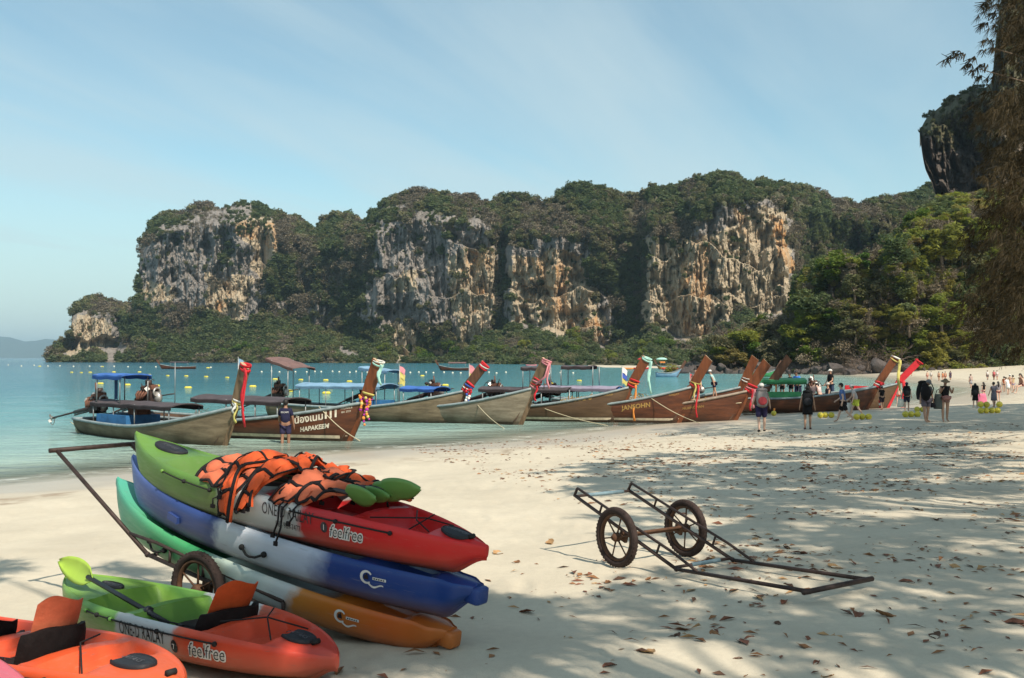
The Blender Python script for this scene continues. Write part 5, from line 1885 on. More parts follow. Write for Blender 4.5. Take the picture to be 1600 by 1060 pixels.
def person(label, x, y, z, face, h=1.70, lean=0.0, legs=(6, -8), knees=(0, 6), arms=((8, 10, 8), (-6, 8, 12)), head=0.0, skin=0, shirt=None, sleeve=.55, bottom=None, blen=.7, skirt=False, hair='black', long_hair=False, hat=None, brim=False,
           shoes=None, group='people on the beach and by the boats', girth=1.0, fingers=True, sit=False, sub=1):
    """face: heading the chest looks to, degrees from +x; the body is one skinned surface built facing -y"""
    s = h / 1.70
    ln = math.radians(lean)

    def up(p):  # lean the upper body forwards about the pelvis
        q = Vector(p) - Vector((0, 0, .95))
        q = Matrix.Rotation(ln, 3, 'X') @ q
        return q + Vector((0, 0, .95))
    V, E, Rr = [], [], []

    def add(p, r, par=None):
        V.append(Vector(p) * s)
        Rr.append(tuple(a * s for a in r) if isinstance(r, tuple) else r * s)
        if par is not None:
            E.append((par, len(V) - 1))
        return len(V) - 1
    g = girth
    pel = add((0, 0, .96), (.135 * g, .105 * g))
    sp = add(up((0, 0, 1.12)), (.122 * g, .095 * g), pel)
    ch = add(up((0, -.01, 1.31)), (.15 * g, .11 * g), sp)
    nb = add(up((0, .0, 1.44)), (.085, .07), ch)
    nk = add(up((0, -.01, 1.50)), (.05, .05), nb)
    hp = up((0, -.02, 1.50))
    hr = Matrix.Rotation(ln * .6 + math.radians(head), 3, 'X')
    hd = lambda p: hp + hr @ Vector(p)
    h0 = add(hd((0, -.01, .07)), (.065, .075), nk)
    h1 = add(hd((0, -.005, .14)), (.077, .095), h0)
    h2_ = add(hd((0, .0, .205)), (.062, .075), h1)
    shoulders, elb, wri = [], [], []
    for i, sx in enumerate((-1, 1)):
        sw, spd, el = arms[i]
        shp = up((sx * .165 * (g * .5 + .5), 0, 1.40))
        sh_ = add(shp, .058, ch)
        A = Matrix.Rotation(ln, 3, 'X') @ Matrix.Rotation(math.radians(sx * -spd), 3, 'Y') @ Matrix.Rotation(math.radians(-sw), 3, 'X')
        e_p = shp + A @ Vector((sx * .02, 0, -.28))
        e_ = add(e_p, .041, sh_)
        B = A @ Matrix.Rotation(math.radians(-el), 3, 'X')
        w_p = e_p + B @ Vector((0, 0, -.25))
        w_ = add(w_p, .030, e_)
        pm_p = w_p + B @ Vector((0, -.005, -.06))
        hd_ = add(pm_p, (.022, .040), w_)
        if fingers:
            for k in range(4):
                f0 = pm_p + B @ Vector((0, -.028 + .018 * k, -.05))
                f1 = add(f0 + B @ Vector((0, 0, -.005)), .0095, hd_)
                add(f0 + B @ Vector((-sx * .018, 0, -.035 - (.012 if k in (1, 2) else 0))), .0075, f1)
            t0 = add(w_p + B @ Vector((-sx * .012, -.045, -.045)), .0105, hd_)
            add(w_p + B @ Vector((-sx * .018, -.06, -.085)), .0085, t0)
        else:
            add(w_p + B @ Vector((0, 0, -.15)), (.014, .03), hd_)
        shoulders.append(shp)
        elb.append(e_p)
        wri.append(w_p)
    hips, kne, ank = [], [], []
    for i, sx in enumerate((-1, 1)):
        L_ = Matrix.Rotation(math.radians(-legs[i]), 3, 'X')
        hpp = Vector((sx * .088 * g, 0, .90))
        hi = add(hpp, .092 * g, pel)
        kp = hpp + L_ @ Vector((sx * .012, 0, -.42))
        th = add(hpp.lerp(kp, .45), .078 * g, hi)
        k_ = add(kp, .056, th)
        K_ = L_ @ Matrix.Rotation(math.radians(knees[i]), 3, 'X')
        cp = kp + K_ @ Vector((0, .012, -.16))
        c_ = add(cp, .053, k_)
        ap = kp + K_ @ Vector((0, 0, -.40))
        a_ = add(ap, .036, c_)
        t_ = add(ap + Vector((sx * .01, -.09, -.045)), (.038, .026), a_)
        add(ap + Vector((sx * .02, -.165, -.058)), (.034, .017), t_)
        hips.append(hpp)
        kne.append(kp)
        ank.append(ap)
    low = min(v.z for v in V) - .018
    yaw = math.radians(face) + math.pi / 2
    body = link('person', skin_obj('body', V, E, Rr, SKIN[skin], None, sub), None, (x, y, z - low), (0, 0, yaw))
    tag(body, label, 'person', group)
    # face: nose, ears, brow
    fm = MB()
    fm.ball(hd((0, -.105, .115)) * s, .017 * s, 6, 5, 0, (.8, 1, 1.3))
    for sx in (-1, 1):
        fm.ball(hd((sx * .078, .005, .125)) * s, .024 * s, 6, 5, 0, (.4, .8, 1.2))
        fm.ball(hd((sx * .032, -.092, .145)) * s, .010 * s, 6, 4, 1)
    fm.ball(hd((0, -.092, .075)) * s, .018 * s, 6, 4, 2, (1.2, .4, .4))
    fm.build('face', [SKIN[skin], HAIRS['black'], M_PINK], body)
    # hair and hat
    hm = MB()
    R0 = Euler((ln * .6 + math.radians(head), 0, 0)).to_matrix()
    hm.ball(hd((0, .012, .155)) * s, .098 * s, 14, 7, 0, (.92, 1.08, 1.0), (ln * .6 + math.radians(head) - .35, 0, 0), zmin=-.12)
    if long_hair:
        hm.tube([hd((0, .05, .18)) * s, hd((0, .095, .08)) * s, up((0, .105, 1.40)) * s, up((0, .11, 1.25)) * s], [.06 * s, .085 * s, .08 * s, .03 * s], 10, 0, flat=.6, up=(0, 1, 0))
    else:
        hm.ball(hd((0, .05, .12)) * s, .075 * s, 10, 6, 0, (.9, .7, 1.1))
    hm.build('hair', [HAIRS[hair]], body)
    if hat:
        tm = MB()
        tm.ball(hd((0, .005, .165)) * s, .107 * s, 14, 6, 0, (.95, 1.08, .95), (ln * .6 + math.radians(head), 0, 0), zmin=0.02)
        if brim:
            ring = []
            for rr_, dz in ((.10, .17), (.19, .150), (.19, .143), (.10, .160)):
                ring.append([hd((rr_ * math.cos(a) * .95, .005 + rr_ * math.sin(a), dz)) * s for a in np.linspace(0, 2 * math.pi, 17)[:-1]])
            tm.loft(ring, 0, caps=False)
        else:
            tm.loft([[hd((-.07, -.085, .172)) * s, hd((0, -.105, .176)) * s, hd((.07, -.085, .172)) * s], [hd((-.06, -.15, .160)) * s, hd((0, -.175, .160)) * s, hd((.06, -.15, .160)) * s]], 0, wrap=False, caps=False)
            tm.loft([[hd((-.07, -.085, .164)) * s, hd((0, -.105, .168)) * s, hd((.07, -.085, .164)) * s], [hd((-.06, -.15, .155)) * s, hd((0, -.175, .155)) * s, hd((.06, -.15, .155)) * s]], 0, wrap=False, caps=False)
        tm.build('hat', [cloth(hat)], body)
    if shirt:
        v2, e2, r2 = [], [], []

        def a2(p, r, par=None):
            v2.append(Vector(p) * s)
            r2.append(tuple(q * s for q in r) if isinstance(r, tuple) else r * s)
            if par is not None:
                e2.append((par, len(v2) - 1))
            return len(v2) - 1
        c0 = a2(up((0, -.005, 1.30)), (.172 * g, .13 * g))
        c1 = a2(up((0, 0, 1.12)), (.155 * g, .125 * g), c0)
        a2(up((0, 0, .93)), (.168 * g, .135 * g), c1)
        a2(up((0, 0, 1.43)), (.10, .085), c0)
        if sleeve > 0:
            for i in (0, 1):
                q = a2(up((0, 0, 1.395)).lerp(shoulders[i], .98), .070, c0)
                a2(shoulders[i].lerp(elb[i], min(1, sleeve)), .062, q)
                if sleeve > 1:
                    a2(wri[i], .045, len(v2) - 1)
        link('shirt', skin_obj('shirt', v2, e2, r2, cloth(shirt), None, sub), body)
    if bottom:
        if skirt:
            bm_ = MB()
            rings = []
            for t, (rx, ry) in ((0, (.15, .12)), (.15, (.175, .14)), (.6, (.19, .155)), (1, (.205, .17))):
                zz = 1.02 - t * (.25 + .5 * blen)
                cc = (kne[0] + kne[1]) / 2 * t * .6
                rings.append([Vector((rx * g * math.cos(a) * (1 + .06 * t * math.sin(a * 6)), cc.y + ry * g * math.sin(a), zz)) * s for a in np.linspace(0, 2 * math.pi, 19)[:-1]])
            bm_.loft(rings, 0)
            bm_.build('skirt', [cloth(bottom)], body)
        else:
            v2, e2, r2 = [Vector((0, 0, .985)) * s], [], [(.158 * g * s, .125 * g * s)]
            for i in (0, 1):
                v2.append(hips[i].lerp(kne[i], .04) * s)
                r2.append(.112 * g * s)
                e2.append((0, len(v2) - 1))
                v2.append(hips[i].lerp(kne[i], min(1, blen * .6)) * s)
                r2.append(.100 * g * s)
                e2.append((len(v2) - 2, len(v2) - 1))
                v2.append(hips[i].lerp(kne[i], min(1.0, blen)) * s)
                r2.append(.094 * g * s)
                e2.append((len(v2) - 2, len(v2) - 1))
                if blen > 1:
                    v2.append(kne[i].lerp(ank[i], blen - 1) * s)
                    r2.append(.07 * s)
                    e2.append((len(v2) - 2, len(v2) - 1))
            link('trousers', skin_obj('trousers', v2, e2, r2, cloth(bottom), None, sub), body)
    if shoes:
        sm = MB()
        for i, sx in enumerate((-1, 1)):
            a = ank[i] * s
            sm.tube([a + Vector((0, .05, -.045)) * s, a + Vector((sx * .01, -.06, -.05)) * s, a + Vector((sx * .02, -.19, -.062)) * s], [.045 * s, .05 * s, .03 * s], 8, 0, flat=.75, up=(0, 0, 1))
        sm.build('shoes', [cloth(shoes)], body)
    M = Matrix.Translation((x, y, z - low)) @ Matrix.Rotation(yaw, 4, 'Z')
    return dict(o=body, M=M, up=lambda p: M @ (up(p) * s), wri=[M @ (w * s) for w in wri], ln=ln, yaw=yaw, s=s)


def backpack(pr, col, label, sz=(.32, .20, .48), side=1, dy=.19, z=1.24, strap=(0.02, 0.02, 0.02), accent=None):
    """rucksack on a person's back: body, top flap, pocket and two shoulder straps"""
    e = empty('backpack', pr['up']((0, dy, z)), (pr['ln'], 0, pr['yaw']), label, 'backpack', 'backpacks')
    w, d, h = sz
    rings = []
    for t in np.linspace(0, 1, 8):
        k = .78 + .22 * math.sin(math.pi * min(1, t * 1.15))
        zz = -h / 2 + h * t
        rings.append([Vector((w / 2 * k * math.copysign(abs(math.cos(a)) ** .6, math.cos(a)), d / 2 * k * math.copysign(abs(math.sin(a)) ** .6, math.sin(a)), zz)) for a in np.linspace(0, 2 * math.pi, 17)[:-1]])
    MB().loft(rings).build('pack', [cloth(col)], e)
    MB().ball((0, d * .45, -h * .18), .5, 10, 6, 0, (w * .75, d * .5, h * .5)).build('pocket', [cloth(accent or tuple(c * .7 + .02 for c in col))], e)
    MB().ball((0, 0, h * .44), .5, 10, 6, 0, (w * .95, d * 1.05, h * .25)).build('flap', [cloth(tuple(c * .8 for c in col))], e)
    for sx in (-1, 1):
        MB().tube([(sx * w * .3, -d * .4, h * .42), (sx * w * .36, -d * .4 - .12, h * .46), (sx * w * .38, -d * .4 - .24, h * .2), (sx * w * .36, -d * .4 - .2, -h * .1), (sx * w * .4, -d * .3, -h * .38)], .022, 6, flat=.4).build('strap', [cloth(strap)], e)
    return e


def bag(loc, col, label, sz=(.3, .12, .3), yaw=0.0, name='bag'):
    e = empty(name, loc, (0, 0, yaw), label, 'bag', 'bags')
    w, d, h = sz
    rings = []
    for t in np.linspace(0, 1, 6):
        k = .8 + .3 * math.sin(math.pi * (1 - t) * .6)
        rings.append([Vector((w / 2 * k * math.cos(a), d / 2 * k * math.sin(a), -h * (1 - t))) for a in np.linspace(0, 2 * math.pi, 13)[:-1]])
    MB().loft(rings).build('sack', [cloth(col)], e)
    MB().tube([(-w * .3, 0, -.02), (-w * .2, 0, .12), (0, 0, .16), (w * .2, 0, .12), (w * .3, 0, -.02)], .012, 6).build('handle', [cloth(tuple(c * .8 for c in col))], e)
    return e


NAVY, BLACK, WHITE, GREY = (.02, .02, .05), (.015, .013, .014), (.68, .66, .62), (.25, .24, .24)


def foot(u, v):
    p = on_ground(u, v)
    if float(sdist(np.array([p.x]), np.array([p.y]))[0]) < 0.3:
        q = on_water(u, v)
        return q.x, q.y, max(-.25, gh(q.x, q.y))
    return p.x, p.y, p.z


def hh_px(u, vt, vb, p):
    return (vb - vt) / FPX * p[1]


# man in navy standing in the water by boat B
q = on_water(446, 693)
p1 = person('person in a navy T-shirt standing calf deep in the water beside the brown 111 boat', q.x, q.y, -.30, 98, h=1.66, legs=(4, -3), arms=((4, 8, 10), (22, 6, 40)), skin=2, shirt=NAVY, sleeve=.8, bottom=(.035, .03, .07), blen=.75, hair='black', sub=2)
tm = text_mesh('ESCAPE', .075, cloth(WHITE))
for vtx in tm.vertices:
    vtx.co = Vector((.14 - vtx.co.x, .132 + .0 * abs(vtx.co.x), 1.30 + vtx.co.y)) * (1.66 / 1.7)
link('shirt_print', tm, p1['o'])
# backpacker with white cap, back view
x, y, z = foot(1190, 675)
p2 = person('person in a white cap and navy shorts walking away with a grey and red backpack', x, y, z, 84, h=hh_px(1190, 601, 675, (x, y)), legs=(10, -9), knees=(4, 10), arms=((14, 16, 20), (6, 14, 24)), skin=1, shirt=(.32, .20, .19), sleeve=.5, bottom=(.03, .025, .07), blen=.95, hair='grey', hat=WHITE, shoes=BLACK, girth=1.12, sub=2)
backpack(p2, (.24, .22, .22), 'grey and red backpack on the person in a white cap', (.38, .22, .56), accent=(.4, .06, .07))
x, y, z = foot(1262, 671)
p3 = person('person in a black top and short black skirt seen from behind with bare legs', x, y, z, 75, h=hh_px(1262, 605, 671, (x, y)), legs=(4, -5), arms=((0, 10, 6), (4, 12, 10)), skin=0, shirt=BLACK, sleeve=.35, bottom=BLACK, blen=.35, skirt=True, hair='black', shoes=(.08, .03, .03), sub=2)
backpack(p3, (.014, .014, .016), 'black backpack on the person in black', (.34, .24, .5), accent=(.03, .03, .035))
x, y, z = foot(1318, 660)
p4 = person('person in a blue shirt and dark shorts striding towards the boats', x, y, z, 150, h=hh_px(1322, 600, 660, (x, y)) * 1.03, lean=8, legs=(24, -22), knees=(8, 22), arms=((20, 10, 40), (-14, 10, 30)), skin=1, shirt=(.10, .17, .38), sleeve=.6, bottom=BLACK, blen=.95, hair='black', sub=2)
x, y, z = foot(1338, 652)
p5 = person('person in a pale shirt and yellow shorts bending beside the striding one', x, y, z, 165, h=hh_px(1336, 604, 652, (x, y)) * 1.08, lean=18, legs=(26, -14), knees=(10, 20), arms=((30, 10, 30), (16, 10, 20)), skin=1, shirt=(.45, .42, .42), sleeve=.5, bottom=(.60, .62, .08), blen=.75, hair='brown', hat=(.55, .5, .5), sub=2)
bag(p5['wri'][0] - Vector((0, 0, .12)), (.62, .60, .58), 'white bag carried by the person in yellow shorts', (.34, .2, .42))
# people boarding / on the boats
jz = .85
for (u_, v_, Y_, args) in [
    (1298, 626, 50.8, dict(label='person in a black shirt and white cap standing up on the boat', face=200, h=1.55, shirt=BLACK, bottom=(.05, .07, .12), blen=1.3, hat=WHITE, hair='grey', arms=((10, 8, 20), (12, 8, 50)), girth=1.08)),
    (1247, 629, 51.6, dict(label='person in a blue shirt standing on the green sided boat', face=220, h=1.62, shirt=(.05, .20, .62), sleeve=1.2, bottom=(.03, .03, .07), blen=1.2, skin=2, arms=((40, 10, 50), (20, 16, 60)), lean=14)),
    (1236, 622, 52.6, dict(label='person in black sitting low behind the one in blue', face=200, h=1.3, shirt=BLACK, bottom=BLACK, skin=2, lean=10)),
    (1281, 640, 50.0, dict(label='person in a white hat and pale shirt leaning on the boat rail', face=100, h=1.45, lean=40, shirt=(.55, .42, .40), bottom=(.2, .16, .17), hat=WHITE, legs=(10, -20), knees=(4, 20), arms=((50, 10, 20), (45, 10, 25)), skin=1)),
    (1270, 641, 49.6, dict(label='person in a pink checked shirt bending at the boat rail', face=60, h=1.45, lean=30, shirt=(.42, .27, .25), bottom=(.10, .06, .07), legs=(8, -10), arms=((40, 10, 30), (40, 10, 25)), skin=1, hair='brown')),
    (1294, 650, 49.2, dict(label='person in a dark patterned dress stepping off the boat', face=190, h=1.6, shirt=(.07, .05, .06), sleeve=.3, bottom=(.07, .05, .06), blen=.4, skirt=True, legs=(30, -8), knees=(20, 4), arms=((-10, 18, 8), (20, 14, 20)), hair='brown', hat=(.5, .45, .4))),
    (1088, 630, 42.6, dict(label='shirtless person with a pink towel sitting in the brown boat', face=250, h=1.5, bottom=(.5, .22, .22), blen=.9, skin=1, lean=20, arms=((10, 10, 10), (14, 10, 20)))),
    (1116, 622, 44.5, dict(label='person with a white cloth over the head sitting between two boats', face=160, h=1.25, shirt=(.36, .52, .50), bottom=NAVY, hat=WHITE, hair='grey', lean=22, girth=1.15)),
    (1222, 622, 54, dict(label='person in dark clothes sitting on the roofed boat left of the one in black', face=210, h=1.25, shirt=(.05, .05, .06), bottom=BLACK, skin=2, lean=10)),
]:
    P = at(u_, v_, Y_)
    person(x=P.x, y=P.y, z=P.z, **args)
for (u_, v_, vt, args) in [
    (1378, 641, 604, dict(label='person in a black shirt standing behind the red prow', face=100, shirt=BLACK, bottom=(.04, .03, .04), blen=.9, skin=0, hat=(.2, .2, .2))),
    (1404, 634, 602, dict(label='shirtless person wading just right of the red prow', face=230, bottom=(.45, .06, .05), blen=.4, skin=1, arms=((10, 10, 30), (0, 12, 12)))),
    (1417, 643, 599, dict(label='person in a black T-shirt with a dark cap carrying a white bag', face=70, shirt=BLACK, sleeve=.6, bottom=(.03, .03, .05), blen=.9, hat=(.03, .04, .08), skin=1, legs=(12, -12), knees=(4, 10), arms=((8, 8, 20), (-6, 12, 14)))),
]:
    x, y, z = foot(u_, v_)
    pp = person(x=x, y=y, z=z, h=hh_px(u_, vt, v_, (x, y)), **args)
bag(pp['wri'][1] - Vector((0, 0, .10)), (.62, .60, .52), 'white cloth bag held by the person in a black T-shirt and dark cap', (.36, .2, .36))
backpack(pp, (.014, .014, .016), 'black backpack on the person carrying a white bag', (.3, .2, .42))
# the couple in the shade
x, y, z = foot(1447, 660)
p6 = person('person with a bowed head and two big black bags standing in the shade', x, y, z, -75, h=hh_px(1449, 596, 660, (x, y)) * 1.03, lean=8, head=28, legs=(8, -4), knees=(0, 4), arms=((6, 14, 8), (4, 10, 6)), skin=0, shirt=(.11, .11, .12), sleeve=.5, bottom=(.16, .13, .16), blen=.7, hair='grey', hat=(.16, .16, .17), girth=1.18, sub=2)
backpack(p6, (.014, .013, .014), 'large black rucksack carried sideways by the person with a bowed head', (.42, .26, .62), dy=.24)
bag(p6['wri'][1] - Vector((0, 0, .08)), (.03, .025, .03), 'small camera bag hanging from the hand of the person with a bowed head', (.16, .12, .16))
o_ = MB().ball((0, 0, 0), .2, 10, 7, 0, (.9, .8, 1.35)).ball((0, .06, .22), .12, 8, 6, 0).build('daypack', [cloth(BLACK)], None, p6['up']((-.18, -.2, 1.22)))
tag(o_, 'black daypack worn on the chest of the person with a bowed head', 'backpack', 'backpacks')
x, y, z = foot(1477, 659)
p7 = person('person in a black top, hat and hip bag looking at a phone in the shade', x, y, z, -95, h=hh_px(1478, 594, 659, (x, y)), head=16, legs=(3, -4), arms=((24, 14, 105), (30, 10, 95)), skin=0, shirt=BLACK, sleeve=0, bottom=(.30, .17, .14), blen=.32, hair='brown', hat=(.20, .15, .10), brim=True, sub=2)
o_ = MB().ball((0, 0, 0), .12, 12, 8, 0, (1.3, .6, .7)).torus((0, .12, .03), .16, .016, 'z', 24, 6, 1, flat=2).build('hip_bag', [cloth((.36, .17, .15)), cloth((.25, .1, .1))], None, p7['up']((.02, -.15, .98)), (0, 0, p7['yaw']))
tag(o_, 'pinkish hip bag on the person looking at a phone', 'bag', 'bags')
bag(p7['up']((-.26, .02, 1.12)), (.11, .12, .11), 'grey green shopping bag hanging from the shoulder of the person in the hat', (.3, .2, .5))
o_ = MB().box((0, 0, 0), (.075, .012, .15), (.6, 0, 0)).build('phone', [cloth((.03, .03, .035))], None, (p7['wri'][0] + p7['wri'][1]) / 2 + Vector((0, -.06, .06)))
tag(o_, 'dark phone held by the person in the hat', 'phone')
# farther people
for (u_, v_, vt, args) in [
    (1524, 638, 600, dict(label='person in a black dress with a black backpack walking right of the couple', face=60, shirt=BLACK, bottom=BLACK, blen=.45, skirt=True, skin=1, legs=(10, -12), long_hair=True)),
    (1537, 626, 598, dict(label='person with long dark hair in a black swimsuit behind the one in a black dress', face=110, shirt=BLACK, sleeve=0, bottom=BLACK, blen=.15, skin=1, long_hair=True)),
    (1553, 637, 598, dict(label='person in a long grey dress standing by the stacked yellow floats', face=95, shirt=(.14, .13, .16), sleeve=.5, bottom=(.14, .13, .16), blen=.6, skirt=True, skin=0, hair='black', arms=((60, 20, 100), (10, 10, 10)))),
    (1560, 628, 597, dict(label='person with long hair and a red bag half hidden by the grey dress', face=80, shirt=(.2, .18, .2), bottom=(.3, .1, .1), blen=.4, skin=1, long_hair=True)),
    (1517, 606, 585, dict(label='person in a grey skirt with fair hair standing at the water far back', face=100, shirt=(.4, .3, .26), bottom=(.3, .3, .32), blen=.5, skirt=True, skin=1, hair='brown')),
    (1569, 613, 589, dict(label='person in orange swimwear left of the white skirt', face=80, shirt=(.45, .12, .05), sleeve=0, bottom=(.10, .05, .04), blen=.3, skin=0)),
    (1575, 617, 592, dict(label='person in a white skirt bending forward at the right', face=90, lean=35, shirt=(.6, .58, .56), sleeve=.2, bottom=(.66, .64, .62), blen=.4, skirt=True, skin=1, hair='brown')),
    (1583, 614, 587, dict(label='person in a tan swimsuit right of the white skirt', face=120, shirt=(.5, .36, .2), sleeve=0, bottom=(.3, .25, .35), blen=.4, skin=1)),
    (1578, 611, 586, dict(label='person in red shorts and a pale cap far right', face=60, bottom=(.4, .05, .08), blen=.6, skin=0, hat=WHITE)),
    (1597, 615, 594, dict(label='dark haired person sitting on the sand at the right edge', face=180, lean=10, legs=(80, 70), knees=(60, 60), skin=1, shirt=(.3, .16, .12), sleeve=0, bottom=(.3, .05, .05), blen=.2, h=1.65, long_hair=True)),
    (1449, 594, 583, dict(label='person with bare shoulders far off at the left of the bathers', face=90, skin=1, bottom=(.5, .1, .1), blen=.5)),
    (1455, 594, 583, dict(label='person in white far off among the bathers', face=70, skin=1, shirt=(.6, .55, .5), bottom=(.5, .45, .4), blen=.5)),
    (1467, 595, 584, dict(label='person in brown far off among the bathers', face=90, skin=0, bottom=(.2, .08, .05), blen=.5)),
    (1473, 596, 585, dict(label='person in orange far off among the bathers', face=110, skin=1, shirt=(.5, .2, .1), bottom=(.5, .2, .1), blen=.4)),
    (1477, 595, 584, dict(label='person in red swimwear far off among the bathers', face=80, skin=0, bottom=(.5, .04, .03), blen=.3)),
    (1485, 594, 584, dict(label='person in dark clothes at the right of the far bathers', face=90, skin=0, shirt=(.08, .06, .09), bottom=(.08, .06, .1), blen=1.2)),
    (1543, 594, 583, dict(label='person in a white shirt in front of the dark bushes', face=90, skin=1, shirt=(.6, .56, .52), bottom=(.2, .15, .15), blen=.8)),
    (1553, 594, 581, dict(label='person in a pinkish red shirt in front of the dark bushes', face=90, skin=0, shirt=(.5, .13, .14), bottom=(.3, .1, .1), blen=.8)),
    (1558, 594, 583, dict(label='person in pale clothes right of the pinkish red shirt', face=90, skin=1, shirt=(.6, .5, .48), bottom=(.5, .4, .4), blen=.6)),
    (1424, 588, 580, dict(label='person far off in pink by the boulders', face=90, skin=1, shirt=(.5, .15, .18), bottom=(.3, .1, .1), blen=.6)),
]:
    x, y, z = foot(u_, v_)
    hgt = args.pop('h', None) or hh_px(u_, vt, v_, (x, y)) * (1.15 if args.get('lean', 0) > 30 else 1)
    pp = person(x=x, y=y, z=z, h=min(1.95, max(1.0, hgt)), fingers=v_ > 620, sub=1 if v_ > 610 else 0, **args)
    if 'backpack' in args['label']:
        backpack(pp, (.014, .014, .016), 'black backpack on the person in a black dress', (.32, .22, .46))
x, y, z = foot(1534, 632)
bag((x, y, z + .55), (.6, .16, .25), 'pink and white beach bag beside the person in a black dress', (.5, .25, .5))

# -- yellow floats on the sand: strings of round floats
fl = MB().ball((0, 0, .11), .12, 14, 9).torus((0, 0, .11), .117, .010, 'z', 18, 6).mesh('float', [M_YBUOY])
for (u_, v_, n_, lb) in [(1290, 653, 3, 'string of three yellow floats lying left of the blue shirted person'), (1347, 656, 3, 'string of three yellow floats in front of the red prow boat'), (1424, 652, 3, 'string of three yellow floats left of the couple in the shade'),
                         (1438, 644, 2, 'pair of yellow floats behind the couple in the shade'), (1545, 646, 4, 'row of four yellow floats at the bottom of the stack by the grey dress'), (1209, 650, 1, 'single yellow float behind the white capped backpacker')]:
    x, y, z = foot(u_, v_)
    e = empty('float_string', (x, y, z), (0, 0, rng.uniform(-.15, .15)), lb, 'float', 'yellow floats on the sand')
    for k in range(n_):
        link('float', fl, e, ((k - (n_ - 1) / 2) * .23, rng.uniform(-.05, .05), 0))
    if n_ == 4:
        for k in (-.32, .42):
            e2 = empty('float_string', (x + k, y, z + .24), (0, 0, 0), 'yellow float lying on the %s end of the row by the grey dress' % ('left' if k < 0 else 'right'), 'float', 'yellow floats on the sand')
            link('float', fl, e2)
            if k < 0:
                link('float', fl, e2, (.26, .05, -.01))

# ------------------------------------------------------------------ kayak carts
M_STEEL = pm('rusty_painted_steel', (0.055, 0.035, 0.03), 0.6, 0.3, 14, .002, 0.35, metal=0.3)
M_RUST = pm('rusty_rim', (0.10, 0.05, 0.028), 0.75, 0.3, 16, .002, 0.25)
M_TYRE = pm('worn_tyre', (0.045, 0.03, 0.026), 0.85, 0.3, 18, .003, 0.2)
M_BPIPE = pm('pale_blue_pipe', (0.16, 0.24, 0.28), 0.6, 0.2, 8)


def cart(x0, y0, yaw, pitch, label):
    zc = gh(x0, y0) + .275
    e = empty('kayak_cart', (x0, y0, zc), (0, -pitch, yaw), label, 'cart', 'two wheeled kayak carts')
    a, b_, c, dl, wt, wr, wh, off = .78, .705, 1.40, .379, .43, .345, .35, .045
    bend = Vector((b_, 0, off))
    hand = Vector((b_ + c * math.cos(dl), 0, off + c * math.sin(dl)))
    tdir = (hand - bend).normalized()
    for s in (-1, 1):
        y = Vector((0, s * wr, 0))
        yh = Vector((0, s * wh, 0))
        MB().tube([Vector((-a, 0, off)) + y, bend + y], .0165, 8).tube([bend + y, hand + yh], .0165, 8).ball(bend + y, .023, 8, 6).build('rail', [M_STEEL], e)
        j = bend + tdir * .27 + y.lerp(yh, .2)
        top0 = Vector((-a + .02, 0, off + .085)) + y
        tb = MB().tube([Vector((-a, 0, off)) + y, top0], .014, 6).tube([top0, Vector((b_ - .08, 0, off + .115)) + y, j], .013, 8)
        for xx in (-.38, .06, .44):
            tb.tube([Vector((xx, 0, off)) + y, Vector((xx + .01, 0, off + .10)) + y], .011, 6)
        tb.build('truss_bar', [M_STEEL], e)
        MB().tube([(0, s * wr, 0), (0, s * wr, off)], .022, 8).box((0, s * wr, .0), (.09, .03, .09)).build('axle_bracket', [M_RUST], e)
        w = empty('wheel', (0, s * wt, 0), (0, .4 * s + yaw, 0))
        w.parent = e
        ty = MB().torus((0, 0, 0), .241, .033, 'y', 48, 12, 0, 1.0)
        for k in range(46):
            an = 2 * math.pi * k / 46
            for sy in (-1, 1):
                ty.box((.2635 * math.cos(an), sy * .014, .2635 * math.sin(an)), (.010, .020, .022), (0, -an, sy * .5))
        ty.build('tyre', [M_TYRE], w)
        MB().torus((0, 0, 0), .203, .015, 'y', 40, 8, 0, 1.6).build('rim', [M_RUST], w)
        for k in range(6):
            an = 2 * math.pi * k / 6 + .2
            d = Vector((math.cos(an), 0, math.sin(an)))
            MB().tube([d * .03, d * .11, d * .20], [.010, .0075, .008], 6, flat=.8).build('spoke', [M_RUST], w)
        MB().tube([(0, -.05, 0), (0, -.02, 0), (0, .02, 0), (0, .05, 0)], [.022, .042, .042, .022], 12).build('hub', [M_RUST], w)
    MB().tube([(0, -wt - .05, 0), (0, wt + .05, 0)], .015, 8).tube([(.03, -wr, .035), (.03, wr, .035)], .014, 8).build('axle', [M_RUST], e)
    MB().tube([Vector((-a + .02, -wr, off)), Vector((-a + .02, wr, off))], .014, 8).tube([Vector((-a + .02, -wr * .55, off)), Vector((-a + .02, wr * .75, off))], .019, 8, 1).build('tail_bar', [M_STEEL, M_BPIPE], e)
    MB().tube([Vector((b_ - .03, -wr, off)), Vector((b_ - .03, wr, off))], .014, 8).tube([Vector((b_ - .03, -wr * .4, off)), Vector((b_ - .03, wr * .6, off))], .018, 8, 1).build('bend_bar', [M_STEEL, M_BPIPE], e)
    MB().tube([hand + Vector((0, -wh - .06, 0)), hand + Vector((0, wh + .06, 0))], .020, 10).build('handle_bar', [M_STEEL], e)
    return e


cart(1.304, 9.31, -.9687, -.322, 'empty two wheeled kayak cart resting with its handle on the sand')
cart(-1.991, 7.456, 2.5509, .1656, 'two wheeled cart with its handle raised under the stack of kayaks')


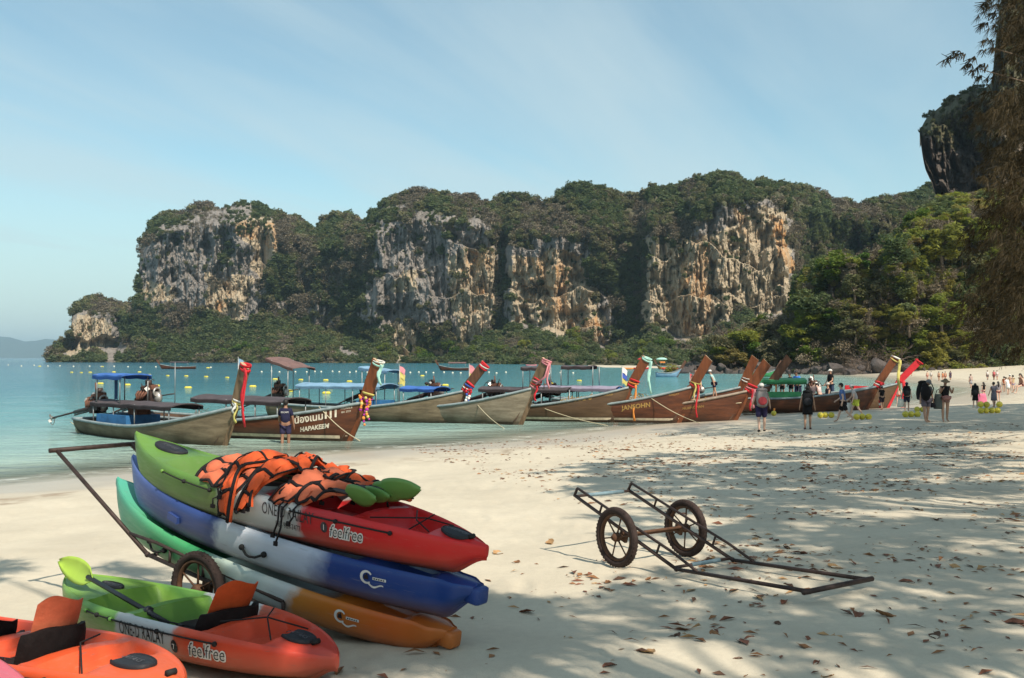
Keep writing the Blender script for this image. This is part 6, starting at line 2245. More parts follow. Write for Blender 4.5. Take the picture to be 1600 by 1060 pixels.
# ------------------------------------------------------------------ kayaks
def kayak_mat(name, stops, L, blur=.35, dirt=.6, inner=None):
    m, n, l, b, o = nt(name)
    v = coord(n)
    sep = n.new('ShaderNodeSeparateXYZ')
    l.new(v, sep.inputs[0])
    nz = noise(n, l, 3.5, 4, v, 0.6)
    nz2 = noise(n, l, 14, 3, v, 0.6)
    p = math_n(n, l, 'ADD', math_n(n, l, 'MULTIPLY', sep.outputs[0], 1.0 / L), 0.5)
    p = math_n(n, l, 'ADD', p, math_n(n, l, 'MULTIPLY', math_n(n, l, 'SUBTRACT', nz, 0.5), 0.055))
    p = math_n(n, l, 'ADD', p, math_n(n, l, 'MULTIPLY', math_n(n, l, 'SUBTRACT', nz2, 0.5), 0.012))
    p = math_n(n, l, 'ADD', p, math_n(n, l, 'MULTIPLY', sep.outputs[2], 0.05))
    if inner:
        ay = math_n(n, l, 'ABSOLUTE', sep.outputs[1])
        ins = maprange(n, l, ay, inner[0], inner[0] - .05, 0, inner[1], True)
        ins = math_n(n, l, 'MULTIPLY', ins, maprange(n, l, p, inner[2], inner[2] + .04, 0, 1))
        p = math_n(n, l, 'ADD', p, ins)
    c = ramp(n, l, p, stops)
    fade = noise(n, l, 2.0, 5, v, 0.6)
    c = mixc(n, l, maprange(n, l, fade, 0.45, 0.75, 0, 0.03), c, (0.62, 0.55, 0.47))
    # sand and grime rubbed into the bottom, scuffs along the sides
    scr = noise(n, l, 6, 6, mapping(n, l, v, (0.6, 2, 9), (0, .12, 0)), 0.75)
    c = mixc(n, l, maprange(n, l, scr, 0.6, 0.72, 0, 0.22), c, (0.42, 0.36, 0.30))
    scr2 = noise(n, l, 5, 6, mapping(n, l, v, (0.5, 2, 14), (0, -.2, .1)), 0.8)
    c = mixc(n, l, maprange(n, l, scr2, 0.60, 0.68, 0, 0.5), c, (0.16, 0.12, 0.10))
    g = math_n(n, l, 'ADD', sep.outputs[2], math_n(n, l, 'MULTIPLY', fade, -0.12))
    c = mixc(n, l, maprange(n, l, g, 0.15, -0.02, 0, dirt), c, (0.23, 0.15, 0.085))
    l.new(c, b.inputs['Base Color'])
    l.new(maprange(n, l, scr, 0.4, 0.7, 0.36, 0.6), b.inputs['Roughness'])
    b.inputs['Specular IOR Level'].default_value = 0.35
    bump(n, l, noise(n, l, 90, 2, v), 0.12, 0.003, b)
    return m


M_HATCH = pm('black_hatch', (0.018, 0.018, 0.022), 0.6, 0.2, 12, .002, 0.35)
M_CORD = pm('black_cord', (0.012, 0.011, 0.011), 0.8, 0.2, 30)
M_STRAPB = pm('black_webbing', (0.016, 0.013, 0.014), 0.85, 0.2, 25, .002, .2)
M_SEATB = pm('black_seat_fabric', (0.014, 0.010, 0.010), 0.8, 0.3, 8, .006, .2)
M_ORANGE = pm('orange_nylon', (0.57, 0.085, 0.02), 0.7, 0.14, 6, .006, .3)
M_SALMON = pm('faded_orange_nylon', (0.55, 0.135, 0.065), 0.75, 0.14, 6, .006, .3)
M_INK = pm('black_sticker', (0.015, 0.014, 0.016), 0.5, 0.1, 9)
M_INKF = pm('worn_black_print', (0.06, 0.05, 0.055), 0.6, 0.5, 40)
M_STICK = pm('white_sticker', (0.66, 0.64, 0.60), 0.5, 0.1, 9)
M_BLADE = pm('green_paddle_plastic', (0.105, 0.24, 0.06), 0.42, 0.12, 5, 0, .4)
M_LIME = pm('lime_paddle_plastic', (0.34, 0.50, 0.06), 0.42, 0.1, 5, 0, .4)
M_SHAFT = pm('black_paddle_shaft', (0.02, 0.018, 0.022), 0.4, 0.1, 8, 0, .5)


def x_for_u(M, L, u, y, z):
    """where along a kayak the sight line of pixel column u meets the line (y, z)"""
    lo, hi = -L / 2 - .3, L / 2 + .3
    for _ in range(40):
        m = (lo + hi) / 2
        if proj(np.array(M @ Vector((m, y, z))))[0] > u:
            lo = m
        else:
            hi = m
    return lo


def xu(k, u, y=None, z=None):
    return x_for_u(k['M'], k['L'], u, k['W'] * .95 if y is None else y, k['H'] * .7 if z is None else z)


def sst(a, b, x):
    t = min(1, max(0, (x - a) / (b - a)))
    return t * t * (3 - 2 * t)


def kayak(label, bow, stern, W, mat, wells, kind=0, H=.335, rise=(-.02, .15), roll=0.0, group='plastic sit on top kayaks', pq=(2.4, .80), bexp=2.6):
    """bow, stern: world points of the two tips; local x runs to the bow, z up from the keel"""
    d = Vector(bow) - Vector(stern)
    hl = math.hypot(d.x, d.y)
    L0 = d.length
    gB, gS = H + rise[1], H + rise[0]
    L = math.sqrt(max(.1, L0 ** 2 - (gB - gS) ** 2))
    yaw = math.atan2(d.y, d.x)
    pitch = math.atan2(d.z, hl) - math.atan2(gB - gS, L)
    R = (Matrix.Rotation(yaw, 3, 'Z') @ Matrix.Rotation(-pitch, 3, 'Y') @ Matrix.Rotation(roll, 3, 'X'))
    loc = Vector(bow) - R @ Vector((L / 2, 0, gB))
    e = empty('kayak', loc, R.to_euler(), label, 'kayak', group)
    M = Matrix.Translation(loc) @ R.to_4x4()
    if isinstance(mat, tuple):
        mat = kayak_mat(mat[0], [(q if q <= 1 else min(1, max(0, x_for_u(M, L, q, W * .95, H * .7) / L + .5)), c) for q, c in mat[1]], L, **(mat[2] if len(mat) > 2 else {}))
    ts = np.concatenate([np.linspace(-1, -.82, 10), np.linspace(-.82, .82, 62)[1:-1], np.linspace(.82, 1, 12)])
    rings = []

    def shape(t):
        a = abs(t)
        endw = .13 if (kind == 1 and t < 0) else .035
        w = max(endw * (1 - .55 * sst(.93, 1, a)), W * (1 - min(1, a) ** pq[0]) ** pq[1])
        gz_ = H + (rise[1] * a ** bexp if t > 0 else rise[0] * a ** 3.0)
        kz = .09 * a ** 3
        lim = gz_ - .065
        kz = kz + (lim - kz) * sst(.80 if t > 0 else .86, 1.02, a)
        dep = 0
        for (t0, t1, dd) in wells:
            dep = max(dep, dd * sst(t0, t0 + .07, t) * (1 - sst(t1 - .07, t1, t)))
        return w, gz_, kz, dep
    for t in ts:
        w, gz_, kz, dep = shape(t)
        h = gz_ - kz
        x = t * L / 2
        rid = .012 * math.sin(t * 42) if dep > .1 and .05 < t < .55 else 0
        tun = .018 * (1 if t < 0 else .6)
        half = [(0, kz - .012), (.12 * w, kz - .004), (.20 * w, kz + .012), (.48 * w, kz + .10 * h), (.70 * w, kz + .21 * h), (.84 * w, kz + .31 * h), (.905 * w, kz + .38 * h), (.915 * w, kz + .395 * h), (.955 * w, kz + .52 * h), (.985 * w, kz + .66 * h),
                (1.0 * w, kz + .82 * h), (1.0 * w, kz + .90 * h), (.985 * w, kz + .955 * h), (.955 * w, gz_), (.91 * w, gz_ + .006), (.87 * w, gz_ - .002), (.83 * w, gz_ - .25 * dep - .004), (.78 * w, gz_ - .72 * dep), (.68 * w, gz_ - dep + rid), (.40 * w, gz_ - dep + .012 + rid),
                (0.14 * w, gz_ - dep + tun * min(1, dep * 8) + (.016 if dep < .02 else 0)), (0, gz_ - dep + (tun * 1.2 if dep > .02 else .018))]
        ring = [Vector((x, y, z)) for y, z in half] + [Vector((x, -y, z)) for y, z in half[-2:0:-1]]
        rings.append(ring)
    hull = MB().loft(rings).build('hull', [mat], e, sharp=38)
    bvh = BVHTree.FromPolygons([v.co.copy() for v in hull.data.vertices], [tuple(p.vertices) for p in hull.data.polygons])
    return dict(e=e, L=L, W=W, bvh=bvh, M=M, shape=shape, hull=hull, H=H)


def rim_pt(k, t, side=1, f=.93, dz=.012):
    w, g, kz, dep = k['shape'](t)
    return Vector((t * k['L'] / 2, side * f * w, g + dz))


def deck_pt(k, x, y, dz=.004):
    h = k['bvh'].ray_cast(Vector((x, y, 2)), Vector((0, 0, -1)))
    return (h[0] if h[0] else Vector((x, y, k['H']))) + Vector((0, 0, dz))


def hatch(k, t, rx, ry):
    x = t * k['L'] / 2
    V, F = [], []
    N = 28
    rings = []
    for f, dz in ((1.0, .002), (1.0, .014), (.93, .020), (.88, .013), (.5, .015), (.02, .016)):
        rings.append([deck_pt(k, x + rx * f * math.cos(a), ry * f * math.sin(a), dz) for a in np.linspace(0, 2 * math.pi, N + 1)[:-1]])
    hb = MB().loft(rings)
    o = hb.build('hatch', [M_HATCH], k['e'], sharp=50)
    tm = text_mesh('KAYAKS', .055, pm('hatch_print', (.10, .10, .11), .6))
    for v in tm.vertices:
        v.co = deck_pt(k, x - (v.co.x - .11) * .85, (v.co.y - .02) * -1.0, .019)
    link('lettering', tm, o)


def side_line(k, t0, t1, side=1, f=1.0, zf=.87, n=10, pegs=True):
    """deck line along the side with an eyelet at each end"""
    pts = []
    for i in range(n + 1):
        t = t0 + (t1 - t0) * i / n
        w, g, kz, dep = k['shape'](t)
        h = k['bvh'].ray_cast(Vector((t * k['L'] / 2, side * 2, kz + (g - kz) * zf)), Vector((0, -side, 0)))
        p = h[0] if h[0] else Vector((t * k['L'] / 2, side * w, g))
        pts.append(p + Vector((0, side * .010, 0)))
    o = MB().tube(pts, .006, 6).build('deck_line', [M_CORD], k['e'])
    for p in (pts[0], pts[n // 2], pts[-1]):
        MB().ball(p, .016, 8, 6).build('eyelet', [k['hull'].data.materials[0] if p is pts[-1] else M_CORD], k['e'])


def side_handle(k, t0, t1, side=1, zf=.62):
    P = []
    for t in (t0, t1):
        w, g, kz, dep = k['shape'](t)
        h = k['bvh'].ray_cast(Vector((t * k['L'] / 2, side * 2, kz + (g - kz) * zf)), Vector((0, -side, 0)))
        P.append((h[0] if h[0] else Vector((t * k['L'] / 2, side * w, g))) + Vector((0, side * .012, 0)))
    m = P[0].lerp(P[1], .5) + Vector((0, side * .03, -.035))
    MB().tube([P[0], P[0].lerp(m, .6) + Vector((0, 0, -.012)), m, P[1].lerp(m, .6) + Vector((0, 0, -.012)), P[1]], .009, 6).ball(P[0], .022, 8, 6).ball(P[1], .022, 8, 6).build('carry_handle', [M_CORD], k['e'])


def bungee(k, pts, r=.005):
    P = [deck_pt(k, x, y, .012) if z is None else Vector((x, y, z)) for x, y, z in pts]
    MB().tube(P, r, 5).build('bungee_cord', [M_CORD], k['e'])


def kayak_text(k, s, size, x0, zrel, mat, sx=1.0, shear=0.0, offset=0.0, lift=.004, slope=0.0, t_ref=None, name='lettering'):
    w, g, kz, dep = k['shape'](x0 / (k['L'] / 2))
    return stick_text(k['e'], k['bvh'], s, size, x0, g + zrel, -1, 1, mat, slope, lift, shear, offset, sx, name)


def brand(k, x0, zrel, size=.105, sx=.78, slope=0.0):
    kayak_text(k, 'feelfree', size, x0, zrel, M_STICK, sx, .32, .0085, .003, slope)
    kayak_text(k, 'feelfree', size, x0, zrel, M_INK, sx, .32, -.001, .0055, slope)


def emblem(k, x0, zc, r=.045):
    """round white badge with a dark flame, a wavy tail and a small white name bar"""
    def put(poly, mat, lift, name):
        V = []
        for (px_, pz_) in poly:
            h = k['bvh'].ray_cast(Vector((x0 - px_, 2, zc + pz_)), Vector((0, -1, 0)))
            V.append((h[0] if h[0] else Vector((x0 - px_, .3, zc + pz_))) + Vector((0, lift, 0)))
        return V
    mb = MB()
    outer = [(r * 1.0 * math.cos(a), r * 1.0 * math.sin(a)) for a in np.linspace(.6, 5.4, 22)]
    inner = [(r * .68 * math.cos(a) + .1 * r, r * .68 * math.sin(a)) for a in np.linspace(.6, 5.4, 22)]
    mb.loft([put(outer, 0, .004, ''), put(inner, 0, .004, '')], 0, wrap=False, caps=False, smooth=False)
    tl = np.linspace(0, 1, 14)
    mb.loft([put([(.3 * r + 2.4 * r * t, -.75 * r - .35 * r * math.sin(t * 5) - .35 * r * t + .14 * r * (1 - t)) for t in tl], 0, .004, ''), put([(.3 * r + 2.4 * r * t, -.95 * r - .35 * r * math.sin(t * 5) - .35 * r * t - .02 * r * (1 - t)) for t in tl], 0, .004, '')], 0, wrap=False, caps=False, smooth=False)
    mb.loft([put([(1.0 * r, .22 * r), (3.1 * r, .22 * r)], 0, .004, ''), put([(1.0 * r, -.18 * r), (3.1 * r, -.18 * r)], 0, .004, '')], 0, wrap=False, caps=False, smooth=False)
    fl_ = [(-.35 * r, -.3 * r), (.4 * r, -.3 * r), (.3 * r, .2 * r), (.05 * r, .7 * r), (-.1 * r, .25 * r), (-.3 * r, .4 * r)]
    mb.add(put(fl_, 1, .006, ''), [tuple(range(6))], 1, False)
    for i in range(5):
        c = 1.2 * r + .36 * r * i
        mb.loft([put([(c, .10 * r), (c + .24 * r, .10 * r)], 0, .006, ''), put([(c, -.08 * r), (c + .24 * r, -.08 * r)], 0, .006, '')], 1, wrap=False, caps=False, smooth=False)
    mb.build('emblem', [M_STICK, M_INK], k['e'])


def stern_lug(k, mat):
    w, g, kz, dep = k['shape'](-1)
    x = -k['L'] / 2
    rings = []
    for dx, s in ((.06, .95), (-.02, 1.0), (-.040, .92), (-.048, .7)):
        rings.append([Vector((x + dx, .062 * s * math.copysign(abs(math.cos(a)) ** .3, math.cos(a)), g - .056 + .056 * s * math.copysign(abs(math.sin(a)) ** .3, math.sin(a)))) for a in np.linspace(0, 2 * math.pi, 17)[:-1]])
    MB().loft(rings).build('stern_handle', [mat], k['e'])
    MB().tube([(x + .16, .07, g - .005), (x + .16, -.07, g - .005)], .012, 8).build('toggle', [M_CORD], k['e'])


def seat(k, x, wide=.27, backm=None, tilt=.35, hgt=.30, base=True, black_h=.15, sc=1.0):
    """padded seat: a black base and waist pad that wraps the back, and a tall coloured back panel"""
    z0 = deck_pt(k, x, 0).z
    e = k['e']
    s = empty('seat', (x, 0, z0), (0, 0, 0))
    s.parent = e
    s.scale = (sc, sc, sc)
    NB = 16
    rg = np.random.default_rng(int(abs(x) * 1000) + 3)

    def slab(z_lo, z_hi, r_out, th, arc, lean, nrows, wav, name, mat, xoff=0.0):
        rings = []
        for j in range(nrows + 1):
            f = j / nrows
            z = z_lo + (z_hi - z_lo) * f
            out, inn = [], []
            for i in range(NB + 1):
                a = -arc + 2 * arc * i / NB
                zz = z + wav * f * (math.sin(a * 2.1 + 1) * .6 + math.sin(a * 4.3) * .35)
                puff = th * (.45 + .55 * math.sin(f * math.pi) ** .6) * (1 + .10 * math.sin(a * 5 + f * 4) + .06 * math.sin(f * 14 + a * 2))
                cx = r_out * (1 - math.cos(a)) * .8 - lean * f * hgt + xoff
                cy = r_out * math.sin(a)
                nx, ny = -math.cos(a), math.sin(a) * .6
                out.append(Vector((cx + nx * puff * .5, cy + ny * puff * .5, zz)))
                inn.append(Vector((cx - nx * puff * .5, cy - ny * puff * .5, zz)))
            rings.append(out + inn[::-1])
        return MB().loft(rings).build(name, [mat], s, sharp=60)
    slab(.06, .06 + hgt, wide, .035, .85, tilt, 8, .05, 'backrest', backm or M_ORANGE, -.03)
    slab(-.02, black_h + .02, wide * 1.10, .11, 1.2, tilt * .55, 5, .02, 'waist_pad', M_SEATB, -.085)
    if base:
        MB().ball((.24, 0, .015), .27, 16, 8, 0, (1, .95, .16)).build('seat_base', [M_SEATB], s)
    for sy in (-1, 1):
        MB().tube([(.02, sy * wide * .95, .10), (.25, sy * (wide + .05), .12), (.48, sy * (k['W'] * .82), k['H'] - z0 + .02)], .012, 6, flat=.4).build('seat_strap', [M_STRAPB], s)
        MB().box((.14, sy * (wide + .035), .1), (.045, .015, .04)).build('buckle', [M_SHAFT], s)
    return s


GREEN, LIMEC, WHT, REDC, BLUE, TEAL, ORG = (.085, .175, .036), (.135, .25, .04), (.47, .48, .47), (.56, .014, .014), (.008, .04, .19), (.08, .36, .26), (.50, .098, .012)
VIO = (.028, .055, .19)
KM1 = ('red_white_green_plastic', [(0, REDC), (468, (.42, .016, .02)), (458, WHT), (345, WHT), (330, (.10, .165, .035)), (300, GREEN), (240, (.11, .235, .036)), (1, LIMEC)], dict(inner=(.33, -.13, .0)))
KM2 = ('blue_white_plastic', [(0, BLUE), (500, BLUE), (470, (.40, .46, .56)), (335, (.50, .53, .57)), (324, VIO), (225, VIO), (1, (.10, .16, .42))])
KM3 = ('orange_white_green_plastic', [(0, (.44, .12, .02)), (560, ORG), (495, (.45, .135, .014)), (452, (.45, .16, .022)), (438, WHT), (325, (.40, .50, .42)), (305, (.04, .29, .10)), (230, (.07, .30, .13)), (1, (.07, .33, .24))])
KM4 = ('orange_white_lime_plastic', [(0, (.56, .06, .035)), (430, (.52, .04, .02)), (285, (.56, .065, .022)), (268, (.58, .12, .06)), (262, WHT), (180, WHT), (173, (.15, .34, .06)), (135, (.07, .19, .035)), (1, (.16, .30, .04))], dict(inner=(.30, .30, .50)))
KM5 = ('orange_plastic', [(0, (.60, .10, .03)), (.4, (.58, .07, .02)), (1, (.55, .045, .02))])
KM6 = ('pink_red_plastic', [(0, (.55, .12, .16)), (1, (.52, .07, .10))])

K3 = kayak('lowest kayak of the stack, orange stern and green bow, lying on the cart', at(184, 748, 8.35), at(706, 984, 6.36), .36, KM3, [(-.55, -.05, .13), (.02, .62, .13), (-.86, -.62, .05)], 1, H=.31)
stern_lug(K3, K3['hull'].data.materials[0])
tk = lambda k, u: xu(k, u) / (k['L'] / 2)
side_handle(K3, tk(K3, 386), tk(K3, 352))
side_handle(K3, tk(K3, 256), tk(K3, 228))
emblem(K3, xu(K3, 519), .22)
K2 = kayak('middle kayak of the stack, deep blue with a white middle', at(208, 713, 8.23), at(748, 916, 6.24), .37, KM2, [(-.55, -.05, .13), (.02, .62, .13), (-.86, -.62, .05)], 1)
stern_lug(K2, K2['hull'].data.materials[0])
side_handle(K2, tk(K2, 416), tk(K2, 382))
emblem(K2, xu(K2, 559), .25)
lug = MB().box(rim_pt(K2, tk(K2, 268), 1, 1.0, -.12), (.13, .035, .05), (0, -.12, -.1)).build('moulded_grip', [K2['hull'].data.materials[0]], K2['e'])
K1 = kayak('top kayak of the stack, red with a white middle and a green bow', at(213, 677, 8.2), at(762, 856, 6.22), .385, KM1, [(-.50, -.08, .14), (-.02, .60, .14), (-.80, -.52, .12)], 0, rise=(-.08, .15))
hatch(K1, xu(K1, 716, 0, .38) / (K1['L'] / 2), .115, .085)
hatch(K1, xu(K1, 267, 0, .36) / (K1['L'] / 2), .17, .095)
side_line(K1, tk(K1, 592), tk(K1, 452))
side_line(K1, tk(K1, 330), tk(K1, 243))
bungee(K1, [(-1.42, .13, None), (-1.25, .05, .335), (-1.05, -.2, .33)])
bungee(K1, [(-1.42, -.13, None), (-1.25, -.05, .335), (-1.0, .22, .33)])
bungee(K1, [(-1.2, .2, None), (-1.2, -.2, .33)])
MB().tube([deck_pt(K1, -1.66, .025, .016), deck_pt(K1, -1.66, -.025, .016)], .016, 8).build('toggle', [M_CORD], K1['e'])
kayak_text(K1, 'ONE-D RAILAY', .115, xu(K1, 412), -.105, M_INKF, .60)
kayak_text(K1, '087-989-7477', .060, xu(K1, 432), -.175, M_INKF, .66)
kayak_text(K1, '1', .055, xu(K1, 503) + .012, -.118, M_STICK, lift=.008)
kd = MB()
for (kk_, xx_, zz_) in ((K1, xu(K1, 503), -.10),):
    w_, g_, kz_, dp_ = kk_['shape'](xx_ / (kk_['L'] / 2))
    ring = []
    for a in np.linspace(0, 2 * math.pi, 17)[:-1]:
        h = kk_['bvh'].ray_cast(Vector((xx_ + .028 * math.cos(a), 2, g_ + zz_ + .036 * math.sin(a))), Vector((0, -1, 0)))
        ring.append(h[0] + Vector((0, .004, 0)))
    kd.add(ring, [tuple(range(16))], 0, False)
kd.build('badge', [M_INKF], K1['e'])
brand(K1, xu(K1, 510), -.15, .115, .72)

K4 = kayak('small kayak on the sand with orange stern, white middle and lime bow', at(108, 897, 7.25), at(527, 1028, 5.58), .36, KM4, [(-.40, .10, .14), (.14, .50, .14), (-.72, -.44, .11)], 0, H=.29, rise=(-.09, .05), pq=(2.6, .72))
hatch(K4, xu(K4, 467, 0, .30) / (K4['L'] / 2), .125, .08)
hatch(K4, xu(K4, 176, 0, .30) / (K4['L'] / 2), .12, .05)
side_line(K4, tk(K4, 330), tk(K4, 178))
side_line(K4, tk(K4, 176), tk(K4, 134))
bungee(K4, [(-1.0, .14, None), (-.8, .0, .34), (-.62, -.2, .33)])
bungee(K4, [(-1.0, -.14, None), (-.8, .0, .34), (-.62, .2, .33)])
MB().tube([deck_pt(K4, -1.22, .025, .016), deck_pt(K4, -1.22, -.025, .016)], .016, 8).build('toggle', [M_CORD], K4['e'])
LK = K4['L']
kayak_text(K4, 'ONE-D RAILAY', .120, xu(K4, 190), -.112, M_INK, .58)
kayak_text(K4, '087-989-7477', .058, xu(K4, 207), -.18, M_INKF, .68)
xx_ = xu(K4, 273)
w_, g_, kz_, dp_ = K4['shape'](xx_ / (LK / 2))
ring = []
for a in np.linspace(0, 2 * math.pi, 17)[:-1]:
    h = K4['bvh'].ray_cast(Vector((xx_ + .028 * math.cos(a), 2, g_ - .108 + .04 * math.sin(a))), Vector((0, -1, 0)))
    ring.append(h[0] + Vector((0, .004, 0)))
MB().add(ring, [tuple(range(16))], 0, False).build('badge', [M_INK], K4['e'])
kayak_text(K4, '7', .05, xx_ + .014, -.125, M_STICK, lift=.008)
brand(K4, xu(K4, 292), -.14, .118, .80)
seat(K4, xu(K4, 350, 0, .3), .245, M_ORANGE, .6, .34, black_h=.20, sc=.82)

K5 = kayak('orange kayak at the lower left corner with an orange backed seat', at(-178, 945, 6.65), at(284, 1067, 4.72), .385, KM5, [(-.42, .0, .14), (.04, .60, .14), (-.70, -.46, .11)], 0, H=.30, rise=(-.08, .11), pq=(2.6, .72))
hatch(K5, xu(K5, 208, 0, .31) / (K5['L'] / 2), .15, .09)
side_line(K5, tk(K5, 54), tk(K5, -60))
bungee(K5, [(-1.0, .14, None), (-.75, .0, .34), (-.6, -.2, .33)])
MB().tube([deck_pt(K5, -K5['L'] * .475, .025, .016), deck_pt(K5, -K5['L'] * .475, -.025, .016)], .016, 8).build('toggle', [M_CORD], K5['e'])
seat(K5, xu(K5, 74, 0, .3), .22, M_SALMON, .55, .42, black_h=.27, sc=.76)
s2 = seat(K5, xu(K5, -14, 0, .3), .24, M_SEATB, .4, .22, sc=.75)
MB().box((.16, .2, .14), (.28, .06, .12), (0, .2, .1)).box((.05, .22, .05), (.42, .05, .06), (0, 0, .1)).build('red_cushion', [M_RED], s2)
MB().tube([(-.1, .0, .36), (-.12, .06, .44), (-.1, .14, .36)], .016, 6, flat=.5).build('seat_loop', [M_STRAPB], s2)
dk = (K5['M'].to_3x3() @ Vector((0, 1, 0)))
q6 = at(40, 1116, 3.95)
K6 = kayak('pinkish red kayak just showing in the bottom left corner', q6 + Vector((-.81, .59, .05)) * 2.7, q6, .37, KM6, [(-.40, .10, .14), (.14, .60, .14)], 0, H=.28, rise=(.03, .12))
brand(K6, -.95, -.08, .12, .8)
hatch(K6, -.80, .13, .085)

# ------------------------------------------------------------------ paddles
def blade(mb, base, d, side_v, ln, wd, mi=0, cup=.014, th=.007):
    d, s = Vector(d).normalized(), Vector(side_v)
    s = (s - d * s.dot(d)).normalized()
    nrm = d.cross(s)
    rings = []
    for i in range(13):
        t = i / 12
        w = wd * (.10 + .90 * math.sin(min(1, t * 1.02 + .02) * math.pi) ** .55) if t < .98 else wd * .12
        if t < .12:
            w = wd * (.16 + (w / wd - .16) * (t / .12))
        c = Vector(base) + d * ln * t + nrm * cup * math.sin(t * math.pi)
        up_, dn_ = [], []
        for k in range(7):
            f = -1 + 2 * k / 6
            off_ = nrm * (-cup * .8 * f * f + .006 * (1 - abs(f)) * (1 - t))
            up_.append(c + s * w * .5 * f + off_ + nrm * th * .5)
            dn_.append(c + s * w * .5 * f + off_ - nrm * th * .5)
        rings.append(up_ + dn_[::-1])
    mb.loft(rings, mi)
    return mb


def paddle(p_end, p_throat, bl, wd, face, label, bm, ring_at=None, both=False):
    p_end, p_throat = Vector(p_end), Vector(p_throat)
    e = empty('paddle', p_throat, (0, 0, 0), label, 'paddle', 'kayak paddles')
    d = (p_throat - p_end).normalized()
    MB().tube([p_end - p_throat, d * .05], .016, 10).build('shaft', [M_SHAFT], e)
    blade(MB(), Vector((0, 0, 0)) - d * .02, d, face, bl, wd).build('blade', [bm], e)
    if ring_at:
        q = (p_end - p_throat) * ring_at
        MB().tube([q - d * .012, q + d * .012], .036, 14).tube([q - d * .03, q + d * .03], .022, 10).build('drip_ring', [M_SHAFT], e)
    return e


pe, pt = at(262, 974, 6.22), at(143, 905, 6.78)
dd = (at(90, 868, 7.02) - pt)
paddle(pe, pt, dd.length + .02, .165, (.35, .15, .9), 'paddle with a lime blade and black shaft resting in the small kayak', M_LIME, .76)
for i_, (u_, v_, Yd, rot, sz) in enumerate([(548, 764, 6.62, 0, .30), (572, 765, 6.70, .2, .27), (588, 762, 6.66, .1, .31), (600, 760, 6.60, -.05, .34)]):
    base = at(u_ - 6, v_ + 6 - i_ * 1.0, Yd)
    kd_ = K1['M'].to_3x3()
    d = kd_ @ Vector((-.93, .10 - .06 * i_, -.02 + .03 * i_))
    pa = base - d * 1.25
    pa = pa + Vector((0, 0, -.06))
    paddle(pa, base, sz, (.17, .13, .16, .17)[i_], kd_ @ Vector((.25, .45, .85)), ['front green paddle blade tucked under the life jackets', 'second green paddle blade from the left, half hidden', 'third green paddle blade, behind the half hidden one', 'rear green paddle blade nearest the red stern'][i_], M_BLADE)


# ------------------------------------------------------------------ life jackets on the top kayak
def cr(pts, t):
    n_ = len(pts) - 1
    f = min(n_ - 1e-6, max(0, t * n_))
    i = int(f)
    f -= i
    p0, p1, p2, p3 = pts[max(0, i - 1)], pts[i], pts[i + 1], pts[min(n_, i + 2)]
    return 0.5 * ((2 * p1) + (p2 - p0) * f + (2 * p0 - 5 * p1 + 4 * p2 - p3) * f * f + (3 * p1 - p0 - 3 * p2 + p3) * f ** 3)


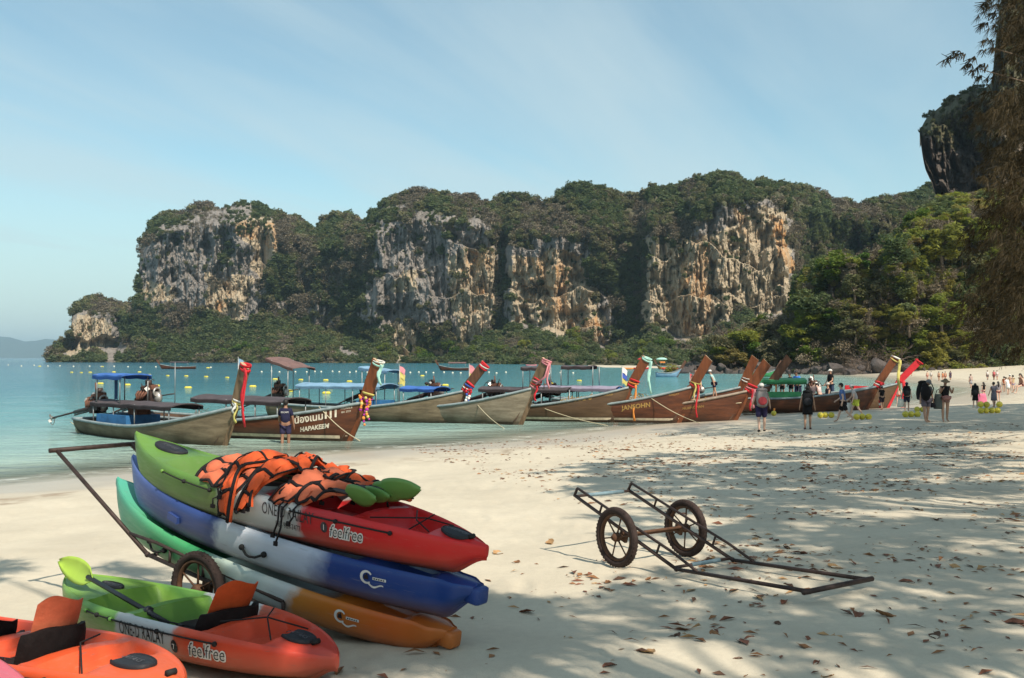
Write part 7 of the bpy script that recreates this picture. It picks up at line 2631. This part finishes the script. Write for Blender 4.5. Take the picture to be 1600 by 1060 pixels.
def jacket(label, panels, seed):
    """a buoyancy vest: puffed foam cells between black webbing, draped along a path (each panel: edge path a, edge path b, cells across, cells along)"""
    e = empty('life_jacket', K1['M'].translation, K1['M'].to_euler(), label, 'life jacket', 'orange life jackets on the top kayak')
    panels = [([(x * .80 - .13, y, z if z < G else G + (z - G) * .8) for x, y, z in a_], [(x * .80 - .13, y, z if z < G else G + (z - G) * .8) for x, y, z in b_], *r_) for a_, b_, *r_ in panels]
    rg = np.random.default_rng(seed)
    for (pa, pb, na, nb, mat, puff) in panels:
        jt = lambda: Vector(tuple(rg.uniform(-1, 1, 3) * np.array([.035, .012, .022])))
        pa, pb = [Vector(p) + jt() for p in pa], [Vector(p) + jt() for p in pb]
        NA, NBb = na * 6, nb * 6
        ph = rg.uniform(0, 6, 4)

        def S(a, b):
            p = cr(pa, b).lerp(cr(pb, b), a)
            return p + Vector((.010 * math.sin(b * 7 + ph[0] + a * 3), .008 * math.sin(a * 6 + ph[1]), .018 * math.sin(a * 6 + b * 8 + ph[2]) + .010 * math.sin(a * 15 + ph[3]) * math.sin(b * 13)))

        def N(a, b):
            h = .02
            u = S(min(1, a + h), b) - S(max(0, a - h), b)
            v = S(a, min(1, b + h)) - S(a, max(0, b - h))
            n_ = v.cross(u)
            n_.normalize()
            return n_
        flip = 1 if N(.5, .35).z + N(.5, .35).y * .5 > 0 else -1
        top, bot = [], []
        for j in range(NBb + 1):
            b = j / NBb
            rt, rb = [], []
            for i in range(NA + 1):
                a = i / NA
                ca, cb = (a * na) % 1 if i < NA else 0, (b * nb) % 1 if j < NBb else 0
                hgt = (1 - abs(2 * ca - 1) ** 3.0) * (1 - abs(2 * cb - 1) ** 3.0)
                p, n_ = S(a, b), N(a, b) * flip
                rt.append(p + n_ * (.008 + puff * hgt * (0.8 + .3 * math.sin(a * 9 + b * 11 + ph[3]))))
                rb.append(p - n_ * .012)
            top.append(rt)
            bot.append(rb)
        rings = [t_ + b_[::-1] for t_, b_ in zip(top, bot)]
        MB().loft(rings).build('foam_panel', [mat], e, sharp=70)
        for k in range(nb + 1):
            b = k / nb
            pts = [S(a, b) + N(a, b) * flip * .018 for a in np.linspace(-.0, 1.0, 10)]
            MB().tube(pts, .014, 6, flat=.45, up=N(.5, b) * flip).build('strap', [M_STRAPB], e)
        for k in range(na + 1):
            a = k / na
            pts = [S(a, b) + N(a, b) * flip * .02 for b in np.linspace(0, 1.0, 14)]
            MB().tube(pts, .013, 6, flat=.45, up=N(a, .1) * flip).build('strap', [M_STRAPB], e)
        for k in range(3):
            p = S(rg.uniform(.1, .9), rg.uniform(.3, .9)) + Vector((0, 0, .03))
            q_ = p + Vector((rg.uniform(-.06, .06), rg.uniform(.02, .10), rg.uniform(-.16, -.06)))
            MB().tube([p, p.lerp(q_, .5) + Vector((.02, .03, .01)), q_], .010, 6, flat=.4).box(q_, (.035, .014, .025)).build('loose_strap', [M_STRAPB], e)
    return e


G = K1['H'] + .03
jacket('pale orange life jacket lying flat along the far side of the pile', [([(.80, -.34, G + .03), (.80, -.18, G + .10), (.80, .02, G + .11)], [(-.22, -.34, G - .02), (-.22, -.18, G + .09), (-.22, .02, G + .10)], 4, 2, M_SALMON, .035)], 1)
jacket('faded orange life jacket at the green bow end of the pile', [([(.93, -.20, G + .05), (.99, .05, G + .09), (.97, .22, G + .05), (.90, .33, G - .03)], [(.62, -.18, G + .10), (.60, .05, G + .13), (.60, .24, G + .08), (.58, .37, G - .045)], 1, 4, M_SALMON, .045),
                                                                       ([(.58, -.16, G + .10), (.58, .06, G + .15), (.57, .25, G + .09), (.54, .365, G - .03)], [(.34, -.18, G + .12), (.33, .05, G + .16), (.30, .25, G + .10), (.32, .39, G - .02)], 1, 4, M_SALMON, .045)], 2)
jacket('bright orange life jacket hanging down over the white side', [([(.52, -.10, G + .17), (.47, .10, G + .23), (.44, .30, G + .14), (.42, .43, G - .05), (.36, .445, G - .20)], [(.26, -.10, G + .16), (.24, .12, G + .22), (.26, .32, G + .14), (.22, .43, G - .03), (.24, .45, G - .24)], 1, 4, M_ORANGE, .048),
                                                                       ([(.22, -.12, G + .15), (.18, .10, G + .20), (.14, .30, G + .14), (.12, .42, G - .02), (.14, .445, G - .14)], [(-.02, -.16, G + .13), (-.08, .10, G + .18), (-.06, .28, G + .12), (.0, .40, G - .0), (.04, .435, G - .08)], 1, 4, M_ORANGE, .048)], 3)
jacket('orange life jacket in the middle of the pile with crossed straps', [([(.34, -.30, G + .15), (.18, -.06, G + .23), (.00, .16, G + .20)], [(.06, -.32, G + .13), (-.10, -.08, G + .20), (-.22, .12, G + .17)], 1, 3, M_ORANGE, .045), ([(.0, -.30, G + .12), (-.16, -.10, G + .18), (-.30, .10, G + .15)], [(-.30, -.28, G + .10), (-.42, -.08, G + .15), (-.48, .10, G + .13)], 1, 3, M_ORANGE, .045)], 4)
jacket('faded orange life jacket over the paddle blades at the red end', [([(-.20, -.10, G + .12), (-.22, .10, G + .17), (-.18, .28, G + .09), (-.16, .37, G - .03)], [(-.50, -.16, G + .09), (-.48, .06, G + .15), (-.44, .24, G + .09), (-.34, .37, G - .02)], 1, 3, M_SALMON, .045),
                                                                        ([(-.50, -.12, G + .09), (-.52, .08, G + .14), (-.48, .24, G + .08), (-.40, .35, G - .01)], [(-.80, -.18, G + .05), (-.78, .04, G + .10), (-.66, .20, G + .07), (-.56, .33, G - .0)], 1, 3, M_SALMON, .04)], 5)
jacket('orange life jacket on the far side at the red end of the pile', [([(-.44, -.32, G + .05), (-.46, -.16, G + .12), (-.50, .02, G + .13)], [(-.98, -.28, G + .0), (-1.0, -.14, G + .05), (-.96, .0, G + .06)], 3, 2, M_ORANGE, .035)], 6)
# an orange collar and a few dangling webbing ends on top of the pile
for (x_, y_, z_, ln_) in ((.40, .385, G - .05, .16), (-.34, .40, G - .06, .24), (-.30, .40, G - .05, .20), (-.46, .39, G - .05, .10)):
    x_ = x_ * .80 - .13
    o_ = MB().tube([Vector((x_ + .02, y_ - .08, z_ + .05)), Vector((x_, y_ + .02, z_)), Vector((x_ - .01, y_ + .03, z_ - ln_ * .5)), Vector((x_ + .03, y_ + .03, z_ - ln_))], .013, 6, flat=.35, up=(0, 1, 0)).box((x_ + .03, y_ + .03, z_ - ln_), (.03, .014, .03)).build('hanging_strap', [M_STRAPB])
    o_.matrix_world = K1['M']
    tag(o_, 'black webbing strap hanging from the life jackets over the %s side of the top kayak' % ('white' if x_ > 0 else 'red'), 'strap', 'straps hanging from the life jackets')

# ------------------------------------------------------------------ fallen leaves
def leaf_mesh(seed, ln=1.0, seg=8):
    rg = np.random.default_rng(seed)
    cl, cw, tw = rg.uniform(-.25, .55), rg.uniform(.15, .8), rg.uniform(-.5, .5)
    rows = []
    for i in range(seg + 1):
        t = i / seg
        w = .29 * math.sin(math.pi * min(1, t ** .8 * 1.0)) ** .8 + .012
        c = Vector((t - .5, 0, cl * ((t - .5) ** 2 - .05)))
        r = []
        for f in (-1, -.5, 0, .5, 1):
            r.append(c + Vector((.02 * f, w * f * math.cos(cw * abs(f)), w * abs(f) * math.sin(cw * abs(f)) + tw * f * (t - .5) * .25 + .02 * math.sin(t * 15 + f * 4))))
        rows.append(r)
    mb = MB().loft(rows, 0, wrap=False, caps=False)
    mb.tube([(-.5, 0, cl * .2), (-.62, .01, cl * .2 + .03)], .012, 4)
    zmin = min(v[2] for v in mb.v)
    mb.v = [(x, y, z - zmin) for x, y, z in mb.v]
    return mb


M_LEAFS = [pm('dry_leaf_brown', (0.27, 0.13, 0.06), 0.75, 0.3, 5, 0, .2), pm('dry_leaf_red', (0.21, 0.085, 0.05), 0.75, 0.3, 5, 0, .2), pm('dry_leaf_tan', (0.42, 0.25, 0.12), 0.8, 0.3, 5, 0, .2), pm('dry_leaf_dark', (0.13, 0.07, 0.045), 0.8, 0.3, 5, 0, .2)]
LF_ = [leaf_mesh(800 + k).mesh('fallen_leaf', [M_LEAFS[k % 4]]) for k in range(12)]
rg = np.random.default_rng(61)
named = [(1305, 1001, .155, 2, 'largest tan leaf on the sand, by itself near the bottom'), (1383, 962, .13, 0, 'pale brown leaf lying right above the largest one'), (1340, 962, .12, 1, 'dark reddish curled leaf left of the pale brown one'), (1225, 942, .10, 1, 'reddish leaf lying just below the cart handle'),
         (1011, 1019, .14, 2, 'orange brown leaf alone on the bright sand at the bottom'), (813, 741, .16, 0, 'brown curled leaf standing up alone beyond the kayak stack'), (780, 865, .17, 2, 'pale tan leaf just right of the red kayak stern'), (1462, 996, .13, 3, 'dark tuft of leaves on the sand at the lower right'),
         (1250, 866, .15, 1, 'dark brown leaf right of the far cart wheel'), (1180, 775, .16, 0, 'brown leaf beyond the empty cart'), (1175, 1000, .10, 1, 'small red brown leaf at the bottom middle'), (1590, 975, .14, 1, 'dark red leaf at the right edge'), (1305, 888, .14, 2, 'pale yellowish leaf above the cart handle'),
         (860, 849, .15, 2, 'tan leaf on the bright sand left of the empty cart'), (1150, 905, .14, 0, 'brown leaf under the cart handle bars'), (1416, 910, .12, 1, 'reddish leaf right of the cart handle')]
for (u_, v_, s_, k_, lb) in named:
    p = on_ground(u_, v_)
    o_ = link('fallen_leaf', LF_[k_ + 4 * int(rg.integers(0, 3))], None, p + Vector((0, 0, -.004)), (rg.uniform(-.3, .3), rg.uniform(-.3, .3), rg.uniform(0, 6.28)), s_ * 1.12)
    tag(o_, lb, 'leaf', 'dry leaves fallen on the sand')
LZ = [([(900, 700), (1600, 690), (1600, 1060), (1050, 1060), (1000, 900), (1120, 860), (1020, 790)], 1.0), ([(600, 690), (1600, 660), (1600, 800), (900, 790)], .45), ([(600, 840), (1100, 880), (1100, 1060), (560, 1060)], .22), ([(880, 890), (1020, 905), (1060, 925), (930, 930)], 2.2),
      ([(0, 760), (200, 760), (180, 860), (0, 860)], .12)]
cnt, small = 0, []
tries = 0
MATLAB = {0: 'dry brown leaf lying on the sand under the trees', 1: 'dry reddish leaf lying on the sand under the trees', 2: 'dry tan leaf lying on the sand under the trees', 3: 'dry dark leaf lying on the sand under the trees'}
LGRP = {0: 'brown leaves', 1: 'reddish leaves', 2: 'tan leaves', 3: 'dark leaves'}
gx_, gy_ = rg.uniform(-5, 22, 30000), 3.5 + 30 * rg.uniform(0, 1, 30000) ** 1.2
gz_ = ground_h(gx_, gy_)
qq = proj(np.stack([gx_, gy_, gz_], -1))
wgt = np.zeros(len(gx_))
for poly, w in LZ:
    wgt = np.maximum(wgt, in_poly(qq[:, 0], qq[:, 1], poly) * w)
clus = fbm(gx_ / 1.1, gy_ / 1.1, 88, 3)
ok = np.where(rg.uniform(size=len(gx_)) < wgt * np.clip((clus - .38) * 5, 0.05, 1) * .35)[0]
FAN = sand.data
near_v = sV[(np.hypot(sV[:, 0], sV[:, 1]) < 36) & (sV[:, 1] > 2)]


def sand_z(x, y):
    h = SBVH.ray_cast(Vector((x, y, 20)), Vector((0, 0, -1)))
    return h[0].z if h[0] else gh(x, y)


az_n = 548
sel_f = [f for f in sF if True]
mask = (np.hypot(sV[sF].mean(1)[:, 0], sV[sF].mean(1)[:, 1]) < 40) & (sV[sF].mean(1)[:, 1] > 2)
SBVH = BVHTree.FromPolygons([tuple(v) for v in sV.tolist()], sF[mask].tolist())
for i in ok[:230]:
    k_ = int(rg.choice([0, 1, 2, 3], p=[.36, .30, .16, .18]))
    o_ = link('fallen_leaf', LF_[k_ + 4 * int(rg.integers(0, 3))], None, (gx_[i], gy_[i], sand_z(gx_[i], gy_[i]) - .003), (rg.uniform(-.35, .35), rg.uniform(-.35, .35), rg.uniform(0, 6.28)), rg.uniform(.06, .13) * (1.0 if gy_[i] < 14 else 1.15))
    q_ = proj(np.array([gx_[i], gy_[i], gz_[i]]))
    zn = (' beyond the empty cart' if q_[1] < 785 else ' level with the empty cart' if q_[1] < 880 else ' nearer than the empty cart') + (' and right of the handle end' if q_[0] > 1355 else ' and right of its wheels' if q_[0] > 1105 else ' and left of its far wheel')
    tag(o_, MATLAB[k_].replace(' lying on the sand under the trees', '') + zn, 'leaf', LGRP[k_] + zn)
# crumbs of leaves, twigs and needles too small to count
V_, F_, mi_ = [], [], []
base_ = [(np.array(leaf_mesh(900 + k, seg=3).v), leaf_mesh(900 + k, seg=3)) for k in range(5)]
idx = ok[230:1300]
idx = np.concatenate([idx, rg.choice(len(gx_), 3600, p=(wgt * np.clip(clus - .3, .02, 1)) / (wgt * np.clip(clus - .3, .02, 1)).sum())])
nv0 = 0
quads = []
for i in idx:
    a = rg.uniform(0, 6.28)
    s_ = rg.uniform(.014, .05) if rg.uniform() < .75 else rg.uniform(.045, .085)
    asp = rg.choice([.14, .3, .42])
    ca, sa = math.cos(a), math.sin(a)
    x, y = gx_[i] + rg.normal() * .12, gy_[i] + rg.normal() * .12
    z = sand_z(x, y) + .004
    c1, c2 = rg.uniform(0, .4, 2) * s_
    P = [(-s_, 0, 0), (0, -s_ * asp, c1), (s_, 0, c2 * .4), (0, s_ * asp, c2)]
    for (px_, py_, pz_) in P:
        V_.append((x + px_ * ca - py_ * sa, y + px_ * sa + py_ * ca, z + pz_))
    quads.append((nv0, nv0 + 1, nv0 + 2, nv0 + 3))
    mi_.append(int(rg.choice([0, 1, 2, 3], p=[.38, .27, .2, .15])))
    nv0 += 4
ob = link('leaf_litter', big_mesh('leaf_litter', V_, quads, M_LEAFS, False, None, mi_))
tag(ob, 'crumbled leaves and twigs scattered over the sand', kind='stuff')
# ground points along the cart handle's cast shadow; nothing is drawn from them
q0, q1, q2 = on_ground(72, 902), on_ground(130, 893), on_ground(205, 884)

# ------------------------------------------------------------------ haze over the bay
HAZE = True
if HAZE:
    mb = MB().box((-400, 7000, 118), (33000, 18000, 244))
    m_h = bpy.data.materials.new('haze')
    m_h.use_nodes = True
    hn, hl = m_h.node_tree.nodes, m_h.node_tree.links
    hn.clear()
    ho = hn.new('ShaderNodeOutputMaterial')
    hv = hn.new('ShaderNodeVolumePrincipled')
    hv.inputs['Color'].default_value = (0.60, 0.84, 1.0, 1)
    hv.inputs['Density'].default_value = 0.00011
    hv.inputs['Anisotropy'].default_value = 0.2
    hl.new(hv.outputs[0], ho.inputs['Volume'])
    hz = mb.build('haze', [m_h])
    tag(hz, 'thin sea haze over the whole bay', kind='stuff')
